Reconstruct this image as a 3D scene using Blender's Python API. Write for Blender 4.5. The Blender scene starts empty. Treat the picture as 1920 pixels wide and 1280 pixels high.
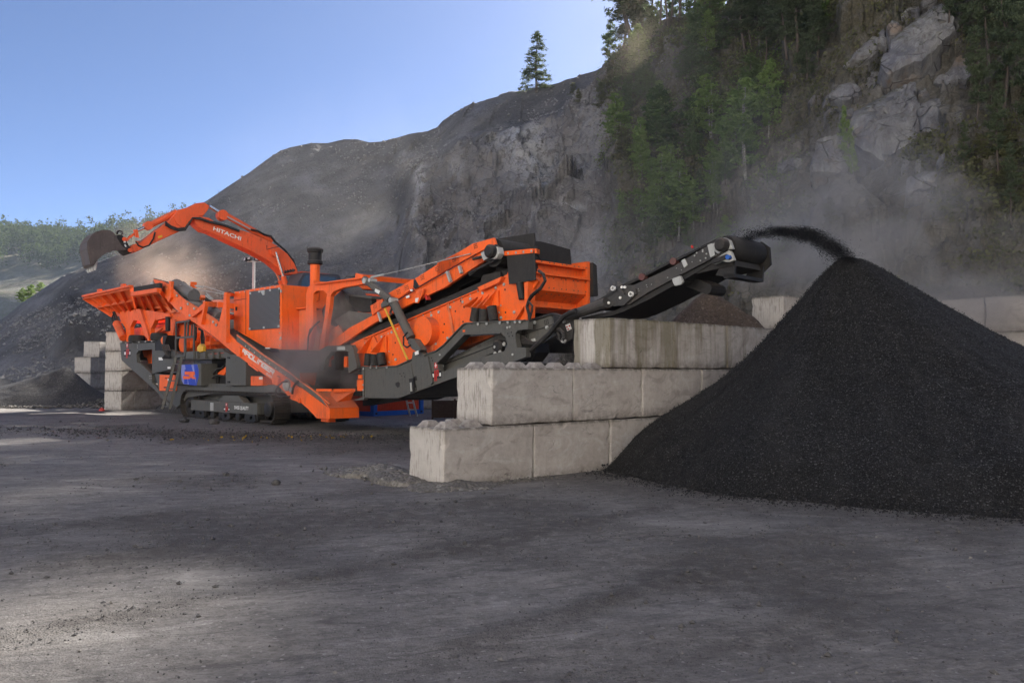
import bpy, bmesh, math, random
import numpy as np
from mathutils import Vector, Matrix
from mathutils.geometry import tessellate_polygon
from math import radians as R_, sin, cos, pi

S = bpy.context.scene
COL = S.collection
random.seed(7)
# ------------------------------------------------------------------ camera
FOC = 1500.0          # focal length in pixels of the 1920 px wide photograph
PITCH = 0.040
CAMH = 1.478
cam_d = bpy.data.cameras.new('camera')
cam_d.sensor_width = 36.0
cam_d.lens = 36.0 * FOC / 1920.0
cam_d.clip_start = 0.1
cam_d.clip_end = 3000.0
cam = bpy.data.objects.new('camera', cam_d)
COL.objects.link(cam)
cam.location = (0, 0, CAMH)
cam.rotation_euler = (math.pi / 2 + PITCH, 0, 0)
S.camera = cam
# ------------------------------------------------------------------ sky, sun, exposure
SUN_AZ = R_(35.0)     # to the right of the view direction
SUN_EL = R_(34.4)
world = bpy.data.worlds.new('World')
S.world = world
world.use_nodes = True
wn = world.node_tree.nodes
wn.clear()
w_out = wn.new('ShaderNodeOutputWorld')
w_bg = wn.new('ShaderNodeBackground')
w_sky = wn.new('ShaderNodeTexSky')
w_sky.sky_type = 'NISHITA'
w_sky.sun_disc = False
w_sky.sun_elevation = SUN_EL
w_sky.sun_rotation = SUN_AZ
w_sky.altitude = 300.0
w_sky.air_density = 0.43
w_sky.dust_density = 1.1
w_sky.ozone_density = 5.5
w_bg.inputs['Strength'].default_value = 0.05
world.node_tree.links.new(w_sky.outputs[0], w_bg.inputs[0])
world.node_tree.links.new(w_bg.outputs[0], w_out.inputs[0])
sun_d = bpy.data.lights.new('sun', 'SUN')
sun_d.energy = 5.0
sun_d.angle = R_(1.6)
sun_d.color = (1.0, 0.95, 0.87)
sun = bpy.data.objects.new('sun', sun_d)
COL.objects.link(sun)
SUNDIR = Vector((sin(SUN_AZ) * cos(SUN_EL), cos(SUN_AZ) * cos(SUN_EL), sin(SUN_EL)))
sun.rotation_euler = SUNDIR.to_track_quat('Z', 'Y').to_euler()
sun.location = (30, 60, 60)
vs = S.view_settings
vs.view_transform = 'Standard'
vs.look = 'None'
vs.exposure = 2.18
vs.gamma = 1.0
vs.use_curve_mapping = False
S.cycles.max_bounces = 6
S.cycles.diffuse_bounces = 3
S.cycles.glossy_bounces = 2
S.cycles.transparent_max_bounces = 12
S.cycles.volume_bounces = 1
S.cycles.use_denoising = True

# ------------------------------------------------------------------ frames: vertical planes standing in the yard
def ray(px, py):
    x = (px - 960) / FOC
    y = (640 - py) / FOC
    return Vector((x, cos(PITCH) - y * sin(PITCH), sin(PITCH) + y * cos(PITCH)))
CAM = Vector((0, 0, CAMH))

class Frame:
    """local axes: u along, v away from the camera, z up"""
    def __init__(s, ox, oy, ang):
        s.o = Vector((ox, oy, 0))
        s.u = Vector((cos(ang), sin(ang), 0))
        s.v = Vector((-sin(ang), cos(ang), 0))
    def L(s, u, v, z):
        return s.o + s.u * u + s.v * v + Vector((0, 0, z))
    def p(s, px, py, v=0.0):          # sight line on the plane v = const
        d = ray(px, py)
        t = (s.o.dot(s.v) + v - CAM.dot(s.v)) / d.dot(s.v)
        return CAM + d * t
    def pu(s, px, py, u=0.0):         # sight line on the plane u = const
        d = ray(px, py)
        t = (s.o.dot(s.u) + u - CAM.dot(s.u)) / d.dot(s.u)
        return CAM + d * t
    def loc(s, w):
        q = Vector(w) - s.o
        return (q.dot(s.u), q.dot(s.v), w[2])
MF = Frame(-6.5, 22.5, R_(-45))            # the crusher
WF = Frame(-0.278, 10.94, R_(41.1))        # the near block wall
EF = Frame(-8.85, 32.0, math.atan2(4.5, 5.0))   # the excavator's boom plane (u points back to the cab)
def ground_pt(px, py, z=0.0):
    d = ray(px, py)
    t = (z - CAMH) / d.z
    return CAM + d * t
def at_depth(px, py, D):
    d = ray(px, py)
    return CAM + d * (D / d.y)
def Q(x0, y0, s):                          # crops of the photograph -> its own pixels
    return lambda pts: [(x0 + a[0] / s, y0 + a[1] / s) + tuple(a[2:]) for a in pts]
z1 = Q(150, 360, 6.4); z2 = Q(130, 520, 5.818); z3 = Q(330, 360, 6.4); z4 = Q(400, 500, 6.4)
z5 = Q(280, 640, 6.4); z6 = Q(540, 620, 5.3333); z7 = Q(560, 420, 6.4); z8 = Q(820, 420, 6.4)
z9 = Q(680, 520, 4.5714); z10 = Q(1020, 410, 4.2667); z11 = Q(270, 520, 10.667); z12 = Q(300, 560, 10.667)
z13 = Q(210, 640, 10.667); z14 = Q(440, 640, 10.667); z15 = Q(560, 600, 10.667); z16 = Q(900, 540, 10.667)
zr = Q(1440, 0, 4.0)

# ------------------------------------------------------------------ objects
OFF = {}
def tag(o, label=None, cat=None, group=None, kind=None):
    if label: o['label'] = label
    if cat: o['category'] = cat
    if group: o['group'] = group
    if kind: o['kind'] = kind
    return o
def thing(name, loc, label, cat, group=None):
    o = bpy.data.objects.new(name, None)
    o.empty_display_size = 0.3
    COL.objects.link(o)
    o.location = loc
    OFF[o] = Vector(loc)
    return tag(o, label, cat, group)

def fix_normals(me):
    bm = bmesh.new(); bm.from_mesh(me)
    bmesh.ops.recalc_face_normals(bm, faces=bm.faces)
    bm.to_mesh(me); bm.free()

def V3(a): return a if isinstance(a, Vector) else Vector(a)

class MB:
    def __init__(s):
        s.v = []; s.f = []
    def add(s, vs_, fs_):
        b = len(s.v)
        s.v += [V3(a) for a in vs_]
        s.f += [tuple(i + b for i in f) for f in fs_]
    def loops(s, outer3, holes3, dirv, th, flat2):
        """extruded polygon with holes; *_3 are world loops, flat2 maps a point to 2D"""
        all3 = [outer3] + holes3
        polys = [[Vector((*flat2(p), 0)) for p in L] for L in all3]
        tris = tessellate_polygon(polys)
        vs_ = [p for L in all3 for p in L]
        n = len(vs_)
        ex = dirv * th
        vs2 = vs_ + [p + ex for p in vs_]
        fs = [tuple(t) for t in tris] + [tuple(n + i for i in reversed(t)) for t in tris]
        k = 0
        for L in all3:
            m = len(L)
            for i in range(m):
                j = (i + 1) % m
                fs.append((k + i, k + j, n + k + j, n + k + i))
            k += m
        s.add(vs2, fs)
    def plate(s, fr, pts, v0, v1, holes=()):
        f2 = lambda p: (p.dot(fr.u), p.z)
        s.loops([fr.p(a[0], a[1], v0) for a in pts], [[fr.p(a[0], a[1], v0) for a in h] for h in holes], fr.v, v1 - v0, f2)
    def uz(s, fr, pts, v0, v1, holes=()):
        f2 = lambda p: (p.dot(fr.u), p.z)
        s.loops([fr.L(a[0], v0, a[1]) for a in pts], [[fr.L(a[0], v0, a[1]) for a in h] for h in holes], fr.v, v1 - v0, f2)
    def vz(s, fr, pts, u0, u1, holes=()):
        f2 = lambda p: (p.dot(fr.v), p.z)
        s.loops([fr.L(u0, a[0], a[1]) for a in pts], [[fr.L(u0, a[0], a[1]) for a in h] for h in holes], fr.u, u1 - u0, f2)
    def box(s, fr, u0, u1, v0, v1, zz0, zz1):
        P = [fr.L(u, v, z) for z in (zz0, zz1) for u, v in ((u0, v0), (u1, v0), (u1, v1), (u0, v1))]
        s.add(P, [(0, 3, 2, 1), (4, 5, 6, 7), (0, 1, 5, 4), (1, 2, 6, 5), (2, 3, 7, 6), (3, 0, 4, 7)])
    def bar(s, a, b, w, h, up=Vector((0, 0, 1))):
        a = V3(a); b = V3(b)
        d = (b - a).normalized()
        x = d.cross(up)
        if x.length < 1e-4: x = d.cross(Vector((0, 1, 0)))
        x.normalize(); y = x.cross(d).normalized()
        P = []
        for q in (a, b):
            P += [q + x * (sx * w / 2) + y * (sy * h / 2) for sx, sy in ((-1, -1), (1, -1), (1, 1), (-1, 1))]
        s.add(P, [(0, 3, 2, 1), (4, 5, 6, 7), (0, 1, 5, 4), (1, 2, 6, 5), (2, 3, 7, 6), (3, 0, 4, 7)])
    def tube(s, pts, r, n=8, caps=True, r1=None):
        pts = [V3(p) for p in pts]
        rings = []
        m = len(pts)
        up = None
        for i, p in enumerate(pts):
            d = (pts[min(i + 1, m - 1)] - pts[max(i - 1, 0)])
            if d.length < 1e-9: d = Vector((0, 0, 1))
            d.normalize()
            if up is None:
                up = Vector((0, 0, 1)) if abs(d.z) < 0.9 else Vector((1, 0, 0))
            x = d.cross(up).normalized(); y = x.cross(d).normalized()
            up = y
            rr = r if r1 is None else r + (r1 - r) * i / (m - 1)
            rings.append([p + x * (cos(2 * pi * k / n) * rr) + y * (sin(2 * pi * k / n) * rr) for k in range(n)])
        vs_ = [q for g in rings for q in g]
        fs = []
        for i in range(m - 1):
            for k in range(n):
                a = i * n + k; b = i * n + (k + 1) % n
                fs.append((a, b, b + n, a + n))
        if caps:
            fs.append(tuple(reversed(range(n)))); fs.append(tuple(range((m - 1) * n, m * n)))
        s.add(vs_, fs)
    def ringtube(s, c, axis, ro, ri, th, n=16):
        """flat washer: centre c, axis, outer/inner radius, thickness"""
        c = V3(c); axis = V3(axis).normalized()
        up = Vector((0, 0, 1)) if abs(axis.z) < .9 else Vector((1, 0, 0))
        x = axis.cross(up).normalized(); y = x.cross(axis)
        vs_ = []
        for h, r in ((0, ri), (0, ro), (th, ro), (th, ri)):
            vs_ += [c + axis * h + x * cos(2 * pi * k / n) * r + y * sin(2 * pi * k / n) * r for k in range(n)]
        fs = []
        for q in range(4):
            for k in range(n):
                k2 = (k + 1) % n; q2 = (q + 1) % 4
                fs.append((q * n + k, q * n + k2, q2 * n + k2, q2 * n + k))
        s.add(vs_, fs)
    def lathe(s, c, axis, prof, n=16):
        """prof: list of (radius, height along axis)"""
        c = V3(c); axis = V3(axis).normalized()
        up = Vector((0, 0, 1)) if abs(axis.z) < .9 else Vector((1, 0, 0))
        x = axis.cross(up).normalized(); y = x.cross(axis)
        vs_ = []
        for r, h in prof:
            vs_ += [c + axis * h + x * cos(2 * pi * k / n) * r + y * sin(2 * pi * k / n) * r for k in range(n)]
        fs = []
        for q in range(len(prof) - 1):
            for k in range(n):
                k2 = (k + 1) % n
                fs.append((q * n + k, q * n + k2, (q + 1) * n + k2, (q + 1) * n + k))
        fs.append(tuple(range(n))); fs.append(tuple(range((len(prof) - 1) * n, len(prof) * n)))
        s.add(vs_, fs)
    def panel(s, pts3, th):
        """a planar-ish polygon (world points) given thickness along its normal"""
        pts3 = [V3(p) for p in pts3]
        c = sum(pts3, Vector()) / len(pts3)
        nrm = Vector()
        for i in range(len(pts3)):
            nrm += (pts3[i] - c).cross(pts3[(i + 1) % len(pts3)] - c)
        nrm.normalize()
        n = len(pts3)
        vs_ = pts3 + [p + nrm * th for p in pts3]
        fs = [tuple(reversed(range(n))), tuple(range(n, 2 * n))]
        fs += [(i, (i + 1) % n, n + (i + 1) % n, n + i) for i in range(n)]
        s.add(vs_, fs)
    def build(s, name, mat, parent=None, smooth=False, off=None, norm=True, label=None, cat=None, group=None, kind=None, bevel=0.0):
        if not s.v:
            return None
        off = OFF[parent] if parent is not None else (V3(off) if off is not None else Vector())
        me = bpy.data.meshes.new(name)
        me.from_pydata([tuple(p - off) for p in s.v], [], s.f)
        if norm: fix_normals(me)
        me.materials.append(mat)
        if smooth:
            me.shade_smooth()
            try: me.set_sharp_from_angle(angle=R_(40))
            except Exception: pass
        o = bpy.data.objects.new(name, me)
        COL.objects.link(o)
        if parent is not None:
            o.parent = parent
        elif off.length:
            o.location = off
        OFF[o] = off
        if bevel:
            b = o.modifiers.new('bevel', 'BEVEL'); b.width = bevel; b.segments = 2; b.limit_method = 'ANGLE'; b.angle_limit = R_(35)
        tag(o, label, cat, group, kind)
        return o

def mesh_np(name, verts, faces_flat, nper, mat, smooth=True):
    """fast mesh from numpy; faces all have nper corners"""
    me = bpy.data.meshes.new(name)
    nv = len(verts); nf = len(faces_flat) // nper
    me.vertices.add(nv); me.loops.add(nf * nper); me.polygons.add(nf)
    me.vertices.foreach_set('co', np.asarray(verts, dtype=np.float32).ravel())
    me.loops.foreach_set('vertex_index', np.asarray(faces_flat, dtype=np.int32))
    me.polygons.foreach_set('loop_start', np.arange(0, nf * nper, nper, dtype=np.int32))
    me.polygons.foreach_set('loop_total', np.full(nf, nper, dtype=np.int32))
    me.polygons.foreach_set('use_smooth', np.full(nf, smooth, dtype=bool))
    me.update(calc_edges=True)
    if mat: me.materials.append(mat)
    return me
def obj_me(name, me, parent=None, loc=(0, 0, 0), **kw):
    o = bpy.data.objects.new(name, me)
    COL.objects.link(o); o.location = loc
    if parent is not None: o.parent = parent
    tag(o, kw.get('label'), kw.get('cat'), kw.get('group'), kw.get('kind'))
    return o
def copy_tree(root, loc=None, rotz=None, scale=None, label=None, group=None):
    r = root.copy(); COL.objects.link(r)
    if loc is not None: r.location = loc
    if rotz is not None: r.rotation_euler[2] = rotz
    if scale is not None: r.scale = (scale,) * 3 if not hasattr(scale, '__len__') else scale
    if label: r['label'] = label
    if group: r['group'] = group
    for ch in list(root.children):
        c = ch.copy(); COL.objects.link(c); c.parent = r
        for g in list(ch.children):
            d = g.copy(); COL.objects.link(d); d.parent = c
    return r
def grid_faces(nr, nc):
    i = np.arange(nr - 1)[:, None] * nc + np.arange(nc - 1)[None, :]
    return np.stack([i, i + 1, i + nc + 1, i + nc], -1).reshape(-1)

# ------------------------------------------------------------------ numpy noise
def _hash(ix, iy, iz, seed=0):
    h = (ix.astype(np.int64) * 374761393 + iy.astype(np.int64) * 668265263 + iz.astype(np.int64) * 1274126177 + seed * 974634777) & 0xffffffff
    h = ((h ^ (h >> 13)) * 1274126177) & 0xffffffff
    h = (h ^ (h >> 16)) & 0xffffffff
    return h.astype(np.float64) / 4294967295.0
def vnoise(x, y, z, seed=0):
    x0 = np.floor(x); y0 = np.floor(y); z0 = np.floor(z)
    fx = x - x0; fy = y - y0; fz = z - z0
    fx = fx * fx * (3 - 2 * fx); fy = fy * fy * (3 - 2 * fy); fz = fz * fz * (3 - 2 * fz)
    r = 0
    for dx in (0, 1):
        wx = fx if dx else 1 - fx
        for dy in (0, 1):
            wy = fy if dy else 1 - fy
            for dz in (0, 1):
                wz = fz if dz else 1 - fz
                r = r + wx * wy * wz * _hash(x0 + dx, y0 + dy, z0 + dz, seed)
    return r * 2 - 1
def fbm(x, y, z, oct=4, seed=0, gain=0.5):
    a = 1.0; r = 0; t = 0
    for i in range(oct):
        r = r + a * vnoise(x, y, z, seed + i * 17); t += a
        a *= gain; x = x * 2.03 + 5.1; y = y * 2.03 + 1.7; z = z * 2.03 + 9.2
    return r / t
def facet(x, y, z, seed=0):
    """broken rock: every cell carries its own tilted plane. returns (height, cell value, edge distance)"""
    x0 = np.floor(x); y0 = np.floor(y); z0 = np.floor(z)
    best = np.full(x.shape, 1e9); second = np.full(x.shape, 1e9)
    out = np.zeros(x.shape); val = np.zeros(x.shape)
    for dx in (-1, 0, 1):
        for dy in (-1, 0, 1):
            for dz in (-1, 0, 1):
                cx = x0 + dx; cy = y0 + dy; cz = z0 + dz
                px = cx + _hash(cx, cy, cz, seed + 1); py = cy + _hash(cx, cy, cz, seed + 2); pz = cz + _hash(cx, cy, cz, seed + 3)
                d = (x - px) ** 2 + (y - py) ** 2 + (z - pz) ** 2
                nx = _hash(cx, cy, cz, seed + 4) - .5; ny = _hash(cx, cy, cz, seed + 5) - .5; nz = _hash(cx, cy, cz, seed + 6) - .5
                c = _hash(cx, cy, cz, seed + 7)
                h = (x - px) * nx + (y - py) * ny + (z - pz) * nz + (c - .5) * .8
                m = d < best
                second = np.where(m, best, np.minimum(second, d))
                out = np.where(m, h, out); val = np.where(m, c, val)
                best = np.where(m, d, best)
    return out, val, np.sqrt(second) - np.sqrt(best)
def smooth(a, b, x):
    t = np.clip((x - a) / (b - a), 0, 1)
    return t * t * (3 - 2 * t)
# ------------------------------------------------------------------ materials
class NT:
    def __init__(s, name):
        s.m = bpy.data.materials.new(name); s.m.use_nodes = True
        s.t = s.m.node_tree; s.n = s.t.nodes
        s.b = s.n['Principled BSDF']; s.out = s.n['Material Output']
        s.tc = s.n.new('ShaderNodeTexCoord'); s.geo = None
        s.co = s.tc.outputs['Object']
    def lk(s, a, b): s.t.links.new(a, b); return s
    def val(s, a):
        return a
    def _in(s, sock, v):
        if isinstance(v, bpy.types.NodeSocket): s.t.links.new(v, sock)
        elif v is not None:
            if hasattr(v, '__len__') and len(v) == 3 and sock.type == 'RGBA': v = (*v, 1)
            sock.default_value = v
    def world(s):
        if s.geo is None: s.geo = s.n.new('ShaderNodeNewGeometry')
        return s.geo.outputs['Position']
    def nz(s): 
        s.world(); x = s.n.new('ShaderNodeSeparateXYZ'); s.lk(s.geo.outputs['True Normal'], x.inputs[0]); return x.outputs[2]
    def noise(s, scale, detail=4, rough=.55, vec=None, dist=0.0, out='Fac'):
        k = s.n.new('ShaderNodeTexNoise'); k.inputs['Scale'].default_value = scale; k.inputs['Detail'].default_value = detail
        k.inputs['Roughness'].default_value = rough; k.inputs['Distortion'].default_value = dist
        s.lk(vec if vec is not None else s.co, k.inputs['Vector']); return k.outputs[out]
    def voro(s, scale, feature='F1', vec=None, out='Distance', rnd=1.0):
        k = s.n.new('ShaderNodeTexVoronoi'); k.feature = feature; k.inputs['Scale'].default_value = scale
        k.inputs['Randomness'].default_value = rnd
        s.lk(vec if vec is not None else s.co, k.inputs['Vector']); return k.outputs[out]
    def mapv(s, scale=(1, 1, 1), rot=(0, 0, 0), loc=(0, 0, 0), vec=None):
        k = s.n.new('ShaderNodeMapping'); k.inputs['Scale'].default_value = scale; k.inputs['Rotation'].default_value = rot
        k.inputs['Location'].default_value = loc
        s.lk(vec if vec is not None else s.co, k.inputs['Vector']); return k.outputs[0]
    def ramp(s, fac, stops, interp='LINEAR'):
        k = s.n.new('ShaderNodeValToRGB'); s.lk(fac, k.inputs[0]); e = k.color_ramp.elements; k.color_ramp.interpolation = interp
        while len(e) < len(stops): e.new(0.5)
        for a, (p, c) in zip(e, stops):
            a.position = p; a.color = (*c, 1) if hasattr(c, '__len__') else (c, c, c, 1)
        return k.outputs[0]
    def mr(s, v, a, b, c=0.0, d=1.0):
        k = s.n.new('ShaderNodeMapRange'); k.clamp = True
        s._in(k.inputs[0], v)
        for i, q in enumerate((a, b, c, d)): k.inputs[i + 1].default_value = q
        return k.outputs[0]
    def math(s, op, a, b=None, clamp=False):
        k = s.n.new('ShaderNodeMath'); k.operation = op; k.use_clamp = clamp
        s._in(k.inputs[0], a)
        if b is not None: s._in(k.inputs[1], b)
        return k.outputs[0]
    def mix(s, f, a, b, mode='MIX'):
        k = s.n.new('ShaderNodeMix'); k.data_type = 'RGBA'; k.blend_type = mode
        s._in(k.inputs['Factor'], f); s._in(k.inputs[6], a); s._in(k.inputs[7], b)
        return k.outputs[2]
    def attr(s, name, out='Fac'):
        k = s.n.new('ShaderNodeAttribute'); k.attribute_name = name; return k.outputs[out]
    def rnd(s):
        k = s.n.new('ShaderNodeObjectInfo'); return k.outputs['Random']
    def bump(s, h, strength=.4, dist=.02, normal=None):
        k = s.n.new('ShaderNodeBump'); k.inputs['Strength'].default_value = strength; k.inputs['Distance'].default_value = dist
        s.lk(h, k.inputs['Height'])
        if normal is not None: s.lk(normal, k.inputs['Normal'])
        return k.outputs[0]
    def done(s, col=None, rough=.8, metal=0.0, normal=None, spec=None):
        s._in(s.b.inputs['Base Color'], col); s._in(s.b.inputs['Roughness'], rough); s._in(s.b.inputs['Metallic'], metal)
        if normal is not None: s.lk(normal, s.b.inputs['Normal'])
        if spec is not None: s._in(s.b.inputs['Specular IOR Level'], spec)
        return s.m

def paint(name, col, dust=.35, rough=.42, dustcol=(.17, .14, .12)):
    """painted steel under a film of quarry dust: more of it on faces that look up and in soft blotches"""
    t = NT(name); w = t.world()
    n1 = t.noise(1.3, 5, .6, vec=w); n2 = t.noise(9, 4, .6, vec=w)
    up = t.mr(t.nz(), .2, .95)
    st = t.noise(1.0, 3, .6, vec=t.mapv((6, 6, .8), vec=w))
    k = t.math('MULTIPLY', t.mr(n1, .38, .72), t.mr(n2, .3, .7))
    k = t.math('ADD', t.math('MULTIPLY', k, dust), t.math('MULTIPLY', t.mr(st, .52, .75), dust * .45))
    k = t.math('ADD', k, t.math('MULTIPLY', up, .5), clamp=True)
    k = t.math('ADD', k, dust * .10, clamp=True)
    c = t.mix(t.mr(n1, .3, .7, 0, .25), col, tuple(a * .72 for a in col))
    c = t.mix(k, c, dustcol)
    gs = t.noise(1.0, 5, .7, vec=t.mapv((13, 13, 1.4), vec=w)); g2 = t.noise(3.5, 5, .7, vec=w)
    c = t.mix(t.math('MULTIPLY', t.math('MULTIPLY', t.mr(gs, .52, .66), t.mr(g2, .42, .62)), min(.75, dust * 2.0)), c, tuple(a * .22 + .012 for a in col))
    c = t.mix(t.math('MULTIPLY', t.mr(t.noise(22, 4, .75, vec=w), .56, .70), min(.5, dust * 1.3)), c, dustcol)
    r = t.mr(k, 0, .6, rough, .9)
    return t.done(c, r, 0.0, t.bump(t.noise(60, 2, .5, vec=w), .05, .004), .25)
M = {}
M['orange'] = paint('orange_paint', (.94, .130, .008), .30)
M['orange_dusty'] = paint('dusty_orange_paint', (.86, .16, .03), .6)
M['exc_orange'] = paint('excavator_paint', (.86, .115, .028), .3)
M['grey'] = paint('grey_paint', (.085, .085, .078), .32, .5)
M['dark'] = paint('dark_steel', (.016, .016, .017), .12, .6)
M['rubber'] = paint('black_rubber', (.022, .021, .021), .35, .75, (.09, .08, .07))
M['belt'] = paint('belt_rubber', (.045, .045, .046), .35, .8)
M['bucket'] = paint('worn_bucket_steel', (.07, .055, .055), .5, .5)
M['steel'] = paint('zinc_steel', (.42, .43, .42), .3, .35)
M['chrome'] = NT('chrome_rod').done((.75, .74, .70), .22, 1.0)
M['white'] = paint('white_print', (.78, .77, .74), .06, .5)
M['yellow'] = paint('yellow_paint', (.75, .42, .03), .2)
M['red'] = paint('red_print', (.55, .03, .02), .1)
M['blue'] = paint('blue_print', (.012, .045, .42), .05)
M['lightblue'] = paint('pale_blue_print', (.22, .24, .55), .05)
M['blue_paint'] = paint('blue_container_paint', (.01, .09, .38), .15)
M['corr'] = paint('red_container_paint', (.50, .055, .02), .2)
M['brown'] = paint('brown_crate_steel', (.045, .022, .014), .25)
M['galv'] = paint('galvanised_pole', (.55, .56, .56), .1, .4)
M['glass'] = NT('dark_cab_glass').done((.02, .03, .035), .08, 0.0, None, .9)
M['lamp'] = NT('lamp_glass').done((.5, .5, .48), .15)

def m_grille():
    t = NT('radiator_grille'); w = t.world()
    x = t.n.new('ShaderNodeSeparateXYZ'); t.lk(w, x.inputs[0])
    wv = t.math('SINE', t.math('MULTIPLY', x.outputs[2], 190.0))
    c = t.mix(t.mr(wv, -1, 1), (.035, .036, .038), (.13, .13, .135))
    return t.done(c, .6, .2)
M['grille'] = m_grille()
M['dusty_grey'] = paint('dust_coated_steel', (.10, .095, .09), .7, .8, (.20, .18, .16))
M['darkgrey'] = paint('dark_grey_paint', (.040, .040, .040), .28, .5)
M['dullred'] = paint('dull_red_rubber', (.10, .03, .028), .5)
M['hood'] = paint('grey_belt_hood', (.15, .155, .16), .3, .45)

def m_concrete():
    t = NT('cast_concrete'); o = t.rnd(); w = t.world()
    sep = t.n.new('ShaderNodeSeparateXYZ'); t.lk(t.co, sep.inputs[0])
    on = t.n.new('ShaderNodeSeparateXYZ'); t.lk(t.tc.outputs['Normal'], on.inputs[0])
    endf = t.mr(t.math('ABSOLUTE', on.outputs[0]), .6, .9)
    n1 = t.noise(1.3, 6, .62, vec=w, dist=.8); n2 = t.noise(11, 6, .7, vec=w); n3 = t.noise(70, 3, .6, vec=w)
    sm = t.noise(1.5, 5, .6, vec=t.mapv((1, 1, 1.9), (.5, .4, .3), vec=w), dist=1.6)
    base = t.mix(t.mr(n1, .3, .7), (0.291, 0.258, 0.233), (0.437, 0.400, 0.370))
    base = t.mix(t.mr(o, 0, 1, 0, .5), base, t.mix(t.mr(n1, .3, .7), (0.347, 0.322, 0.297), (0.482, 0.455, 0.422)))
    base = t.mix(t.mr(sm, .54, .66, 0, .45), base, (0.470, 0.455, 0.438))
    base = t.mix(t.mr(sm, .44, .34, 0, .55), base, (0.190, 0.169, 0.153))
    base = t.mix(t.mr(n2, .42, .75, 0, .40), base, (0.179, 0.161, 0.144))
    # end faces: paler, the open sky's light painted in, with dark drip marks
    base = t.mix(t.math('MULTIPLY', endf, .55), base, (0.515, 0.488, 0.455))
    st = t.noise(1.0, 5, .68, vec=t.mapv((30, 30, 3.2), vec=w))
    stm = t.math('MULTIPLY', t.mr(st, .53, .60), t.mr(t.noise(1.4, 3, .6, vec=w), .38, .50))
    stm = t.math('MULTIPLY', stm, t.math('ADD', t.math('MULTIPLY', endf, .42), .05))
    base = t.mix(stm, base, (0.084, 0.071, 0.058))
    top = t.mr(sep.outputs[2], .62, .80)
    base = t.mix(t.math('MULTIPLY', top, t.mr(n1, .42, .72, 0, .7)), base, (0.146, 0.128, 0.094))
    rim = t.math('MULTIPLY', t.mr(sep.outputs[2], .755, .785), t.mr(n2, .4, .55, .15, .75))
    base = t.mix(rim, base, (0.078, 0.069, 0.058))
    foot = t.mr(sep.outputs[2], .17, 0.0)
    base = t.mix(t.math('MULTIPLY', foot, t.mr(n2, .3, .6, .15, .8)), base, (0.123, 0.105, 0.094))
    pores = t.mr(t.voro(26, vec=w), .05, .13, 1.0, 0.0)
    pores = t.math('MULTIPLY', pores, t.mr(t.noise(6, 2, .5, vec=w), .5, .62))
    base = t.mix(t.math('MULTIPLY', pores, .8), base, (0.056, 0.050, 0.044))
    scr = t.noise(1.6, 2, .5, vec=t.mapv((1.0, 1.0, 2.6), (.3, .9, .5), vec=w), dist=1.4)
    scr = t.math('ABSOLUTE', t.math('SUBTRACT', scr, .5))
    scr = t.math('MULTIPLY', t.mr(scr, 0.0, .005, 1, 0), t.mr(t.noise(1.9, 1, .5, vec=w), .50, .58))
    base = t.mix(t.math('MULTIPLY', scr, .75), base, (0.095, 0.083, 0.078))
    h = t.math('ADD', t.math('MULTIPLY', n2, .8), t.math('MULTIPLY', n3, .4))
    h = t.math('ADD', h, t.math('MULTIPLY', sm, 1.6))
    h = t.math('SUBTRACT', h, t.math('ADD', pores, t.math('MULTIPLY', scr, .6)))
    return t.done(base, .9, 0, t.bump(h, .7, .014), .25)
M['concrete'] = m_concrete()
def m_concrete_stained():
    m = M['concrete'].copy(); m.name = 'stained_concrete'
    nt = m.node_tree; b = nt.nodes['Principled BSDF']
    src = b.inputs['Base Color'].links[0].from_socket
    t = NT.__new__(NT); t.m = m; t.t = nt; t.n = nt.nodes; t.b = b; t.geo = None
    w = t.world()
    s1 = t.noise(1.0, 4, .6, vec=t.mapv((2.0, 2.0, .25), loc=(3.1, 0, 0), vec=w))
    k = t.mr(s1, .46, .56)
    s2 = t.noise(1.0, 4, .6, vec=t.mapv((9, 9, .5), vec=w))
    c = t.mix(t.math('MULTIPLY', k, .62), src, (.095, .080, .034))
    c = t.mix(t.math('MULTIPLY', t.mr(s2, .53, .66), .28), c, (.06, .035, .02))
    t.lk(c, b.inputs['Base Color'])
    return m
M['concrete_stained'] = m_concrete_stained()

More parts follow.
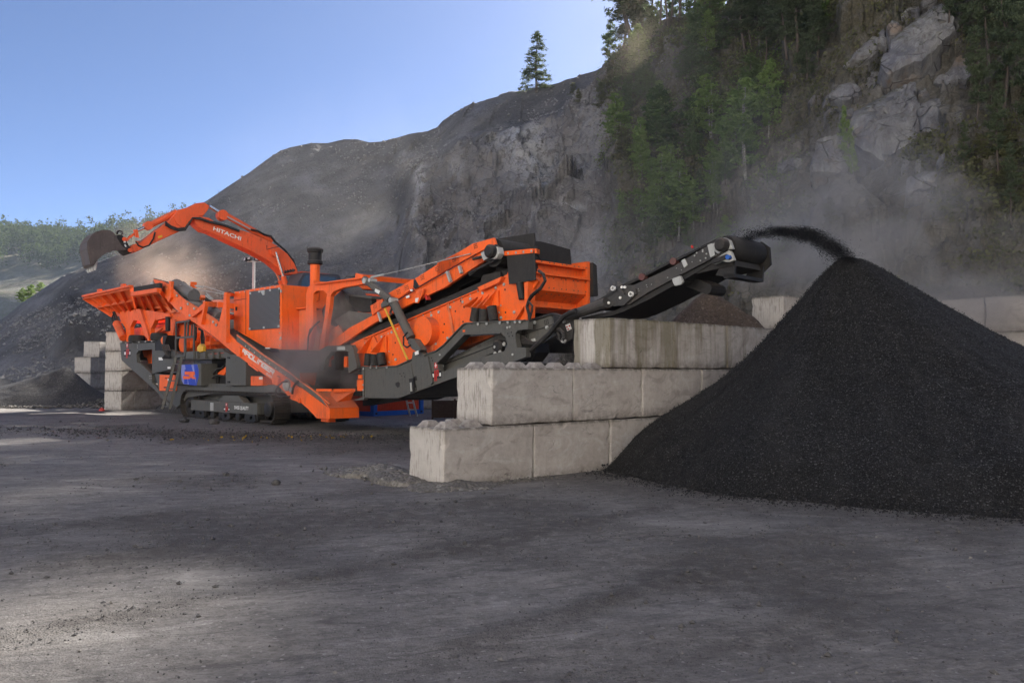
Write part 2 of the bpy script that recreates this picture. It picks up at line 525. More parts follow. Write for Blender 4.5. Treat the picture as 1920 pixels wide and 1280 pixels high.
def m_ground():
    t = NT('yard_ground'); w = t.world()
    n0 = t.noise(.16, 4, .55, vec=w, dist=.8)
    n1 = t.noise(.8, 7, .64, vec=t.mapv((1, 1.6, 1), (0, 0, -.7), vec=w), dist=.6)
    n2 = t.noise(6, 6, .7, vec=w); n3 = t.noise(40, 4, .7, vec=w)
    c = t.mix(t.mr(n0, .35, .65), (0.168, 0.158, 0.152), (0.222, 0.202, 0.184))
    c = t.mix(t.mr(n1, .42, .66, 0, .8), c, (0.262, 0.240, 0.218))
    c = t.mix(t.mr(n1, .48, .30, 0, .55), c, (0.112, 0.104, 0.099))
    c = t.mix(t.mr(n2, .40, .66, 0, .70), c, (0.104, 0.094, 0.087))
    n5 = t.noise(19, 5, .75, vec=t.mapv((1, 1.7, 1), vec=w)); c = t.mix(t.mr(n5, .48, .62, 0, .5), c, (0.085, 0.077, 0.072)); c = t.mix(t.mr(n5, .42, .30, 0, .45), c, (0.293, 0.271, 0.247))
    # scraped streaks left by blades and tyres
    sk = t.noise(2.6, 6, .72, vec=t.mapv((.55, 2.4, 1), vec=t.mapv(rot=(0, 0, -.35), vec=w)), dist=1.0)
    c = t.mix(t.mr(sk, .56, .66, 0, .55), c, (0.317, 0.297, 0.276))
    c = t.mix(t.mr(sk, .46, .36, 0, .7), c, (0.076, 0.069, 0.066))
    # pale dried patches
    p = t.math('MULTIPLY', t.mr(t.noise(.55, 5, .65, vec=t.mapv((1, 2.0, 1), (0, 0, -.6), vec=w), dist=1.2), .54, .68), t.mr(n2, .35, .6))
    c = t.mix(t.math('MULTIPLY', p, .75), c, (0.366, 0.345, 0.316))
    # fine cracks in the crust
    ck = t.voro(2.6, 'DISTANCE_TO_EDGE', vec=t.mapv((1, 1.5, 1), vec=t.mix(.22, w, t.noise(1.4, 3, .6, vec=w, out='Color'), 'ADD')))
    ckm = t.math('MULTIPLY', t.mr(ck, .002, .009, 1, 0), t.mr(t.noise(.5, 3, .6, vec=w), .54, .62))
    c = t.mix(t.math('MULTIPLY', ckm, .35), c, (0.061, 0.056, 0.053))
    # gravel speckle
    g = t.attr('grit')
    vs1 = t.voro(62, vec=w, out='Color'); sp = t.n.new('ShaderNodeSeparateColor'); t.lk(vs1, sp.inputs[0])
    c = t.mix(t.math('MULTIPLY', t.mr(sp.outputs[0], .84, .96), t.mr(g, 0, 1, .25, .8)), c, (0.044, 0.042, 0.041))
    c = t.mix(t.math('MULTIPLY', t.mr(sp.outputs[1], .975, .998), .5), c, (0.427, 0.405, 0.380))
    c = t.mix(t.math('MULTIPLY', g, t.mr(n2, .3, .55, .2, .9)), c, (0.081, 0.071, 0.064))
    vd = t.voro(62, vec=w)
    h = t.math('ADD', t.math('MULTIPLY', n2, 1.2), t.math('MULTIPLY', n3, .5))
    h = t.math('ADD', h, t.math('MULTIPLY', sk, 1.6)); h = t.math('SUBTRACT', h, t.math('MULTIPLY', n5, 1.3))
    h = t.math('SUBTRACT', h, t.math('MULTIPLY', ckm, .5))
    h = t.math('ADD', h, t.math('MULTIPLY', t.mr(vd, 0, .5, 1, 0), t.mr(g, 0, 1, .35, 1.2)))
    return t.done(c, t.mr(n1, .3, .7, .75, .95), 0, t.bump(h, .8, .018), .3)
M['ground'] = m_ground()

def m_grit(name, ca, cb, spk, s=48, fine=130):
    t = NT(name); w = t.world()
    v1 = t.voro(s, vec=w, out='Color'); sp = t.n.new('ShaderNodeSeparateColor'); t.lk(v1, sp.inputs[0])
    v2 = t.voro(fine, vec=w, out='Color'); sq = t.n.new('ShaderNodeSeparateColor'); t.lk(v2, sq.inputs[0])
    n = t.noise(.9, 4, .6, vec=w); n2 = t.noise(5, 3, .6, vec=w)
    c = t.mix(sp.outputs[0], ca, cb)
    c = t.mix(t.mr(n, .35, .7, 0, .5), c, ca)
    c = t.mix(t.math('MULTIPLY', t.mr(sp.outputs[1], .88, .98), t.mr(sp.outputs[2], 0, 1, .2, 1)), c, spk)
    c = t.mix(t.math('MULTIPLY', t.mr(sq.outputs[1], .95, .99), .5), c, spk)
    h = t.math('ADD', t.mr(t.voro(s, vec=w), 0, .6, 1, 0), t.math('MULTIPLY', n2, .8))
    return t.done(c, t.mr(sp.outputs[2], 0, 1, .6, .95), 0, t.bump(h, .9, .02), .22)
def m_pile():
    m = m_grit('black_grit', (.0056, .0053, .0056), (.0165, .0158, .0162), (.12, .12, .123), 75, 170)
    nt = m.node_tree; b = nt.nodes['Principled BSDF']; src = b.inputs['Base Color'].links[0].from_socket
    t = NT.__new__(NT); t.m = m; t.t = nt; t.n = nt.nodes; t.b = b; t.geo = None
    tc = t.n.new('ShaderNodeTexCoord'); x = t.n.new('ShaderNodeSeparateXYZ'); t.lk(tc.outputs['Object'], x.inputs[0])
    ang = t.math('ARCTAN2', x.outputs[1], x.outputs[0]); cb = t.n.new('ShaderNodeCombineXYZ')
    t.lk(t.math('MULTIPLY', ang, 5.0), cb.inputs[0]); t.lk(t.math('MULTIPLY', x.outputs[2], .55), cb.inputs[1])
    n = t.noise(1.6, 5, .65, vec=cb.outputs[0], dist=.4)
    n2 = t.noise(.8, 4, .6, vec=tc.outputs['Object'])
    k = t.math('MULTIPLY', t.mr(n, .50, .70), t.mr(n2, .35, .6))
    c = t.mix(t.math('MULTIPLY', k, .55), src, (.040, .038, .037))
    c = t.mix(t.mr(n, .42, .30, 0, .5), c, (.0035, .0035, .0042))
    t.lk(c, b.inputs['Base Color']); return m
M['blackgrit'] = m_pile()
M['darkgravel'] = m_grit('dark_gravel', (.035, .033, .033), (.075, .07, .068), (.16, .15, .14), 30, 80)
M['earth'] = m_grit('brown_earth', (.055, .040, .030), (.115, .085, .065), (.17, .14, .11), 30, 90)
M['rubble'] = m_grit('grey_rubble', (.10, .092, .082), (.18, .165, .15), (.25, .24, .22), 20, 60)

def m_stone(name, a, b):
    t = NT(name); n = t.noise(9, 3, .6)
    c = t.mix(t.rnd(), a, b); c = t.mix(t.mr(n, .35, .7, 0, .5), c, b)
    return t.done(c, .85, 0, None, .4)
M['pebble'] = m_stone('pebble_stone', (.035, .034, .035), (.085, .08, .078))
M['palepebble'] = m_stone('pale_stone', (.15, .14, .13), (.24, .225, .21))
M['blackstone'] = m_stone('black_stone', (.006, .0058, .006), (.0175, .0168, .017))

def m_hill():
    t = NT('hillside'); w = t.world()
    rock = t.attr('rock'); veg = t.attr('veg'); pale = t.attr('pale'); cut = t.attr('cut')
    n1 = t.noise(.22, 6, .62, vec=w, dist=.6); n2 = t.noise(1.6, 6, .68, vec=w, dist=.3); n3 = t.noise(9, 5, .7, vec=w)
    # spoil: grey gravel with run-off streaks down the slope
    str1 = t.noise(1.0, 5, .62, vec=t.mapv((.13, .30, .80), vec=t.mapv(rot=(0, .61, 0), vec=w)), dist=.7)
    g = t.mix(t.mr(str1, .35, .65), (0.106, 0.103, 0.103), (0.213, 0.200, 0.188))
    g = t.mix(t.mr(n1, .44, .66, 0, .75), g, (0.293, 0.284, 0.285))
    g = t.mix(t.mr(n2, .5, .75, 0, .5), g, (0.088, 0.086, 0.087))
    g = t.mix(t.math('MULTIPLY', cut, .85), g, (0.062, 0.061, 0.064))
    # rock
    v = t.voro(.55, vec=t.mapv((1, 1, 1.6), (0.887, 0.517, 0.335), vec=w), out='Color'); sp = t.n.new('ShaderNodeSeparateColor'); t.lk(v, sp.inputs[0])
    r = t.mix(sp.outputs[0], (.145, .140, .142), (.27, .255, .242))
    r = t.mix(t.mr(n2, .4, .7, 0, .6), r, (.125, .112, .100))
    r = t.mix(t.mr(n1, .62, .74, 0, .40), r, (0.355, 0.233, 0.126))
    cr = t.voro(.9, 'DISTANCE_TO_EDGE', vec=t.mapv((1, 1, 1.4), (.2, .5, 0), vec=w))
    r = t.mix(t.mr(cr, 0, .035, .7, 0), r, (0.053, 0.051, 0.050))
    # pale broken faces
    pm = t.math('MULTIPLY', pale, t.mr(t.math('ADD', n2, t.math('MULTIPLY', n3, .35)), .57, .70), clamp=True)
    r = t.mix(pm, r, t.mix(n3, (.38, .38, .38), (.60, .59, .58)))
    c = t.mix(rock, g, r)
    c2 = t.mix(t.mr(n3, .35, .7), (.065, .066, .038), (.16, .135, .095))
    c = t.mix(t.math('MULTIPLY', veg, t.mr(n2, .30, .52, .25, 1), clamp=True), c, c2)
    n4 = t.noise(28, 3, .7, vec=w); gl = t.voro(4.5, vec=w)
    c = t.mix(t.mr(n4, .35, .7, 0, .35), c, (.06, .06, .062))
    h = t.math('ADD', t.math('MULTIPLY', n2, 2.2), t.math('MULTIPLY', n3, 1.0)); h = t.math('ADD', h, t.math('MULTIPLY', str1, 2.5)); h = t.math('SUBTRACT', h, t.math('MULTIPLY', gl, .5))
    return t.done(c, .92, 0, t.bump(h, .95, .12), .2)
M['hill'] = m_hill()
def m_slab():
    t = NT('slab_rock'); w = t.world()
    n1 = t.noise(.5, 5, .6, vec=w, dist=.8); n2 = t.noise(3.2, 6, .7, vec=t.mapv((1, 1, .45), (.3, .6, 0), vec=w)); n3 = t.noise(16, 4, .7, vec=w)
    c = t.mix(t.mr(n1, .35, .65), (0.142, 0.142, 0.163), (0.270, 0.262, 0.248))
    c = t.mix(t.mr(n2, .5, .75, 0, .7), c, (0.351, 0.355, 0.343))
    c = t.mix(t.mr(n2, .46, .30, 0, .7), c, (0.088, 0.078, 0.070))
    c = t.mix(t.mr(t.noise(.8, 3, .6, vec=w), .58, .7, 0, .6), c, (0.257, 0.177, 0.109))
    ce = t.voro(.55, 'DISTANCE_TO_EDGE', vec=t.mapv((1, 1, 1.9), (0.540, 0.945, 0.270), vec=w)); cem = t.math('MULTIPLY', t.mr(ce, .0, .022, 1, 0), t.mr(t.noise(1.1, 2, .5, vec=w), .42, .55))
    c = t.mix(t.math('MULTIPLY', cem, .8), c, (0.041, 0.036, 0.034))
    st2 = t.noise(1.0, 5, .7, vec=t.mapv((3, 3, .5), (.5, .5, 0), vec=w)); c = t.mix(t.mr(st2, .52, .64, 0, .5), c, (0.095, 0.084, 0.081))
    moss = t.math('MULTIPLY', t.mr(t.nz(), .50, .75), t.mr(n2, .4, .6))
    c = t.mix(moss, c, (0.074, 0.072, 0.026))
    h = t.math('ADD', t.math('MULTIPLY', n2, 1.8), t.math('MULTIPLY', n3, .8)); h = t.math('SUBTRACT', h, cem)
    return t.done(c, .9, 0, t.bump(h, .95, .09), .25)
M['slab'] = m_slab()

def m_leaf(name, a, b, trans=.35):
    t = NT(name); w = t.world()
    n = t.noise(1.1, 3, .6, vec=w); n2 = t.noise(7, 2, .6, vec=w)
    c = t.mix(t.mr(n, .3, .7), a, b); c = t.mix(t.mr(n2, .3, .75, 0, .5), c, tuple(x * .55 for x in a))
    c = t.mix(t.mr(t.rnd(), 0, 1, 0, .35), c, b)
    t.done(c, .9, 0, None, .04)
    tr = t.n.new('ShaderNodeBsdfTranslucent'); t.lk(c, tr.inputs[0])
    mx = t.n.new('ShaderNodeMixShader'); mx.inputs[0].default_value = trans
    t.lk(t.b.outputs[0], mx.inputs[1]); t.lk(tr.outputs[0], mx.inputs[2]); t.lk(mx.outputs[0], t.out.inputs[0])
    return t.m
M['pine'] = m_leaf('pine_needles', (.070, .095, .058), (.120, .145, .078), .3)
M['birch'] = m_leaf('birch_leaves', (.14, .22, .065), (.23, .31, .095), .45)
M['darkleaf'] = m_leaf('dark_leaves', (.085, .125, .058), (.145, .195, .075), .35)
M['farleaf'] = m_leaf('far_forest_leaves', (.012, .026, .012), (.060, .080, .018), .35)
M['scrub'] = m_leaf('scrub_leaves', (.10, .115, .055), (.165, .16, .08), .35)
M['drygrass'] = m_leaf('dry_scrub', (.075, .060, .035), (.11, .085, .04), .3)
t_ = NT('bark'); M['bark'] = t_.done(t_.mix(t_.noise(3, 4, .6, vec=t_.mapv((4, 4, 1))), (.045, .035, .028), (.12, .095, .075)), .9)
t_ = NT('birch_bark'); M['birchbark'] = t_.done(t_.mix(t_.mr(t_.noise(6, 3, .6, vec=t_.mapv((.6, .6, 3))), .45, .6), (.30, .29, .26), (.07, .065, .055)), .85)
# ------------------------------------------------------------------ the yard floor
def spaced(a, b, n, c, k):
    """n samples from a to b, densest around c"""
    t = np.linspace(-1, 1, n)
    lo = np.arcsinh((a - c) / k); hi = np.arcsinh((b - c) / k)
    return c + k * np.sinh(lo + (hi - lo) * (t + 1) / 2)
def ground_height(x, y):
    h = 0.030 * fbm(x * .35, y * .35, x * 0 + 1.0, 3, 3)
    near = 1 - smooth(18, 34, y)
    h = h + near * (0.010 * fbm(x * 2.2, y * 2.2, x * 0, 4, 9) + .006 * fbm(x * 9, y * 9, x * 0, 2, 21))
    # ridges left by the loader's bucket and tyres, running away to the right
    c = x * .72 - y * .69 + .5 * fbm(x * .15, y * .15, x * 0, 2, 5)
    for cc, wd, am in ((-6.9, .10, .028), (-5.1, .08, .022), (-3.25, .07, .03), (-8.6, .09, .022), (-2.2, .06, .014)):
        h = h + am * np.exp(-((c - cc) / wd) ** 2) * smooth(.35, .65, vnoise(x * 1.1, y * 1.1, x * 0, 44) * .5 + .5) * near
    # tread prints
    tr = (x * .69 + y * .72)
    for cc in (-1.1, .9, -4.2, 2.6):
        h = h - .010 * np.exp(-((c - cc) / .22) ** 2) * (.5 + .5 * np.sin(tr * 22)) * near * smooth(.5, .7, vnoise(x * .5, y * .5, x * 0, 71) * .5 + .5)
    return h
def grit_amount(x, y):
    c = x * .72 - y * .69 + .5 * fbm(x * .15, y * .15, x * 0, 2, 5)
    g = np.zeros_like(x)
    for cc, wd, am in ((-6.9, .25, .8), (-5.1, .22, .7), (-3.25, .20, .9), (-8.6, .3, .7), (-2.0, .5, .5), (.6, .5, .45)):
        g = g + am * np.exp(-((c - cc) / wd) ** 2) * smooth(.4, .65, vnoise(x * .8, y * .8, x * 0, 45) * .5 + .5)
    g = g + .8 * smooth(.52, .75, fbm(x * .45, y * .45, x * 0, 4, 61) * .5 + .5)
    g = g + .8 * np.exp(-(((y - 17.5 + .55 * (x + 4)) / 1.4) ** 2)) * smooth(-14, -9, x) * (1 - smooth(0, 2, x))
    g = g + np.exp(-np.clip(np.hypot((x - 5.0) / 1.0, (y - 12.4)) - 4.3, 0, 9) / .5) * .8
    return np.clip(g, 0, 1)
gx = spaced(-160, 160, 520, 0, 9.0); gy = spaced(-90, 330, 600, 4.0, 9.0)
X, Y = np.meshgrid(gx, gy)
Zg = ground_height(X, Y)
me = mesh_np('ground', np.stack([X, Y, Zg], -1).reshape(-1, 3), grid_faces(*X.shape), 4, M['ground'])
at = me.attributes.new('grit', 'FLOAT', 'POINT'); at.data.foreach_set('value', grit_amount(X, Y).astype(np.float32).ravel())
obj_me('ground', me, kind='structure')
def gz(x, y):
    return float(ground_height(np.array([x]), np.array([y]))[0])

# ------------------------------------------------------------------ the quarry face: spoil heap on the left running into rock and forest on the right
def tab(px, pts):
    a = np.array(pts, float); return np.interp(px, a[:, 0], a[:, 1])
CREST = [(-1400, 640), (-300, 655), (0, 608), (40, 572), (78, 544), (125, 516), (165, 500), (244, 471), (300, 431), (345, 402), (385, 375),
         (430, 345), (465, 322), (500, 296), (520, 283), (540, 276), (580, 268), (610, 268), (640, 261), (665, 261), (690, 267), (712, 266), (740, 259), (765, 251), (800, 246),
         (818, 238), (828, 226), (850, 211), (880, 198), (900, 190), (960, 175), (1010, 165), (1050, 155), (1062, 149), (1090, 142), (1120, 133), (1150, 118),
         (1185, 93), (1215, 72), (1240, 58), (1300, 34), (1350, 18), (1390, -8), (1450, -60), (1600, -200), (1740, -310), (1900, -390), (2200, -460), (2700, -460), (3600, -300)]
CRD = [(-1400, 62), (0, 55), (130, 57), (385, 62), (640, 66), (800, 63), (960, 61), (1120, 59), (1330, 58), (1600, 56), (2000, 54), (3600, 52)]
FTD = [(-1400, 36), (-300, 38), (0, 38), (150, 40), (400, 42), (700, 42), (1000, 38), (1200, 34), (1400, 30), (1600, 26.5), (1800, 25), (2100, 24), (3600, 24)]
cols = np.concatenate([np.linspace(-1400, -60, 90, endpoint=False), np.linspace(-60, 1990, 1000), np.linspace(2000, 3600, 130)])
tt = np.concatenate([np.linspace(0, 1, 330)])
back = np.array([1.5, 4, 9, 18, 32, 60, 110.0]); backz = np.array([.25, .5, .6, .3, -2, -12, -40.0])
PX, T = np.meshgrid(cols, tt)
bx = (PX - 960) / FOC
cD = tab(cols, CRD); fD = tab(cols, FTD); cy = tab(cols, CREST)
yy = (640 - cy) / FOC
cZ = CAMH + cD * (sin(PITCH) + yy * cos(PITCH)) / (cos(PITCH) - yy * sin(PITCH))
dep = fD[None, :] + (cD - fD)[None, :] * T
rockz = smooth(735, 775, PX)
prof = T - .055 * np.sin(T * pi) * (1 - rockz)
st = T + .045 * np.sin(T * 2 * pi * 3.1 + 1.5 * vnoise(bx * 9, T * 0, T * 0, 5)) * np.sin(pi * T)
st = st + .09 * np.sin(pi * T)
prof = prof * (1 - rockz) + st * rockz
cutw = smooth(85, 130, PX) * (1 - smooth(330, 450, PX))
steep = .12 * smooth(0, .12, T) + .50 * smooth(.20, .42, T) + .38 * smooth(.5, 1.0, T)
prof = prof * (1 - .8 * cutw) + steep * .8 * cutw
HZ = cZ[None, :] * prof - .25 * (1 - smooth(0, .03, T))
HX = bx * dep; HY = dep.copy()
# projected rows, used for the colour zones
def projy(X_, Y_, Z_):
    d = Y_ * cos(PITCH) + (Z_ - CAMH) * sin(PITCH)
    u = -Y_ * sin(PITCH) + (Z_ - CAMH) * cos(PITCH)
    return 640 - FOC * u / d
PYr = projy(HX, HY, HZ)
wob = 60 * fbm(HX * .13, HY * .13, HZ * .13, 5, 31)
px_ = PX + wob; py_ = PYr + wob
def blob(cx, cy, rx, ry): return np.exp(-(((px_ - cx) / rx) ** 2 + ((py_ - cy) / ry) ** 2) ** 1.5)
rock = smooth(735, 790, px_ + 14 * fbm(HX * .8, HY * .8, HZ * .8, 3, 32))
upper = smooth(0, 30, (py_ - (tab(PX, [(700, 300), (760, 300), (830, 285), (930, 235), (1040, 215), (1100, 175), (1130, 90), (1200, 0)]))))
rock = rock * upper
rock = np.maximum(rock, smooth(1130, 1170, px_))
pale = np.zeros_like(PX)
for b in ((985, 285, 62, 62, 1.0), (1010, 250, 40, 30, .7), (782, 330, 16, 48, .9), (775, 400, 12, 60, .8), (800, 490, 60, 34, 1.0), (830, 520, 60, 30, .8), (978, 372, 26, 9, 1.0), (1060, 355, 40, 10, .9),
          (1005, 345, 12, 18, .8), (905, 250, 26, 10, .8), (925, 215, 20, 6, .6), (960, 410, 60, 12, .7), (1110, 460, 34, 60, .6), (1160, 395, 14, 12, .6), (905, 450, 60, 16, .6), (870, 360, 12, 30, .4), (1090, 300, 30, 30, .45), (1130, 240, 40, 50, .4), (1230, 130, 60, 50, .3)):
    pale = np.maximum(pale, b[4] * blob(*b[:4]))
veg = smooth(1115, 1175, px_) * smooth(.0, .06, T)
veg = veg * (1 - .75 * blob(1230, 120, 70, 55))
# bare rock ramp between the two woods on the right
ramp = smooth(-70, -20, (PX - 1440) * .62 + (PYr - 330) * 1.0) * (1 - smooth(10, 60, (PX - 1800) * .9 + (40 - PYr) * -.0))
veg = veg * (1 - .45 * ramp)
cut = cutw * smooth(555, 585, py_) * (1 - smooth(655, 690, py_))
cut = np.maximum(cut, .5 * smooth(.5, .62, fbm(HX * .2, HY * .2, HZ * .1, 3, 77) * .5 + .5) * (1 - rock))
# displacement
sl = np.arctan2(cZ, (cD - fD))[None, :] * np.ones_like(PX)
nx = -bx * np.sin(sl); ny = -np.sin(sl); nz = np.cos(sl)
ed = np.sin(np.clip(T, 0, 1) * pi) ** .35
f1, _, e1 = facet(HX * .28 + HZ * .05, HY * .28, HZ * .20, 3)
f2, _, e2 = facet(HX * .85, HY * .85, HZ * .6, 13)
f3, _, e3 = facet(HX * 2.3, HY * 2.3, HZ * 1.9, 23)
rk = 2.1 * f1 + .75 * f2 + .30 * f3 + .35 * fbm(HX * .6, HY * .6, HZ * .6, 4, 2)
ls_ = HX * .82 + HZ * .57; lt_ = -HX * .57 + HZ * .82      # slides run down to the left
sp_ = .55 * fbm(HX * .16, HY * .16, HZ * .16, 4, 41) + .22 * fbm(ls_ * .10, HY * .22, lt_ * .75, 4, 51) + .10 * fbm(HX * 1.6, HY * 1.6, HZ * 1.6, 4, 55) + .16 * np.abs(fbm(ls_ * .35, HY * .5, lt_ * 1.7, 3, 57))
sp_ = sp_ + cut * .12 * fbm(PX * .10 + lt_, T * 2.5, T * 0, 3, 52)
disp = (rk * rock + sp_ * (1 - rock) + .55 * facet(HX * .5 + HZ * .1, HY * .5, HZ * .32, 43)[0] * smooth(600, 760, PX) * (1 - rock)) * (.15 + .85 * ed)
HX = HX + nx * disp; HY = HY + ny * disp; HZ = HZ + nz * disp
HPY = projy(HX, HY, HZ)
nb = len(back)
BX = bx[0][None, :] * (cD[None, :] + back[:, None]); BY = cD[None, :] + back[:, None]
BZ = HZ[-1][None, :] + backz[:, None] + .3 * fbm(BX * .3, BY * .3, BX * 0, 3, 66)
AX = np.concatenate([HX, BX]); AY = np.concatenate([HY, BY]); AZ = np.concatenate([HZ, BZ])
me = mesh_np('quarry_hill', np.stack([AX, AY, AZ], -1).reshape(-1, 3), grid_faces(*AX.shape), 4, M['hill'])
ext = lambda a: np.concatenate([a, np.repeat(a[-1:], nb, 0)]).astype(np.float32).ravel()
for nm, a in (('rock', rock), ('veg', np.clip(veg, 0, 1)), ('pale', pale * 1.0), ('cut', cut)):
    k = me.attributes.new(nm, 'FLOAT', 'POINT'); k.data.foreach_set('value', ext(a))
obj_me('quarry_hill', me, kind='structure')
def hill_at(px, py):
    c = int(np.argmin(np.abs(cols - px)))
    col = HPY[:, c]
    k = np.nonzero(col <= py)[0]
    r = int(k[0]) if len(k) else len(col) - 1
    return Vector((HX[r, c], HY[r, c], HZ[r, c]))
def hill_xy(x, y):
    """height of the hill under a plan position"""
    px = 960 + FOC * x / y
    c = int(np.argmin(np.abs(cols - px)))
    r = int(np.argmin(np.abs(AY[:, c] - y)))
    return float(AZ[r, c])

# ------------------------------------------------------------------ unseen quarry face added behind the camera to bounce sunlight into the yard
wa = np.radians(np.linspace(188, 352, 220)); wt = np.linspace(0, 1, 70)
WA, WT = np.meshgrid(wa, wt)
whgt = 48 * smooth(188, 215, np.degrees(WA)) * (1 - .25 * smooth(330, 352, np.degrees(WA)))
wr = 38 + 20 * WT + 3.5 * np.sin(WT * 19) * .5
WX = np.cos(WA) * wr; WY = 9 + np.sin(WA) * wr
WZ = whgt * WT - .5
wd_ = 1.6 * facet(WX * .2, WY * .2, WZ * .2, 91)[0] + .8 * facet(WX * .6, WY * .6, WZ * .6, 92)[0]
WX = WX - np.cos(WA) * wd_; WY = WY - np.sin(WA) * wd_
def m_pale():
    t = NT('bounce_rock'); w = t.world(); n = t.noise(.3, 6, .65, vec=w); n2 = t.noise(2.0, 5, .7, vec=w)
    c = t.mix(t.mr(n, .35, .65), (.60, .575, .54), (.70, .68, .65)); c = t.mix(t.mr(n2, .5, .7, 0, .5), c, (.30, .26, .21))  # kept very pale so the added face throws more sunlight back
    return t.done(c, .95, 0, t.bump(n2, .8, .3), .1)
me = mesh_np('bounce_quarry_face', np.stack([WX, WY, WZ], -1).reshape(-1, 3), grid_faces(*WX.shape), 4, m_pale())
obj_me('bounce_quarry_face', me, kind='structure')

# ------------------------------------------------------------------ far hill beyond the quarry
fpx = np.linspace(-900, 700, 260); ft = np.linspace(0, 1, 60)
FP, FT_ = np.meshgrid(fpx, ft)
fc = tab(FP, [(-900, 470), (0, 452), (60, 455), (150, 462), (260, 445), (360, 435), (700, 430)])
topD = 400.0; botD = 235.0
fyy = (640 - fc) / FOC
fz = CAMH + topD * (sin(PITCH) + fyy * cos(PITCH)) / (cos(PITCH) - fyy * sin(PITCH))
fprof = .42 * smooth(0, .22, FT_) + .58 * smooth(.25, 1.0, FT_) ** .9
FD = botD + (topD - botD) * FT_ ** 1.1
FX = (FP - 960) / FOC * FD
FZ = fz * fprof + (3.5 * fbm(FX * .03, FD * .03, FX * 0, 4, 12) + 2.2 * facet(FX * .05, FD * .05, fz * fprof * .05, 5)[0]) * np.sin(pi * FT_) - .5
def m_far():
    t = NT('far_hillside'); w = t.world(); n = t.noise(.07, 6, .65, vec=w); n2 = t.noise(.5, 5, .7, vec=w)
    c = t.mix(t.mr(n, .35, .65), (.10, .082, .06), (.17, .155, .14)); c = t.mix(t.mr(n2, .45, .65, 0, .8), c, (.06, .075, .035))
    return t.done(c, .95, 0, t.bump(n2, .8, 1.0), .1)
me = mesh_np('far_hill', np.stack([FX, FD, FZ], -1).reshape(-1, 3), grid_faces(*FX.shape), 4, m_far())
obj_me('far_hill', me, kind='structure')

def leaf_cloud(centers, n, spread, size, rs, flat=.6):
    """n leaf quads scattered round the given centres; returns verts, flat quad indices"""
    k = len(centers)
    idx = rs.integers(0, k, n)
    c = centers[idx] + rs.normal(0, 1, (n, 3)) * spread
    a = rs.normal(0, 1, (n, 3)); a /= np.linalg.norm(a, axis=1)[:, None]
    b = rs.normal(0, 1, (n, 3)); b -= a * (a * b).sum(1)[:, None]; b /= np.linalg.norm(b, axis=1)[:, None]
    s = (size * (.55 + .9 * rs.random(n)))[:, None]
    v = np.stack([c - a * s, c - b * s * flat, c + a * s, c + b * s * flat], 1).reshape(-1, 3)
    return v, np.arange(n * 4)
rs = np.random.default_rng(5)
cs = []
for i in range(1500):
    px = rs.uniform(-500, 620); t = rs.uniform(.52, 1.0) ** .9
    if t < .62 + .06 * np.sin(px * .05) and rs.random() < .7: continue
    j = int(np.argmin(np.abs(fpx - px))); r = int(t * 59)
    h = rs.uniform(5, 9) * (1.5 if rs.random() < .10 else 1)
    wd = h * rs.uniform(.22, .40)
    base = np.array([FX[r, j], FD[r, j], FZ[r, j]])
    for q in range(7):
        f = q / 6
        cs.append(base + np.array([rs.normal(0, wd * .5 * (1 - f * .7)), rs.normal(0, wd * .5), h * (.2 + .8 * f)]))
v, f = leaf_cloud(np.array(cs), 150000, .85, .45, rs, .8)
me = mesh_np('distant_forest', v, f, 4, M['farleaf'], smooth=False)
obj_me('distant_forest', me, kind='stuff', label='sunlit mixed forest covering the far hill at the left edge', cat='forest')
# ------------------------------------------------------------------ big interlocking concrete blocks
def block_mesh(L, seed, mat):
    """0.8 x 0.8 x L block, edges rounded and chipped"""
    rs = np.random.default_rng(seed)
    bm = bmesh.new()
    nx = int(round(L / .1)); n = 8
    idx = {}
    def vert(i, j, k):
        key = (i, j, k)
        if key not in idx: idx[key] = bm.verts.new((i / nx * L, j / n * .8, k / n * .8))
        return idx[key]
    for i in range(nx):
        for j in range(n):
            for k in (0, n):
                bm.faces.new([vert(i, j, k), vert(i + 1, j, k), vert(i + 1, j + 1, k), vert(i, j + 1, k)])
    for i in range(nx):
        for k in range(n):
            for j in (0, n):
                bm.faces.new([vert(i, j, k), vert(i + 1, j, k), vert(i + 1, j, k + 1), vert(i, j, k + 1)])
    for j in range(n):
        for k in range(n):
            for i in (0, nx):
                bm.faces.new([vert(i, j, k), vert(i, j + 1, k), vert(i, j + 1, k + 1), vert(i, j, k + 1)])
    bmesh.ops.recalc_face_normals(bm, faces=bm.faces)
    ed = [e for e in bm.edges if len(e.link_faces) == 2 and e.calc_face_angle() > 1]
    bmesh.ops.bevel(bm, geom=ed, offset=.014, segments=1, profile=.6, affect='EDGES')
    co = np.array([v.co[:] for v in bm.verts])
    def near(a, L_): return np.minimum(a, L_ - a)
    dd = np.sort(np.stack([near(co[:, 0], L), near(co[:, 1], .8), near(co[:, 2], .8)], 1), axis=1)
    edge = np.clip(1 - dd[:, 1] / .06, 0, 1)
    cen = np.array([L / 2, .4, .4])
    ch = np.clip(vnoise(co[:, 0] * 12 + seed, co[:, 1] * 12, co[:, 2] * 12, seed) - .15, 0, 1) * .055 * edge
    di = (cen - co); di /= np.linalg.norm(di, axis=1)[:, None]
    co = co + di * ch[:, None] + .004 * np.stack([vnoise(co[:, 0] * 3, co[:, 1] * 3, co[:, 2] * 3, seed + q) for q in range(3)], 1)
    me = bpy.data.meshes.new('concrete_block')
    for v, c in zip(bm.verts, co): v.co = c
    bm.to_mesh(me); bm.free()
    me.materials.append(mat)
    return me
BLK = {}
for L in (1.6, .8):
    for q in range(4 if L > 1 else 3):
        BLK[(L, q)] = block_mesh(L, 11 + q * 5 + int(L * 10), M['concrete'])
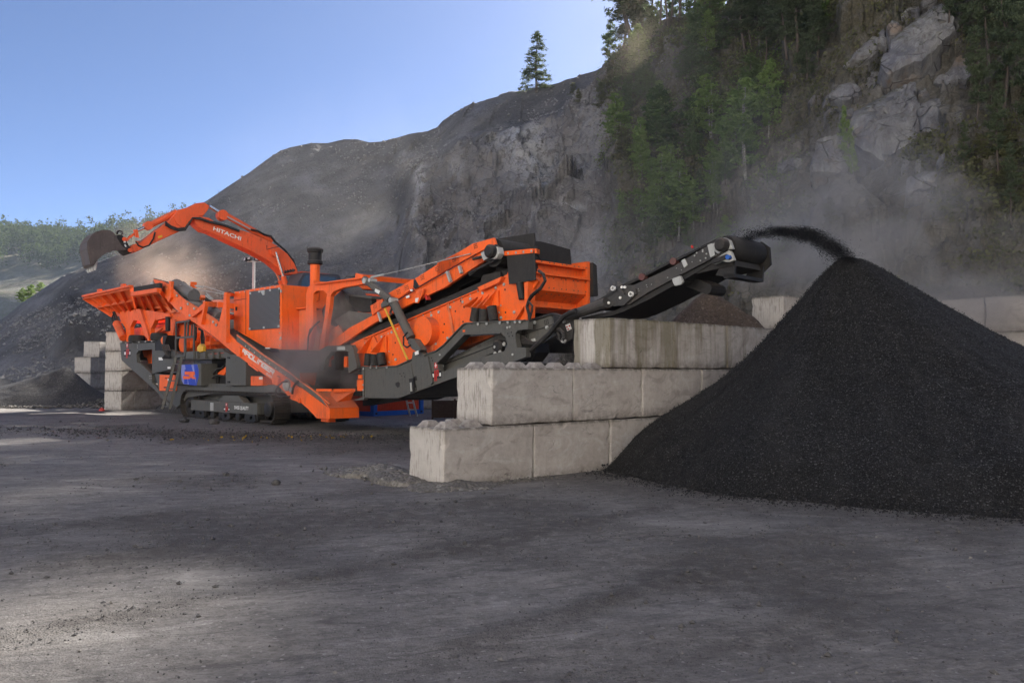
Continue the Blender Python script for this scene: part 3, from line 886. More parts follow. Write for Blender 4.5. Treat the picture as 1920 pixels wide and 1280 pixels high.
STN = [block_mesh(1.6, 70 + q, M['concrete_stained']) for q in range(2)]
sm = MB()
def _stud():
    a, b, h = .13, .062, .088
    P = [Vector((x * a, y * a, 0)) for x, y in ((-1, -1), (1, -1), (1, 1), (-1, 1))] + [Vector((x * b, y * b, h)) for x, y in ((-1, -1), (1, -1), (1, 1), (-1, 1))]
    sm.add(P, [(0, 3, 2, 1), (4, 5, 6, 7), (0, 1, 5, 4), (1, 2, 6, 5), (2, 3, 7, 6), (3, 0, 4, 7)])
_stud()
stud_me = bpy.data.meshes.new('stud'); stud_me.from_pydata([tuple(p) for p in sm.v], [], sm.f); stud_me.materials.append(M['concrete'])
bmt = bmesh.new(); bmt.from_mesh(stud_me); bmesh.ops.bevel(bmt, geom=list(bmt.edges), offset=.004, segments=1, affect='EDGES'); bmt.to_mesh(stud_me); bmt.free()
_bc = [0]
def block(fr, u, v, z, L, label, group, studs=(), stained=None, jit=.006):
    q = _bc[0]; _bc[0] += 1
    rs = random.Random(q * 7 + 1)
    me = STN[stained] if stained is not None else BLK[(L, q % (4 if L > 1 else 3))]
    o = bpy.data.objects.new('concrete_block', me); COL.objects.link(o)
    p = fr.L(u + rs.uniform(-jit, jit) * .4, v + rs.uniform(-jit, jit) * 1.6, z)
    o.location = p
    o.rotation_euler = (0, 0, math.atan2(fr.u.y, fr.u.x) + rs.uniform(-.004, .004))
    o.scale = ((L - .016) / L, .995, .990)
    tag(o, label, 'concrete block', group)
    for (a, b) in studs:
        s = bpy.data.objects.new('stud', stud_me); COL.objects.link(s); s.parent = o; s.location = (a, b, .798)
    return o
G1 = 'concrete blocks of the near bay wall'
st4 = lambda a0, n: [(a0 + .4 * i, b) for i in range(n) for b in (.2, .6)]
block(WF, -.8, 0, -.035, 1.6, 'pale concrete block at the near end of the bottom row, dirt heaped at its foot', G1, st4(.2, 2))
block(WF, .8, 0, -.035, 1.6, 'concrete block in the middle of the bottom row of the near bay wall', G1)
block(WF, 2.4, 0, -.035, 1.6, 'bottom row concrete block half buried by the black grit pile', G1)
block(WF, 4.0, 0, -.035, 1.6, 'bottom row concrete block far behind the black grit pile', G1)
block(WF, 0, 0, .765, 1.6, 'concrete block at the near end of the middle row, pyramid studs along its top', G1, st4(.2, 4))
block(WF, 1.6, 0, .765, 1.6, 'middle row concrete block with diagonal scratches, directly under the top row corner', G1, st4(.2, 2))
block(WF, 3.2, 0, .765, 1.6, 'middle row concrete block disappearing behind the left flank of the black pile', G1)
block(WF, 4.8, 0, .765, 1.6, 'middle row concrete block buried behind the black grit pile', G1)
block(WF, 2.4, 0, 1.565, 1.6, 'algae streaked concrete block at the near end of the top row', G1, stained=0)
block(WF, 4.0, 0, 1.565, 1.6, 'rust streaked concrete block second along the top row, touching the pile', G1, stained=1)
block(WF, 5.6, 0, 1.565, 1.6, 'brown stained concrete block last along the top row, below the earth mound', G1, stained=0)
# second bay wall behind the pile
WF2 = Frame(5.95, 17.5, R_(41.1))
G2 = 'concrete blocks of the bay wall behind the black pile'
for k in range(4):
    block(WF2, 0, 0, .8 * k, 1.6, ['hidden lowest block of the bay end stack behind the black pile', 'second block up in the bay end stack behind the black pile', 'third block up in the bay end stack behind the black pile',
          'pale block on top of the end stack, seen between conveyor head and black pile'][k], G2)
    block(WF2, 1.6, 0, .8 * k, 1.6, ['lowest inner block of the rear bay wall behind the pile', 'second inner block of the rear bay wall behind the pile', 'third inner block of the rear bay wall behind the pile', 'top inner block of the rear bay wall behind the pile'][k], G2)
WF3 = Frame(10.6, 17.9, R_(-48.9))
G3 = 'grey blue concrete blocks of the wall at the right edge'
pos = ['left of the vertical joint', 'right of the vertical joint', 'at the picture edge', 'two along from the vertical joint', 'behind the pile crest']
for k in range(4):
    for i, u in enumerate((-1.6, 0, 1.6, -3.2, -4.8)):
        block(WF3, u + (.0 if k % 2 else .8) * (1 if k != 3 else 0) * (1 if k % 2 == 0 else 0), 0, .8 * k, 1.6,
              ['bottom', 'second', 'third', 'topmost'][k] + ' course block of the right rear wall, ' + pos[i], G3)
# left wall in front of the heap
LF = Frame(-15.8, 32.4, R_(77))
G4 = 'concrete blocks of the tall wall left of the crusher'
names4 = ['bottom', 'second', 'third', 'topmost']
for k in range(4):
    z = .8 * k - .02
    if k == 0:
        lay = [(0, .8), (.8, 1.6), (2.4, 1.6), (4.0, 1.6)]
    elif k == 2:
        lay = [(0, 1.6), (1.6, 1.6), (3.2, 1.6)]
    else:
        lay = [(0, 1.6), (1.6, 1.6), (3.2, 1.6)]
    for i, (u, L) in enumerate(lay):
        block(LF, u, 0, z, L, names4[k] + ' block of the tall wall behind the hopper, ' + ['pale end towards the yard', 'second from the pale end', 'third from the pale end', 'deepest in the wall'][i], G4)
LF2 = Frame(-21.6, 39.5, R_(90))
G5 = 'narrow concrete cubes of the stepped wall at the far left'
for k in range(4):
    for i in range(4):
        u = .8 * i + (.8 if k == 3 else 0)
        if k == 3 and i == 3: continue
        block(LF2, u, -.8, .8 * k - .1, .8, names4[k] + ' course cube of the stepped far left wall, ' + ['outermost', 'second inwards', 'third inwards', 'innermost beside the tall wall'][i], G5)

# ------------------------------------------------------------------ heaps
def heap(name, cx, cy, h, r, mat, label, cat, n=160, nr=90, stretch=lambda a: 1.0, peak=.35, noise=.06, seed=1, z0=-.08, rill=.0, flat=0.0, fine=.012):
    """loose material at its angle of repose; r = foot radius, stretch(angle) lengthens it one way"""
    a = np.linspace(0, 2 * pi, n, endpoint=False); rr = np.linspace(0, 1, nr) ** .9
    A, RR = np.meshgrid(a, rr)
    s = np.vectorize(stretch)(A)
    R = RR * r * s * (1 + .05 * vnoise(np.cos(A) * 2, np.sin(A) * 2, A * 0, seed))
    x = cx + np.cos(A) * R; y = cy + np.sin(A) * R
    t = RR
    z = h * (1 - t)
    z = h - (h) * (np.sqrt(t * t + (peak * .12) ** 2) - peak * .12) / (np.sqrt(1 + (peak * .12) ** 2) - peak * .12)
    z = np.minimum(z, h * (1 - flat)) if flat else z
    toe = smooth(1.0, .86, t)
    z = z - (.10 if name == 'gravel_pile' else .06) * h * np.sin(pi * np.clip(t, 0, 1) ** .8) ** 2
    z = z + noise * h * fbm(x * .55, y * .55, z * .55, 4, seed) * toe + rill * vnoise(A * 9, t * 1.2, t * 0, seed + 3) * toe * t + fine * fbm(x * 9, y * 9, z * 9, 3, seed + 5)
    z = z * 1.0 + z0 * (1 - toe)
    V = np.stack([x, y, z], -1).reshape(-1, 3)
    i = np.arange(nr - 1)[:, None] * n; j = np.arange(n)[None, :]; j2 = (j + 1) % n
    F = np.stack([i + j, i + j2, i + n + j2, i + n + j], -1).reshape(-1)
    V = V - np.array([cx, cy, 0])
    me = mesh_np(name, V, F, 4, mat)
    return obj_me(name, me, loc=(cx, cy, 0), label=label, cat=cat), V + np.array([cx, cy, 0]), (n, nr)
def main_stretch(a):
    c = cos(a); s = sin(a)
    e = 1.0
    if c > 0: e += .70 * c ** 1.15
    else: e -= .10 * (-c)
    return e
pile, PV, (pn, pnr) = heap('gravel_pile', 5.24, 12.5, 3.30, 4.15, M['blackgrit'], 'tall cone of fresh black grit under the end of the conveyor', 'gravel pile', n=420, nr=260,
                           stretch=main_stretch, peak=.30, noise=.030, seed=4, rill=.09, fine=.018)
PVg = PV.reshape(pnr, pn, 3)
heap('earth_mound', 4.45, 17.6, 3.12, 2.9, M['earth'], 'brown earth mound behind the stained top blocks', 'earth mound', n=150, nr=70, noise=.20, seed=9, peak=.8,
     stretch=lambda a: 1 + .35 * abs(cos(a)))
heap('dark_gravel_heap', -20.6, 37.0, 1.75, 2.3, M['darkgravel'], 'dark gravel heap leaning on the stepped block wall at the far left', 'gravel heap', n=120, nr=50, noise=.12, seed=19,
     stretch=lambda a: 1 + 1.5 * max(0, -cos(a)) ** 2)
heap('grey_gravel_bench', -29.0, 43.0, 1.7, 4.2, M['rubble'] if False else M['darkgravel'], 'low smooth bench of grey fines at the foot of the spoil slope, far left', 'gravel heap', n=140, nr=60, noise=.10, seed=29, flat=.25,
     stretch=lambda a: 1 + 1.3 * abs(cos(a)))
heap('debris_ridge', -1.85, 11.5, .16, .42, M['rubble'], 'low ridge of broken rubble running up to the near end block', 'rubble', n=160, nr=40, noise=.7, seed=39, peak=2,
     stretch=lambda a: .75 + 2.4 * abs(cos(a + pi / 4)) ** 3, fine=.035)
heap('debris_fan', -.7, 10.5, .10, .50, M['rubble'], 'small fan of dirt banked against the corner of the near end block', 'rubble', n=80, nr=30, noise=.6, seed=49, peak=2,
     stretch=lambda a: 1 + .5 * abs(cos(a)), fine=.025)
heap('platform_mound', -9.4, 34.2, 4.5, 5.6, M['darkgravel'], 'levelled gravel platform the excavator stands on behind the crusher', 'gravel heap', n=80, nr=30, noise=.02, seed=59, flat=.51)
# ------------------------------------------------------------------ the tracked crusher
CR = thing('crushing_plant', MF.L(-1, 1.2, 0), 'long orange and grey tracked crushing and screening plant with raised conveyors', 'crusher')
def B(mb, name, mat, parent=None, **k):
    return mb.build(name, M[mat] if isinstance(mat, str) else mat, parent if parent is not None else CR, **k)
def P(px, py, v=0.0): return MF.p(px, py, v)
def bolts(mb, pts, v, r=.022, fr=None):
    fr = fr or MF
    for a in pts:
        c = fr.p(a[0], a[1], v)
        mb.lathe(c, -fr.v, [(r * 1.35, 0), (r * 1.35, r * .5), (r * .7, r * 1.1)], 6)

def stroke_text(mb, org, du, dz, text, h, w, gap, th, nrm, proud=.006):
    """squared lettering drawn with flat strokes. org = baseline start, du = along, dz = up"""
    G = {
        'R': [[(0, 0), (0, 1), (1, 1), (1, .5), (.15, .5)], [(.45, .5), (1, 0)]],
        'A': [[(0, 0), (0, 1), (1, 1), (1, 0)], [(.15, .45), (1, .45)]],
        'D': [[(0, 0), (0, 1), (.75, 1), (1, .7), (1, 0), (0, 0)]],
        'L': [[(0, 1), (0, 0), (1, 0)]], 'I': [[(.5, 0), (.5, 1)]],
        'N': [[(0, 0), (0, 1), (.8, 1), (1, .8), (1, 0)]],
        'G': [[(1, 1), (0, 1), (0, 0), (1, 0), (1, .5), (.45, .5)]],
        'E': [[(1, 1), (0, 1), (0, 0), (1, 0)], [(.1, .5), (.9, .5)]],
    }
    x = 0
    for ch in text:
        ww = w * (.28 if ch == 'I' else 1)
        for pl in G[ch]:
            for (a, b) in zip(pl[:-1], pl[1:]):
                p0 = org + du * (x + a[0] * ww) + dz * (a[1] * h); p1 = org + du * (x + b[0] * ww) + dz * (b[1] * h)
                d = (p1 - p0)
                if d.length < 1e-5: continue
                d.normalize(); s = d.cross(nrm).normalized() * th / 2; e = d * th / 2
                mb.panel([p0 - e - s, p1 + e - s, p1 + e + s, p0 - e + s], .002)
        x += ww + gap

def font_text(name, txt, org, du, dz, width, height, mat, parent, nrm, shear=0.0):
    """real lettering: a text curve turned to mesh and laid on the panel"""
    c = bpy.data.curves.new('txt', 'FONT'); c.body = txt; c.size = 1; c.offset = .022; c.resolution_u = 3
    to = bpy.data.objects.new('txt', c); COL.objects.link(to)
    dg = bpy.context.evaluated_depsgraph_get(); dg.update()
    me = bpy.data.meshes.new_from_object(to.evaluated_get(dg))
    bpy.data.objects.remove(to)
    xs = [v.co.x for v in me.vertices]; ys = [v.co.y for v in me.vertices]
    x0, x1, y0, y1 = min(xs), max(xs), min(ys), max(ys)
    off = OFF[parent]
    for v in me.vertices:
        a = (v.co.x - x0) / (x1 - x0); b = (v.co.y - y0) / (y1 - y0)
        v.co = org + du * (a * width) + dz * (b * height) + nrm * .006 - off
    me.name = name; me.materials.clear(); me.materials.append(M[mat])
    o = bpy.data.objects.new(name, me); COL.objects.link(o); o.parent = parent; OFF[o] = off
    return o
NV = -MF.v     # outward normal of the near side

# ---- crawler tracks (near and far): local u -6.6 .. -0.3
def crawler(v0, near):
    u0, u1, r, zc = -6.35, -.75, .43, .455
    mb = MB()
    # shoes round the stadium
    L = (u1 - u0); per = 2 * L + 2 * pi * r; n = 74
    for i in range(n):
        s = per * i / n
        if s < L: u, z, a = u0 + s, zc - r, 0
        elif s < L + pi * r: t = (s - L) / r; u, z, a = u1 + sin(t) * r, zc - cos(t) * r, t
        elif s < 2 * L + pi * r: u, z, a = u1 - (s - L - pi * r), zc + r, pi
        else: t = (s - 2 * L - pi * r) / r; u, z, a = u0 - sin(t) * r, zc + cos(t) * r, pi + t
        tx, tz = cos(a), sin(a); ox, oz = sin(a), -cos(a)
        w = per / n * .46
        q = [(-w, 0), (w, 0), (w, .022), (.02, .022), (.012, .055), (-.012, .055), (-.02, .022), (-w, .022)]
        mb.uz(MF, [(u + tx * b + ox * (c - .012), z + tz * b + oz * (c - .012)) for b, c in q], v0, v0 + .5)
    mb.uz(MF, [(u0 + cos(t) * (r - .03) * (1) - 0, zc + sin(t) * (r - .03)) for t in np.linspace(pi / 2, 3 * pi / 2, 14)] + [(u1 + cos(t) * (r - .03), zc + sin(t) * (r - .03)) for t in np.linspace(-pi / 2, pi / 2, 14)],
          v0 + .14, v0 + .36, holes=[[(u0 + cos(t) * (r - .09), zc + sin(t) * (r - .09)) for t in np.linspace(pi / 2, 3 * pi / 2, 14)] + [(u1 + cos(t) * (r - .09), zc + sin(t) * (r - .09)) for t in np.linspace(-pi / 2, pi / 2, 14)]])
    tr = B(mb, 'crawler_track', 'dark' if False else M_TRACK)
    mb = MB(); vv = v0 + .02
    mb.box(MF, -5.92, -1.35, vv - .02, v0 + .30, .27, .60)
    mb.uz(MF, [(-4.0, .60), (-2.3, .60), (-2.65, .80), (-3.65, .80)], vv + .03, v0 + .28)
    B(mb, 'track_frame', 'grey', tr, bevel=.012)
    mb = MB()
    mb.lathe(MF.L(u1, v0 + .42, zc), -MF.v, [(.36, 0), (.36, .12), (.30, .16), (.22, .18), (.22, .40), (.18, .43)], 26)
    for k in range(10):
        a = 2 * pi * k / 10
        mb.lathe(MF.L(u1 + cos(a) * .14, v0 + .0, zc + sin(a) * .14), -MF.v, [(.016, 0), (.016, .015)], 6)
    B(mb, 'sprocket', 'dark', tr, smooth=True)
    mb = MB(); mb.lathe(MF.L(u0, v0 + .40, zc), -MF.v, [(.38, 0), (.38, .1), (.34, .12), (.34, .24), (.12, .26), (.12, .34), (.08, .36)], 24)
    B(mb, 'idler_wheel', 'dark', tr, smooth=True)
    for i in range(8):
        mb = MB(); mb.lathe(MF.L(-5.6 + i * .58, v0 + .42, .17), -MF.v, [(.11, 0), (.13, .02), (.13, .1), (.09, .12), (.09, .26), (.13, .28), (.13, .36), (.06, .38)], 14)
        B(mb, 'track_roller', 'dark', tr, smooth=True)
    for a in (-5.2, -3.4, -1.75):
        mb = MB(); mb.uz(MF, [(a - .24, .27), (a + .24, .27), (a + .30, .10), (a + .22, .05), (a - .22, .05), (a - .30, .10)], v0 + .01, v0 + .05, holes=[[(a - .09, .22), (a + .09, .22), (a + .07, .12), (a - .07, .12)]])
        B(mb, 'roller_guard', 'dark', tr)
    if near:
        font_text('lettering', 'SWISS QUALITY', MF.L(-2.78, vv - .022, .375), MF.u, Vector((0, 0, 1)), .92, .125, 'white', tr, NV)
        mb = MB(); mb.box(MF, -4.45, -4.22, vv - .026, vv - .021, .30, .55); B(mb, 'data_plate', 'steel', tr)
        logo(MF.L(-3.50, vv - .02, .29), MF.u, .42, .28, tr)
    return tr
def logo(org, du, w, h, parent):
    """small red two-letter badge with a swiss cross above it"""
    up = Vector((0, 0, 1)); nn = NV
    def rect(mb, a0, a1, b0, b1, lift): 
        q = [org + du * (a * w) + up * (b * h) + nn * lift for a, b in ((a0, b0), (a1, b0), (a1, b1), (a0, b1))]
        mb.panel(q, .002)
    mb = MB(); rect(mb, 0, 1, .12, .50, .004); o = B(mb, 'emblem', 'dark', parent)
    base = parent if parent.parent is None or parent.parent.parent is None else parent.parent
    mb = MB(); rect(mb, .34, .44, 0, .58, .009); rect(mb, .50, .58, 0, .58, .009); rect(mb, .50, .74, .46, .58, .009); rect(mb, .50, .74, .24, .34, .009); rect(mb, .66, .74, .24, .58, .009); rect(mb, .33, .45, .66, .98, .009); rect(mb, .45, .62, .66, .98, .009)
    B(mb, 'emblem_letters', 'red', parent)
    mb = MB(); rect(mb, .44, .50, .70, .94, .012); rect(mb, .38, .56, .79, .85, .012); rect(mb, .06, .28, .22, .40, .007); rect(mb, .80, .95, .22, .40, .007)
    B(mb, 'emblem_cross', 'white', parent)
M_TRACK = paint('track_steel', (.028, .024, .021), .5, .55, (.075, .062, .05))
crawler(.0, True)
crawler(2.1, False)

# ---- chassis between and over the tracks
mb = MB()
mb.plate(MF, [(331, 764), (300, 738), (290, 700), (322, 703), (382, 726), (520, 722), (523, 735), (400, 738), (352, 745)], .12, .22)
mb.box(MF, -6.3, -.4, .5, 2.1, .35, .95)
mb.box(MF, -6.9, .6, .2, .45, .93, 1.15)
mb.box(MF, -6.9, .6, 2.15, 2.4, .93, 1.15)
mb.box(MF, -6.6, .5, .45, 2.15, .98, 1.05)
B(mb, 'chassis', 'grey', bevel=.01)
mb = MB()   # dark machinery block under the engine
mb.box(MF, -3.2, 1.8, .62, 2.2, 1.10, 2.12)
mb.box(MF, -6.4, -3.2, .9, 2.2, 1.10, 2.0)
mb.box(MF, .6, 3.2, .5, 2.1, .9, 1.55)
B(mb, 'machinery_bay', 'dark', bevel=.02)
mb = MB(); mb.plate(MF, z5([(640, 400), (770, 370), (830, 420), (820, 530), (740, 520), (640, 430)]), .45, .6)
mb.plate(MF, [(384, 702), (424, 700), (424, 724), (396, 724)], .5, .62)
B(mb, 'chute_plate', 'dark')
mb = MB()
for a, b in (((400, 700), (418, 690)), ((392, 712), (424, 706))):
    mb.tube([P(a[0], a[1], .35), P((a[0] + b[0]) / 2, a[1] - 9, .3), P(b[0], b[1], .35)], .03, 7)
B(mb, 'hose', 'dark', smooth=True)
mb = MB(); mb.plate(MF, z5([(820, 380), (920, 300), (920, 360), (900, 400), (840, 415)]), .38, .46); B(mb, 'guard', 'orange')

# ---- rear (left) support frame of the feeder
mb = MB()
mb.plate(MF, z13([(165, 45), (860, 20), (860, 180), (1180, 165), (1440, 290), (1250, 360), (1170, 560), (800, 620), (795, 690), (800, 830), (950, 985), (1160, 1260), (1110, 1290), (860, 960), (190, 370)]), .10, .22,
         holes=[z13([(530, 180), (800, 155), (800, 660), (600, 470), (500, 420), (485, 250)])])
mb.plate(MF, z13([(165, 45), (860, 20), (860, 180), (1180, 165), (1440, 290), (1250, 360), (1170, 560), (800, 620), (795, 690), (800, 830), (950, 985), (1160, 1260), (1110, 1290), (860, 960), (190, 370)]), 2.1, 2.2,
         holes=[z13([(530, 180), (800, 155), (800, 660), (600, 470), (500, 420), (485, 250)])])
fr_ = B(mb, 'support_frame', 'grey')
mb = MB(); mb.panel([P(225.5, 644, .10), P(228, 675, .10), P(228, 675, .10) + MF.v * 2.1, P(225.5, 644, .10) + MF.v * 2.1], .03)
mb.panel([P(229, 676, .12), P(330, 766, .12), P(330, 766, .12) + MF.v * .35 , P(229, 676, .12) + MF.v * .35], .02)
mb.panel([P(225.5, 643, .06), P(298, 639, .06), P(298, 639, .06) + MF.v * 2.2, P(225.5, 643, .06) + MF.v * 2.2], .03)
B(mb, 'frame_flange', 'grey', fr_)
mb = MB(); bolts(mb, [(225 + i * 12, 643.5 - i * .7) for i in range(7)], .05, .03); bolts(mb, z13([(755, 690), (785, 690), (755, 735), (785, 735), (515, 80), (515, 122)]), .09, .018); B(mb, 'bolts', 'steel', fr_)
logo(P(232.5, 671.5, .095), MF.u, .72, .62, fr_)
mb = MB(); mb.plate(MF, z13([(600, 175), (800, 155), (790, 230), (680, 320), (640, 310)]), .9, 1.6); mb.plate(MF, z13([(690, 300), (790, 250), (770, 440), (730, 440)]), .7, .8); B(mb, 'hopper_chute', 'orange')
mb = MB(); mb.plate(MF, z13([(930, 318), (1020, 318), (1015, 375), (935, 375)]), .092, .097); mb.plate(MF, z13([(1110, 505), (1170, 505), (1170, 545), (1110, 545)]), .092, .097); B(mb, 'warning_label', 'white', fr_)
# dark boxes in the frame
mb = MB(); mb.plate(MF, z2([(940, 640), (1065, 630), (1020, 800), (940, 790)]), .0, .6); mb.plate(MF, z13([(800, 620), (985, 620), (950, 840), (800, 830)]), .2, 1.4); B(mb, 'filter_box', 'dark')
mb = MB()
for k in range(5):
    mb.tube([P(303 + k * 3.0, 646, .02), P(306 + k * 3.4, 655 + k, -.04), P(311 + k * 2.0, 664 + k * 1.5, -.02), P(305 + k * 2.5, 671, .08)], .028, 7)
B(mb, 'hose_bundle', 'dark', smooth=True)
mb = MB(); mb.tube([P(309, 638, .05), P(340, 640, .9)], .16, 14); B(mb, 'exhaust_duct', 'orange_dusty', smooth=True)
mb = MB(); mb.lathe(P(342, 644, .25), MF.v, [(.30, 0), (.30, .5)], 18); B(mb, 'crusher_flywheel', 'orange', smooth=False)

# ---- feed hopper
def hp(pts, th=.05): return [MF.p(a[0], a[1], a[2]) for a in pts], th
HV0, HV1 = -.62, .25      # top and bottom of the flared wall
mb = MB()
pts = z2([(172, 207), (690, 95), (728, 128), (720, 320), (740, 345)])
w1 = [MF.p(*z2([(172, 207)])[0], HV0), MF.p(*z2([(690, 95)])[0], HV0), MF.p(*z2([(755, 345)])[0], HV1), MF.p(*z2([(480, 400)])[0], HV1)]
mb.panel(w1, .03)
w2 = [MF.p(*z2([(715, 185)])[0], HV0), MF.p(*z2([(1000, 140)])[0], HV0), MF.p(*z2([(1160, 370)])[0], HV1), MF.p(*z2([(755, 345)])[0], HV1)]
mb.panel(w2, .03)
# end wall at the tail and the far wall, both flared
a0 = w1[0]; b0 = w1[3]
a1 = a0 + MF.v * 3.9; b1 = b0 + MF.v * 1.9
mb.panel([a0, b0, b1, a1], .03)
c0 = w2[1] + MF.v * 3.9; c1 = w2[2] + MF.v * 1.9
mb.panel([a1, b1, c1, c0], .03)
hop = B(mb, 'hopper', 'orange')
def lerp(a, b, t): return a + (b - a) * t
def quad_ribs(Qd, nu, nv, depth, sgn, w=.03, skip=()):
    mb = MB()
    n_ = (Qd[1] - Qd[0]).cross(Qd[3] - Qd[0]).normalized() * sgn
    for i in range(nu + 1):
        t = i / nu
        a = lerp(Qd[0], Qd[1], t); b = lerp(Qd[3], Qd[2], t)
        mb.panel([a, b, b + n_ * depth, a + n_ * depth], w)
    for j in range(nv + 1):
        t = j / nv
        a = lerp(Qd[0], Qd[3], t); b = lerp(Qd[1], Qd[2], t)
        mb.panel([a, b, b + n_ * depth, a + n_ * depth], w)
    return mb
sg = 1 if (w1[1] - w1[0]).cross(w1[3] - w1[0]).dot(-MF.v) > 0 else -1
B(quad_ribs(w1, 5, 2, .15, sg), 'stiffening_ribs', 'orange', hop)
B(quad_ribs(w2, 4, 1, .11, sg), 'stiffening_ribs', 'orange', hop)
mb = MB()
mb.bar(w1[0] + NV * .05, w1[1] + NV * .05, .16, .07); B(mb, 'rim_rail', 'orange', hop)
mb = MB(); mb.bar(w2[0] + Vector((0, 0, .12)), w2[1] + Vector((0, 0, .12)), .10, .26); B(mb, 'rubber_lip', 'rubber', hop)
mb = MB(); mb.bar(w2[0] + NV * .06, w2[1] + NV * .06, .16, .14); B(mb, 'rim_rail', 'orange', hop)
mb = MB()
for q in ((330, 160), (590, 105)):
    c = MF.p(*z2([q])[0], HV0); mb.bar(c - MF.u * .12, c + MF.u * .12, .12, .22)
B(mb, 'hinge_lug', 'orange', hop)
# under-frame: beams, braces and legs
mb = MB()
mb.plate(MF, z2([(470, 385), (760, 345), (1090, 395), (1100, 430), (930, 470), (560, 470), (545, 430)]), .12, .3)
mb.plate(MF, z2([(560, 470), (700, 465), (665, 540), (665, 700), (620, 700), (615, 560)]), .10, .25)
mb.plate(MF, z2([(800, 465), (940, 450), (890, 560), (880, 690), (850, 690), (850, 560)]), .10, .25)
mb.plate(MF, z2([(725, 345), (770, 345), (865, 640), (865, 690), (825, 640)]), .02, .12)
mb.plate(MF, z2([(690, 580), (860, 560), (1180, 490), (1180, 540), (900, 620), (700, 680)]), .5, .6)
mb.plate(MF, z2([(690, 560), (1200, 470), (1200, 640), (1000, 650), (690, 690)]), .7, 2.0)
mb.plate(MF, z2([(930, 560), (1010, 555), (935, 610)]), .12, .2)
mb.plate(MF, z2([(560, 420), (940, 400), (1180, 380), (1290, 420), (1290, 470), (1180, 490), (940, 500), (560, 500)]), .6, 2.0)
uf = B(mb, 'hopper_underframe', 'orange')
mb = MB(); mb.plate(MF, z2([(1100, 395), (1240, 370), (1320, 460), (1300, 480), (1170, 470), (1110, 430)]), .2, .32); mb.plate(MF, z2([(1090, 440), (1160, 440), (1130, 640), (1080, 640)]), .3, .4); B(mb, 'gusset_plate', 'orange', uf)
mb = MB(); mb.plate(MF, z2([(900, 235), (1000, 230), (1170, 370), (1110, 390), (1050, 330), (900, 340)]), .05, .1); B(mb, 'side_shield', 'orange_dusty', hop)
mb = MB()   # folding cylinders
mb.tube([P(*z2([(485, 380)])[0], -.05), P(*z2([(530, 500)])[0], -.0)], .06, 10); B(mb, 'piston_rod', 'dark', uf, smooth=True)
mb = MB(); mb.tube([P(*z2([(515, 500)])[0], -.02), P(*z2([(590, 660)])[0], .0)], .15, 14); B(mb, 'hydraulic_cylinder', 'orange', uf, smooth=True)
mb = MB(); mb.tube([P(*z2([(1075, 430)])[0], .0), P(*z2([(1075, 585)])[0], .0)], .085, 12); B(mb, 'hydraulic_cylinder', 'dark', uf, smooth=True)
mb = MB(); mb.tube([P(*z2([(490, 380)])[0], -.1), P(*z2([(465, 440)])[0], -.18), P(*z2([(480, 500)])[0], -.15), P(*z2([(520, 530)])[0], -.05)], .025, 6); B(mb, 'hose', 'dark', uf, smooth=True)
mb = MB()
for q in ((735, 675, .18), (980, 655, .1)):
    mb.lathe(P(*z2([q[:2]])[0], q[2]), Vector((0, 0, 1)), [(.28, -.1), (.30, 0), (.28, .12), (.24, .16)], 16)
B(mb, 'rubber_buffer', 'rubber', uf, smooth=True)

# ---- maintenance cage, platform and ladder beside the crusher
mb = MB()
C = lambda x, y, v=-.0: P(*z12([(x, y)])[0], v)
for (a, b) in (((325, 470), (315, 1160)), ((510, 440), (490, 1200)), ((570, 440), (555, 780)), ((690, 500), (675, 1200)), ((640, 520), (630, 780))):
    mb.bar(C(*a), C(*b), .05, .05)
for (a, b) in (((325, 475), (510, 450)), ((510, 450), (600, 430)), ((510, 775), (680, 760)), ((330, 780), (510, 770)), ((315, 1150), (480, 1140)), ((510, 790), (510, 1150))):
    mb.bar(C(*a), C(*b), .05, .06)
B(mb, 'guard_rail', 'grey')
mb = MB(); mb.plate(MF, z12([(520, 1060), (690, 1040), (690, 1190), (520, 1200)]), .0, .06); mb.plate(MF, z12([(720, 1050), (900, 1030), (930, 1090), (1310, 1060), (1500, 1150), (1500, 1175), (880, 1190), (720, 1180)]), .05, .35)
mb.plate(MF, z12([(940, 1010), (1240, 990), (1330, 1090), (1300, 1095), (930, 1100)]), .3, 1.0)
mb.box(MF, -7.6, -4.6, .1, .9, 1.93, 1.97)
for x in (720, 880, 1030, 1150): mb.plate(MF, z12([(x, 1060), (x + 22, 1058), (x + 22, 1200), (x, 1200)]), -.03, .05)
B(mb, 'platform', 'grey', bevel=.006)
mb = MB(); mb.plate(MF, z12([(1010, 1100), (1260, 1078), (1260, 1086), (1010, 1108)]), .03, .05); B(mb, 'red_stripe', 'red')
# crusher body behind the cage
mb = MB()
mb.plate(MF, z12([(340, 520), (510, 520), (500, 780), (345, 780)]), .55, .9)
mb.plate(MF, z12([(560, 560), (760, 540), (1040, 740), (1130, 850), (1130, 1000), (900, 1010), (560, 1020)]), .75, 2.1)
mb.plate(MF, z12([(330, 800), (470, 800), (450, 1050), (340, 1040)]), .8, 1.4)
cb = B(mb, 'crusher_housing', 'orange', bevel=.02)
mb = MB()
for x in (610, 700, 800, 900, 990): mb.plate(MF, z12([(x, 640 + (x - 600) * .35), (x + 22, 645 + (x - 600) * .35), (x + 22, 1000), (x, 1000)]), .62, .75)
mb.plate(MF, z12([(560, 840), (660, 840), (660, 880), (630, 980), (600, 980), (600, 900), (560, 890)]), .4, .6)
mb.plate(MF, z12([(910, 850), (1010, 850), (1010, 920), (910, 930)]), .4, .7)
B(mb, 'housing_rib', 'orange', cb)
mb = MB()
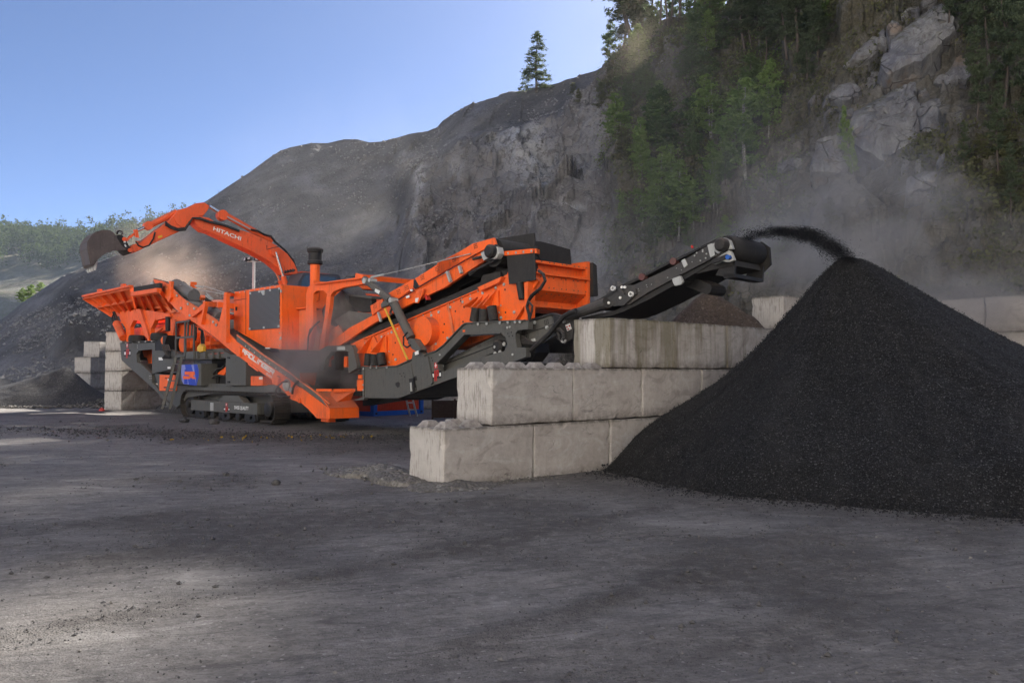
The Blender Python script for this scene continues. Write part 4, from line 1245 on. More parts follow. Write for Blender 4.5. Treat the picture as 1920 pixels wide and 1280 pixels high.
mb.tube([C(780, 600, .3), C(840, 640, .3), (C(830, 760, .3)), C(850, 960, .3)], .04, 8); mb.tube([C(850, 640, .35), C(880, 800, .35), C(870, 980, .35)], .03, 8); mb.tube([C(720, 560, .3), C(720, 760, .3), C(700, 830, .3)], .035, 8)
B(mb, 'hose', 'dark', cb, smooth=True)
mb = MB()
mb.lathe(C(820, 985, .0), -MF.v, [(.14, -.1), (.14, .04), (.05, .06)], 14); mb.bar(C(770, 1000, 0), C(890, 1000, 0), .1, .16); mb.bar(C(830, 930, 0), C(790, 1020, 0), .08, .1)
B(mb, 'grease_pump', 'yellow', bevel=.01)
mb = MB()   # ladder
l0, l1 = P(*z13([(1285, 310)])[0], -.02), P(*z5([(155, 810)])[0], -.35)
r0, r1 = P(*z13([(1400, 300)])[0], -.02), P(*z5([(245, 810)])[0], -.35)
mb.bar(l0, l1, .05, .09); mb.bar(r0, r1, .05, .09)
lad = B(mb, 'ladder', 'grey')
for t in (.14, .30, .46, .62, .78, .95):
    mb = MB(); mb.bar(lerp(l0, l1, t), lerp(r0, r1, t), .05, .04); B(mb, 'rung', 'grey', lad)
mb = MB(); mb.plate(MF, z13([(950, 665), (1270, 670), (1240, 985), (940, 985)]), .02, .45); ob = B(mb, 'tool_box', 'orange', bevel=.012)
mb = MB(); mb.plate(MF, z13([(1035, 905), (1095, 905), (1095, 930), (1035, 930)]), .01, .02); mb.plate(MF, z13([(1060, 725), (1095, 725), (1095, 742), (1060, 742)]), .01, .02); mb.plate(MF, z13([(1118, 725), (1150, 725), (1150, 742), (1118, 742)]), .01, .02); B(mb, 'latch', 'dark', ob)
mb = MB(); mb.plate(MF, z13([(1112, 745), (1145, 745), (1145, 785), (1112, 785)]), .01, .015); B(mb, 'warning_label', 'white', ob)
mb = MB(); mb.plate(MF, z13([(1265, 890), (1510, 890), (1500, 975), (1265, 980)]), .3, .9); B(mb, 'lower_box', 'orange_dusty')
# poster box
mb = MB(); mb.plate(MF, z13([(1370, 460), (1780, 440), (1780, 885), (1330, 840), (1330, 560)]), -.05, .5); pb = B(mb, 'cabinet', 'grey', bevel=.01)
mb = MB(); mb.plate(MF, z13([(1395, 468), (1705, 458), (1730, 560), (1732, 700), (1690, 882), (1430, 850), (1395, 780), (1380, 600)]), -.056, -.051); B(mb, 'poster', 'lightblue', pb)
mb = MB(); mb.plate(MF, z13([(1455, 464), (1580, 460), (1690, 882), (1540, 866)]), -.060, -.057); mb.plate(MF, z13([(1630, 459), (1700, 458), (1728, 560), (1730, 700), (1690, 870), (1668, 700)]), -.060, -.057); mb.plate(MF, z13([(1450, 560), (1500, 560), (1510, 850), (1440, 845)]), -.060, -.057); B(mb, 'poster_stripe', 'blue', pb)
mb = MB()
for q in ([(1455, 600), (1650, 600), (1660, 660), (1625, 690), (1685, 745), (1600, 745), (1575, 710), (1560, 750), (1430, 750), (1412, 690), (1540, 690), (1540, 670), (1450, 665)],): mb.plate(MF, z13(q), -.064, -.061)
B(mb, 'poster_letters', 'orange', pb)
mb = MB(); mb.plate(MF, z13([(1300, 850), (1540, 866), (1540, 890), (1300, 885)]), -.058, -.05); B(mb, 'black_strip', 'dark', pb)
mb = MB(); mb.plate(MF, z5([(915, 150), (1065, 165), (1160, 250), (1155, 528), (915, 528)]), .0, .7); gb = B(mb, 'control_cabinet', 'grey', bevel=.014)
mb = MB()
for q in ((948, 195), (948, 485)): mb.plate(MF, z5([(q[0] - 14, q[1] - 10), (q[0] + 14, q[1] - 10), (q[0] + 14, q[1] + 10), (q[0] - 14, q[1] + 10)]), -.02, .0)
B(mb, 'hinge', 'dark', gb)
mb = MB(); mb.plate(MF, z5([(1215, 415), (1360, 415), (1360, 530), (1215, 530)]), .05, .6); kb = B(mb, 'fuse_box', 'orange', bevel=.01)
mb = MB(); mb.plate(MF, z5([(1316, 425), (1356, 425), (1356, 455), (1316, 455)]), .04, .05); B(mb, 'warning_label', 'white', kb)

# ---- engine housing
mb = MB()
mb.loops([MF.p(438, 547, 0), MF.p(527, 533, 0), MF.p(527, 655, 0), MF.p(497, 651, 0), MF.p(438, 617, 0)], [], MF.v, 2.35, lambda p: (p.dot(MF.u), p.z))
eh = B(mb, 'engine_housing', 'orange', bevel=.02)
mb = MB(); mb.plate(MF, [(460.5, 545), (461.3, 545), (461.3, 627), (460.5, 627)], -.004, -.001); mb.plate(MF, [(438, 563), (462, 559.5), (462, 560.3), (438, 563.8)], -.004, -.001); B(mb, 'door_seam', 'dark', eh)
mb = MB(); mb.plate(MF, [(441, 575), (443.2, 575), (443.2, 582), (441, 582)], -.03, -.001); B(mb, 'door_handle', 'dark', eh)
mb = MB(); bolts(mb, [(440 + i * 9.5, 549.5 - i * 1.55) for i in range(9)] + [(524.5, 540 + i * 12) for i in range(10)], 0, .016); B(mb, 'bolts', 'steel', eh, kind='stuff')
mb = MB(); mb.plate(MF, z4([(432, 300), (790, 250), (785, 735), (428, 762)]), -.03, .0); B(mb, 'radiator_grille', 'grille', eh)
mb = MB()
for q in ((438, 318), (547, 298), (677, 280), (787, 262), (780, 712), (602, 728), (433, 745)): mb.plate(MF, z4([(q[0] - 9, q[1] - 12), (q[0] + 9, q[1] - 12), (q[0] + 9, q[1] + 12), (q[0] - 9, q[1] + 12)]), -.045, -.03)
mb.plate(MF, z4([(560, 288), (612, 280), (608, 335), (590, 340)]), -.05, -.03)
B(mb, 'grille_clip', 'steel', eh)
mb = MB()
for q in ((808, 292), (805, 855)): mb.plate(MF, z4([(q[0] - 7, q[1] - 16), (q[0] + 7, q[1] - 16), (q[0] + 7, q[1] + 16), (q[0] - 7, q[1] + 16)]), -.02, .0)
B(mb, 'door_hinge', 'steel', eh)
mb = MB(); mb.plate(MF, z4([(620, 970), (678, 968), (678, 982), (618, 984)]), -.01, .0); B(mb, 'maker_plate', 'white', eh)
# bulge on the end face
mb = MB(); mb.box(MF, 0, .55, .55, 1.75, 2.15, 3.30); bl = B(mb, 'filter_housing', 'orange_dusty', eh, bevel=.02)
mb = MB(); mb.box(MF, .0, .62, .45, 1.9, 3.31, 3.35); B(mb, 'filter_roof', 'orange', eh)
mb = MB()   # exhaust stack
ex = MF.p(590, 560, 1.1)
mb.lathe(Vector((ex.x, ex.y, 3.6)), Vector((0, 0, 1)), [(.14, 0), (.14, 1.08)], 18); st_ = B(mb, 'exhaust_stack', 'orange', smooth=True)
mb = MB(); mb.lathe(Vector((ex.x, ex.y, 4.66)), Vector((0, 0, 1)), [(.18, 0), (.22, .02), (.22, .10), (.19, .12), (.19, .34), (.22, .36), (.24, .44), (.22, .47), (.14, .50)], 20); B(mb, 'exhaust_cap', 'dark', st_, smooth=True)

# ---- arched gantry beside the engine, near and far plates
def gantry(v0, v1, nm):
    mb = MB()
    out = z4([(1140, 235), (1180, 205), (1700, 130), (1790, 155), (1800, 210), (1560, 250), (1440, 300), (1405, 350), (1395, 480), (1360, 700), (1330, 960), (1300, 1010), (1262, 1000), (1290, 830), (1330, 620), (1350, 420), (1360, 330), (1320, 290), (1240, 290), (1200, 320), (1195, 420), (1195, 760), (1150, 1000), (1105, 1000), (1110, 640), (1110, 330)])
    mb.plate(MF, out, v0, v1)
    return B(mb, nm, 'orange', bevel=.012)
ga = gantry(.10, .22, 'gantry_arch')
mb = MB(); mb.plate(MF, z4([(1105, 640), (1200, 700), (1270, 800), (1262, 1000), (1105, 1000)]), .25, .4); B(mb, 'gantry_panel', 'orange_dusty')
gantry(2.15, 2.27, 'gantry_arch')
mb = MB()
a, b = P(*z4([(1200, 213)])[0], .0), P(*z4([(1795, 140)])[0], .0)
mb.panel([a, b, b + MF.v * .35, a + MF.v * .35], .025)
a, b = P(*z4([(1700, 132)])[0], .1), P(*z4([(1790, 155)])[0], .1)
mb.panel([a, b, b + MF.v * 2.3, a + MF.v * 2.3], .12)
mb.panel([P(582, 535, .1), P(588, 533, .1), P(588, 533, .1) + MF.v * 2.1, P(582, 535, .1) + MF.v * 2.1], .1)
B(mb, 'gantry_flange', 'orange', ga)
# grey tail drum and chute of the overband belt under the gantry
mb = MB()
a = P(626, 590, .9); mb.lathe(a, (P(660, 560, .9) - a), [(.05, -.0), (.36, .0), (.36, 1.15), (.1, 1.17)], 22); dr = B(mb, 'tail_drum', 'dusty_grey', smooth=True)
mb = MB(); mb.plate(MF, z4([(1630, 335), (1900, 380), (1900, 540), (1780, 545), (1690, 520), (1630, 420)]), .6, .75); B(mb, 'scraper', 'rubber', dr)
mb = MB(); mb.plate(MF, z4([(1450, 640), (1630, 530), (1890, 560), (1900, 600), (1560, 790)]), .55, .6); B(mb, 'drum_guard', 'dusty_grey', dr)
mb = MB(); mb.plate(MF, z4([(1600, 325), (1900, 360), (1900, 385), (1600, 345)]), .5, 1.4); mb.plate(MF, z4([(1540, 270), (1620, 335), (1600, 345), (1530, 285)]), .5, .6); B(mb, 'drum_bracket', 'grey', dr)
mb = MB(); mb.plate(MF, z4([(1380, 780), (1500, 700), (1560, 800), (1540, 930), (1330, 960)]), .35, .42); B(mb, 'chute_side', 'orange_dusty')
mb = MB()
for k in range(4): mb.tube([P(*z4([(1275 - k * 8, 655 + k * 4)])[0], .05), P(*z4([(1200 - k * 14, 720 + k * 12)])[0], .0), P(*z4([(1145 - k * 3, 820 + k * 10)])[0], .0), P(*z4([(1130 - k, 1010)])[0], .05)], .018, 6)
B(mb, 'hose_bundle', 'dark', smooth=True)

# ---- grey outlet frame with its doorway
mb = MB()
mb.plate(MF, z15([(400, 610), (560, 520), (640, 515), (1050, 495), (1090, 560), (1160, 900), (1160, 960), (1000, 1060), (990, 620), (650, 625), (540, 780), (500, 1000), (400, 1000)]), .02, .14)
mb.plate(MF, z15([(430, 620), (1050, 500), (1050, 1060), (430, 1060)]), .9, 1.0)
of = B(mb, 'outlet_frame', 'grey')
mb = MB(); mb.plate(MF, z15([(760, 535), (920, 530), (925, 595), (765, 600)]), .005, .019); B(mb, 'sensor_box', 'steel', of)
mb = MB(); mb.plate(MF, z15([(555, 790), (640, 710), (640, 780), (590, 800), (590, 930), (560, 930)]), .3, .4); mb.plate(MF, z15([(905, 730), (975, 725), (965, 935), (900, 940)]), .3, .4); B(mb, 'inner_post', 'orange', of)
mb = MB(); mb.plate(MF, z15([(860, 1060), (1275, 1070), (1270, 1290), (860, 1290)]), .3, .9); mb.plate(MF, z15([(400, 1000), (860, 1000), (860, 1290), (400, 1290)]), .6, 1.2)
mb.plate(MF, z6([(260, 540), (690, 430), (690, 560), (650, 600), (400, 600), (260, 590)]), .45, 1.0)
B(mb, 'outlet_chute', 'dark')
mb = MB(); mb.plate(MF, z6([(690, 490), (745, 490), (745, 600), (690, 600)]), .0, .12); mb.plate(MF, z6([(700, 440), (735, 440), (735, 480), (700, 480)]), .0, .1); B(mb, 'support_bracket', 'orange')

# ---- side return conveyor with the big white lettering
SV0, SV1 = -.42, .38
SC = lambda pts, v=SV0: [MF.p(a[0], a[1], v) for a in pts]
low = [(287, 522), (306, 527), (318, 536), (334, 553), (350, 566), (366, 576), (405, 606), (438, 636), (473, 650), (528, 690), (556, 714), (580, 728), (600, 742), (617, 765)]
def strip(top, bot, v0, v1, name, mat, parent=None, **k):
    mb = MB(); mb.plate(MF, top + list(reversed(bot)), v0, v1); return B(mb, name, mat, parent, **k)
topn = z11([(190, 40), (370, 75), (490, 130)]) + z11([(550, 200), (680, 330), (820, 450), (1080, 600), (1220, 700), (1450, 850), (1500, 900)]) + z14([(40, 0), (560, 390), (1080, 740), (1180, 820)]) + z6([(80, 540), (240, 650), (410, 790)])
botn = z11([(200, 85), (380, 350), (500, 490), (710, 690), (930, 850), (1070, 950), (1400, 1180)]) + z14([(-60, 200), (80, 300), (270, 440), (760, 780), (1000, 1010), (1130, 1160)]) + z6([(130, 720), (210, 790), (290, 875)]) + z6([(410, 880)])
mb = MB(); mb.plate(MF, topn + list(reversed(botn)), SV0, SV0 + .04); sc = B(mb, 'side_conveyor', 'orange')
mb = MB(); mb.plate(MF, topn + list(reversed(botn)), SV1, SV1 + .04); B(mb, 'far_side_frame', 'orange', sc)
# belt, skirts
def offs(pts, dy): return [(a[0], a[1] + dy) for a in pts]
mid = [(a[0], (a[1])) for a in topn]
mb = MB(); mb.plate(MF, offs(topn[1:], 4) + list(reversed(offs(topn[1:], 9))), SV0 + .05, SV1); B(mb, 'belt', 'belt', sc)
mb = MB(); mb.plate(MF, offs(topn[10:], -13.5) + list(reversed(offs(topn[10:], -10.5))), SV0 - .01, SV0 + .03); B(mb, 'skirt_board', 'orange_dusty', sc)
mb = MB(); mb.plate(MF, offs(topn[10:], -11) + list(reversed(offs(topn[10:], 0))), SV0 + .015, SV0 + .03); B(mb, 'dust_strip', 'dusty_grey', sc)
mb = MB(); mb.plate(MF, offs(topn[10:], -14) + list(reversed(offs(topn[10:], -6))), SV1 - .02, SV1 + .02); B(mb, 'far_skirt', 'belt', sc)
mb = MB()
for q in ([(370, 160), (480, 190), (470, 250), (420, 240)], [(545, 240), (680, 345), (660, 380), (545, 300)], [(830, 470), (1070, 600), (1040, 650), (820, 540)], [(1190, 690), (1440, 860), (1460, 930), (1200, 790)]):
    mb.plate(MF, z11(q), SV0 - .015, SV0 - .003)
B(mb, 'side_liner', 'orange_dusty', sc)
# troughed upper belt hood (grey half cylinder)
mb = MB()
for (a, b, r) in (((640, 150), (1000, 360), .21), ((1250, 610), (1540, 810), .20)):
    p0 = P(*z11([a])[0], .0) ; p1 = P(*z11([b])[0], .0)
    mb.tube([p0, lerp(p0, p1, .5), p1], r, 16)
B(mb, 'belt_hood', 'hood', sc, smooth=True)
mb = MB()
p0 = P(*z11([(780, 80)])[0], .38); p1 = P(*z11([(1060, 300)])[0], .38); mb.panel([p0, p1, p1 - Vector((0, 0, .25)), p0 - Vector((0, 0, .25))], .03)
p0 = P(*z11([(1220, 390)])[0], .38); p1 = P(*z11([(1390, 500)])[0], .38); mb.panel([p0, p1, p1 - Vector((0, 0, .3)), p0 - Vector((0, 0, .3))], .03)
p0 = P(*z11([(190, 10)])[0], .38); p1 = P(*z11([(480, 90)])[0], .38); mb.panel([p0, p1, p1 - Vector((0, 0, .15)), p0 - Vector((0, 0, .15))], .03)
B(mb, 'rubber_skirt', 'rubber', sc)
mb = MB(); mb.plate(MF, z11([(120, 100), (160, 85), (215, 160), (285, 240), (250, 320), (200, 290), (190, 210), (120, 190)]), SV0 - .05, SV0 + .1); B(mb, 'belt_tensioner', 'steel', sc, bevel=.01)
mb = MB(); mb.plate(MF, z11([(290, 265), (370, 330), (360, 350), (285, 290)]), SV0 - .03, SV0); mb.plate(MF, z11([(160, 210), (215, 225), (390, 430), (350, 400)]), SV0, SV0 + .04); B(mb, 'slot_plate', 'dark', sc)
# transverse hoops
mb = MB()
hoop = z11([(500, 70), (550, 80), (540, 200), (535, 400), (490, 490), (470, 480), (500, 330)])
mb.plate(MF, hoop, SV0 - .09, SV0 - .005); B(mb, 'hoop_leg', 'orange', sc)
for q in ([(1130, 560), (1225, 490), (1220, 560), (1140, 940), (1110, 940), (1170, 640), (950, 800), (915, 790)],
          [(1600, 310), (1645, 310), (1645, 1180), (1640, 1300), (1600, 1290), (1560, 1240), (1450, 1220), (1440, 1160), (1520, 820), (1580, 560)]):
    mb = MB(); mb.plate(MF, z11(q), SV0 - .12, SV0 - .006); B(mb, 'hoop_leg', 'orange', sc)
mb = MB()
for (a, b, w) in (((1215, 530), (1460, 545), .16), ((1470, 545), (1790, 575), .16), ((1640, 330), (1790, 350), .10), ((1640, 790), (1790, 800), .14)):
    p = P(*z11([a])[0], SV0); q = P(*z11([b])[0], .05); mb.bar(p, q, w, w)
B(mb, 'cross_bar', 'orange', sc)
mb = MB()
for (a, b) in (((1180, 165), (1620, 305)), ((1000, 230), (1600, 330)), ((560, 100), (740, 150))):
    mb.tube([P(*z11([a])[0], .3), P(*z11([b])[0], -.2)], .016, 6)
for (a, b) in (((1030, 170), (1180, 195)), ((1250, 310), (1370, 430)), ((1240, 360), (1320, 420)), ((1650, 660), (1790, 640)), ((1700, 690), (1790, 720)), ((1490, 570), (1570, 640))):
    mb.tube([P(*z11([a])[0], .2), P(*z11([b])[0], .1)], .03, 7)
B(mb, 'stay_cable', 'steel', sc, smooth=True)
mb = MB(); mb.bar(P(*z11([(970, 150)])[0], .3), P(*z11([(1010, 150)])[0], .3), .15, .2); mb.bar(P(*z11([(1150, 430)])[0], .3), P(*z11([(1180, 380)])[0], .3), .15, .12); B(mb, 'cable_lug', 'orange', sc)
mb = MB(); bolts(mb, z11([(745, 615), (885, 530), (665, 365), (1450, 950), (1390, 890), (920, 760), (1010, 625), (525, 380)]), SV0 - .02, .035); bolts(mb, z14([(220, 95), (300, 150), (400, 220), (515, 305), (600, 370), (625, 385), (700, 440), (825, 530), (905, 595), (935, 615), (1020, 670), (1155, 770)]), SV0 - .03, .018); B(mb, 'bolts', 'steel', sc)
# gussets
for q in ([(0, 190), (60, 115), (110, 130), (95, 300), (40, 290), (20, 210)], [(740, 800), (830, 680), (880, 720), (850, 880), (760, 850)]):
    mb = MB(); mb.plate(MF, z14(q), SV0 - .08, SV0 - .004); B(mb, 'gusset', 'orange', sc)
mb = MB(); mb.plate(MF, z14([(270, 430), (470, 570), (460, 605), (265, 460)]), SV0 - .03, SV0 - .003); mb.plate(MF, z14([(1280, 1130), (1310, 1130), (1300, 1230), (1260, 1220)]), SV0 - .05, SV0 - .003); B(mb, 'lower_flange', 'orange', sc)
# lettering on the side
pA = P(*z14([(150, 215)])[0], SV0 - .001); pB = P(*z14([(765, 655)])[0], SV0 - .001)
pT = P(*z14([(180, 145)])[0], SV0 - .001)
du = (pB - pA).normalized(); Lr = (pB - pA).length
upv = (pT - pA); upv = upv.normalized() * upv.length
mb = MB()
wl = Lr / (8 * 1.0 + .28 + 8 * .28) ; 
stroke_text(mb, pA + NV * .006, du, upv.normalized(), 'RADLINGER', upv.length * .92, wl, wl * .28, .040, NV)
B(mb, 'lettering', 'white', sc)
pA = P(*z14([(625, 655)])[0], SV0 - .001); pB = P(*z14([(740, 735)])[0], SV0 - .001)
font_text('small_lettering', 'GmbH', pA, (pB - pA).normalized(), upv.normalized(), (pB - pA).length, upv.length * .55, 'white', sc, NV)
mb = MB(); mb.plate(MF, z14([(1390, 1165), (1420, 1180), (1580, 1290), (1600, 1340), (1540, 1330), (1380, 1200)]), SV0 - .008, SV0 - .003); B(mb, 'decal', 'dark', sc)
mb = MB(); mb.plate(MF, z6([(215, 755), (285, 800), (280, 835), (225, 795)]), SV0 - .008, SV0 - .003); mb.plate(MF, z14([(1410, 1185), (1440, 1200), (1500, 1270), (1480, 1270)]), SV0 - .012, SV0 - .009); B(mb, 'decal', 'white', sc)
# drive hub and hoses
mb = MB(); mb.lathe(P(*z14([(1060, 870)])[0], SV0), NV, [(.16, 0), (.16, .05), (.10, .1), (.06, .12)], 16); B(mb, 'drive_hub', 'steel', sc, smooth=True)
mb = MB(); mb.lathe(P(*z14([(1145, 965)])[0], SV0), NV, [(.07, 0), (.07, .05)], 12); B(mb, 'tail_bearing', 'steel', sc, smooth=True)
mb = MB(); mb.tube([P(*z14([q])[0], SV0 - .12) for q in ((1060, 800), (960, 810), (880, 880), (820, 980), (850, 1080), (930, 1115), (1030, 1090), (1100, 1100))], .022, 7)
mb.tube([P(*z14([q])[0], SV0 - .08) for q in ((1270, 790), (1210, 850), (1180, 900), (1160, 960), (1150, 1050))], .03, 7)
B(mb, 'hose', 'dark', sc, smooth=True)
# tail box and funnel
mb = MB()
n0 = [(600, 742), (617, 765), (617, 785), (595, 784)]
mb.plate(MF, z6([(120, 560), (410, 775), (410, 880), (290, 875), (210, 790), (130, 700)]), SV0 - .03, SV0 - .002)
e0 = P(617, 766, SV0 - .03); e1 = P(617, 785, SV0 - .03)
mb.panel([e0, e1, e1 + MF.v * .86, e0 + MF.v * .86], .03)
e2 = P(602, 745, SV0 - .03)
mb.panel([e2, e0, e0 + MF.v * .86, e2 + MF.v * .86], .02)
B(mb, 'tail_box', 'orange', sc)
mb = MB(); q = P(609, 786, SV0 + .1); mb.bar(q, q + MF.v * .2, .35, .12); B(mb, 'tail_foot', 'orange', sc)
mb = MB()
f0 = [P(*z6([a])[0], v) for a, v in (((118, 420), .1), ((295, 418), .55), ((262, 560), .5), ((120, 560), -.1))]
mb.panel([P(562, 699, -.38), P(595, 698.5, .25), P(590, 725, .25), P(574, 715, -.1)], .02)
mb.panel([P(562, 699, -.38), P(574, 715, -.1), P(592, 735, -.38), P(565, 722, -.38)], .02)
mb.panel([P(594, 731, -.40), P(622, 731, .0), P(615, 765, -.05), P(612, 762, -.38)], .02)
B(mb, 'feed_funnel', 'orange_dusty', sc)
mb = MB()
A_, B__, C_, D_ = P(594, 731, -.40), P(666, 731, .40), P(652, 763, .30), P(617, 765, -.38)
mb.panel([P(622, 731, -.05), B__, C_, P(615, 765, -.36)], .02)
mb.bar(P(594, 731, -.40), P(622, 731, -.40), .03, .06)
mb.bar(P(625, 732, -.1), B__, .05, .08)
B(mb, 'feed_funnel', 'orange', sc)
# ---- screen box: long inclined orange side plates
def screen_plate(v0, v1, parent=None):
    mb = MB()
    out = [(657, 645)] + z9([(0, 523), (360, 370), (720, 218), (970, 112), (990, 100), (1020, 105), (1180, 35), (1190, 0)]) + z8([(840, 600), (850, 560), (975, 520), (1020, 640), (1050, 700), (1055, 1160), (900, 1160)]) + \
          [(880, 606), (862, 640), (820, 668), (790, 672), (762, 684), (745, 688), (675, 688), (664, 668)]
    mb.plate(MF, out, v0, v1)
    return B(mb, 'screen_box' if parent is None else 'far_side_plate', 'orange', parent)
SB0 = .34
sb = screen_plate(SB0, SB0 + .05)
screen_plate(2.0, 2.05, sb)
mb = MB()     # rubber lip along the top edge, and cross tubes
lip = z9([(0, 460), (400, 300), (760, 150), (1010, 40), (1030, -20), (1180, -50)])
lip2 = z9([(1180, 35), (1020, 100), (990, 98), (720, 215), (360, 368), (0, 520)])
mb.plate(MF, [(657, 637)] + lip + lip2 + [(658, 644)], SB0 + .06, SB0 + .09); B(mb, 'rubber_lip', 'rubber', sb)
mb = MB(); mb.plate(MF, [(662, 640)] + lip + [(970, 470), (985, 560), (985, 600), (900, 600), (760, 650), (690, 680), (664, 668)], 1.0, 1.9); B(mb, 'screen_deck', 'dark', sb)
mb = MB(); mb.plate(MF, z8([(480, 760), (770, 630), (740, 700), (520, 800)]), SB0 - .12, SB0 - .005)
a = P(*z8([(480, 762)])[0], SB0 - .12); b = P(*z8([(770, 632)])[0], SB0 - .12)
B(mb, 'reinforcement', 'orange', sb)
mb = MB()
mb.plate(MF, z9([(715, 215), (735, 212), (785, 480), (765, 480)]), SB0 - .03, SB0 - .003); B(mb, 'seam_bar', 'orange_dusty', sb)
mb = MB(); mb.plate(MF, z9([(5, 520), (720, 215), (985, 102), (985, 110), (722, 224), (8, 530)]), SB0 - .05, SB0 - .003); B(mb, 'edge_flange', 'orange', sb)
big = z9([(925, 182), (858, 210), (753, 256), (653, 298), (590, 325), (1030, 135), (1142, 88), (1213, 60), (1300, 298), (1187, 345), (250, 470), (165, 510), (397, 405), (343, 430), (628, 567), (730, 520), (527, 607), (285, 703), (25, 568), (105, 535)])
sml = z9([(922, 150), (850, 180), (782, 210), (583, 298), (520, 325), (457, 350), (1007, 180), (1185, 240), (1170, 300), (990, 120), (300, 440), (220, 480), (90, 560), (228, 632), (228, 725), (580, 585)])
mb = MB(); bolts(mb, big, SB0, .028); bolts(mb, sml, SB0, .015); B(mb, 'bolts', 'steel', sb, kind='stuff')
mb = MB(); dk = z9([(795, 290), (870, 255), (1075, 165), (940, 210), (1060, 260), (1105, 265), (1220, 105), (1225, 300), (860, 380), (700, 400), (600, 420), (690, 470), (350, 520), (280, 560), (260, 660), (60, 600), (400, 560), (840, 200)])
for q in dk:
    c = P(q[0], q[1], SB0 - .004); mb.lathe(c, NV, [(.022, 0), (.022, .004)], 8)
B(mb, 'bolt_holes', 'dark', sb, kind='stuff')
# exciter housing
mb = MB(); c = P(*z9([(513, 462)])[0], .10); mb.lathe(c, MF.v, [(.33, 0), (.33, .26), (.30, .27)], 32); B(mb, 'exciter_cover', 'orange', sb)
mb = MB(); mb.plate(MF, z9([(560, 540), (610, 540), (600, 630), (590, 630)]), SB0 - .06, SB0 - .003); B(mb, 'cover_bracket', 'orange_dusty', sb)
# spring stacks with their brackets
def springs(pts_br, cyl, fins):
    mb = MB(); mb.plate(MF, pts_br, SB0 - .05, SB0 - .003)
    for f in fins:
        a, b, c = f
        mb.panel([P(a[0], a[1], SB0), P(b[0], b[1], SB0), P(b[0], b[1], SB0) + NV * .30, P(c[0], c[1], SB0) + NV * .06], .02)
    lo = [p for p in pts_br]
    br = B(mb, 'spring_bracket', 'orange', sb)
    for (a, b) in cyl:
        mb = MB(); p0 = P(a[0], a[1], SB0 - .16); p1 = P(b[0], b[1], SB0 - .16); mb.tube([p0, p1], .105, 14); B(mb, 'spring', 'rubber', br, smooth=True)
springs(z9([(945, 255), (990, 175), (1010, 150), (1160, 110), (1165, 245), (1100, 245), (1010, 275)]),
        [(z9([(975, 262)])[0], z9([(955, 378)])[0]), (z9([(1040, 272)])[0], z9([(1037, 382)])[0]), (z9([(1105, 250)])[0], z9([(1125, 372)])[0])],
        [(z9([a])[0], z9([b])[0], z9([a])[0]) for a, b in (((990, 175), (948, 258)), ((1048, 160), (1008, 272)), ((1100, 150), (1062, 268)), ((1160, 110), (1118, 245)))])
springs(z9([(30, 645), (85, 510), (95, 505), (120, 560), (200, 500), (205, 640), (150, 645), (90, 660)]),
        [(z9([(55, 655)])[0], z9([(45, 755)])[0]), (z9([(105, 660)])[0], z9([(102, 758)])[0]), (z9([(155, 650)])[0], z9([(170, 750)])[0])],
        [(z9([a])[0], z9([b])[0], z9([a])[0]) for a, b in (((88, 510), (40, 650)), ((200, 500), (155, 645)))])
# end wall of the screen: red-orange discharge box with flanges
uL = MF.loc(P(988, 560, SB0))[0]
ze = lambda x, y: MF.pu(*z8([(x, y)])[0], uL).z
zT, zA, zB, zC, zD, zE, zF, zG = ze(1640, 515), ze(1640, 545), ze(1655, 665), ze(1655, 850), ze(1650, 955), ze(1600, 1000), ze(1600, 1032), ze(1600, 1075)
mb = MB()
mb.uz(MF, [(uL - .10, zT - .02), (uL, zT - .02), (uL, zB), (uL + .14, zB), (uL + .16, zC), (uL - .12, zD), (uL - .14, zF - .02), (uL - .34, zG), (uL - .38, zG), (uL - .40, zT - .02)], SB0 + .06, 2.02)
ew = B(mb, 'discharge_wall', 'orange', sb)
for nm_, z0_, z1_, d_ in (('top_flange', zA, zT, .17), ('mid_flange', zB - .02, zB + .02, .24), ('lower_flange_bar', zF, zE, .06)):
    mb = MB(); mb.box(MF, uL - .1, uL + d_, SB0 + .04, 2.06, z0_, z1_); B(mb, nm_, 'orange', ew)
mb = MB(); mb.vz(MF, [(2.02, zG), (2.10, zG), (2.10, zT + .12), (2.02, zT + .12)], uL - .3, uL + .20); B(mb, 'end_post', 'orange', ew)
mb = MB()
for i in range(9):
    for zz, uu in ((zB - .06, uL + .14), ((zB + zC) / 2 - .1, uL + .15), (zC - .05, uL + .08), (zA + .035, uL + .17)):
        c = MF.L(uu, SB0 + .25 + i * .195 + (.05 if i % 2 else 0), zz); mb.lathe(c, MF.u, [(.013, 0), (.013, .016)], 6)
B(mb, 'bolts', 'grey', ew, kind='stuff')
mb = MB(); mb.vz(MF, [(2.11, zB - .35), (2.28, zB - .35), (2.24, zT + .05), (2.11, zT + .10)], uL + .0, uL + .28); B(mb, 'rubber_skirt', 'rubber', ew)
mb = MB(); pu = lambda x, y, d=.03: MF.pu(*z8([(x, y)])[0], uL + d)
mb.panel([pu(1175, 205), pu(1230, 208), pu(1320, 228), pu(1440, 262), pu(1595, 305), pu(1612, 512), pu(1430, 470), pu(1250, 432), pu(1180, 330)], .02); B(mb, 'rubber_panel', 'rubber', ew)
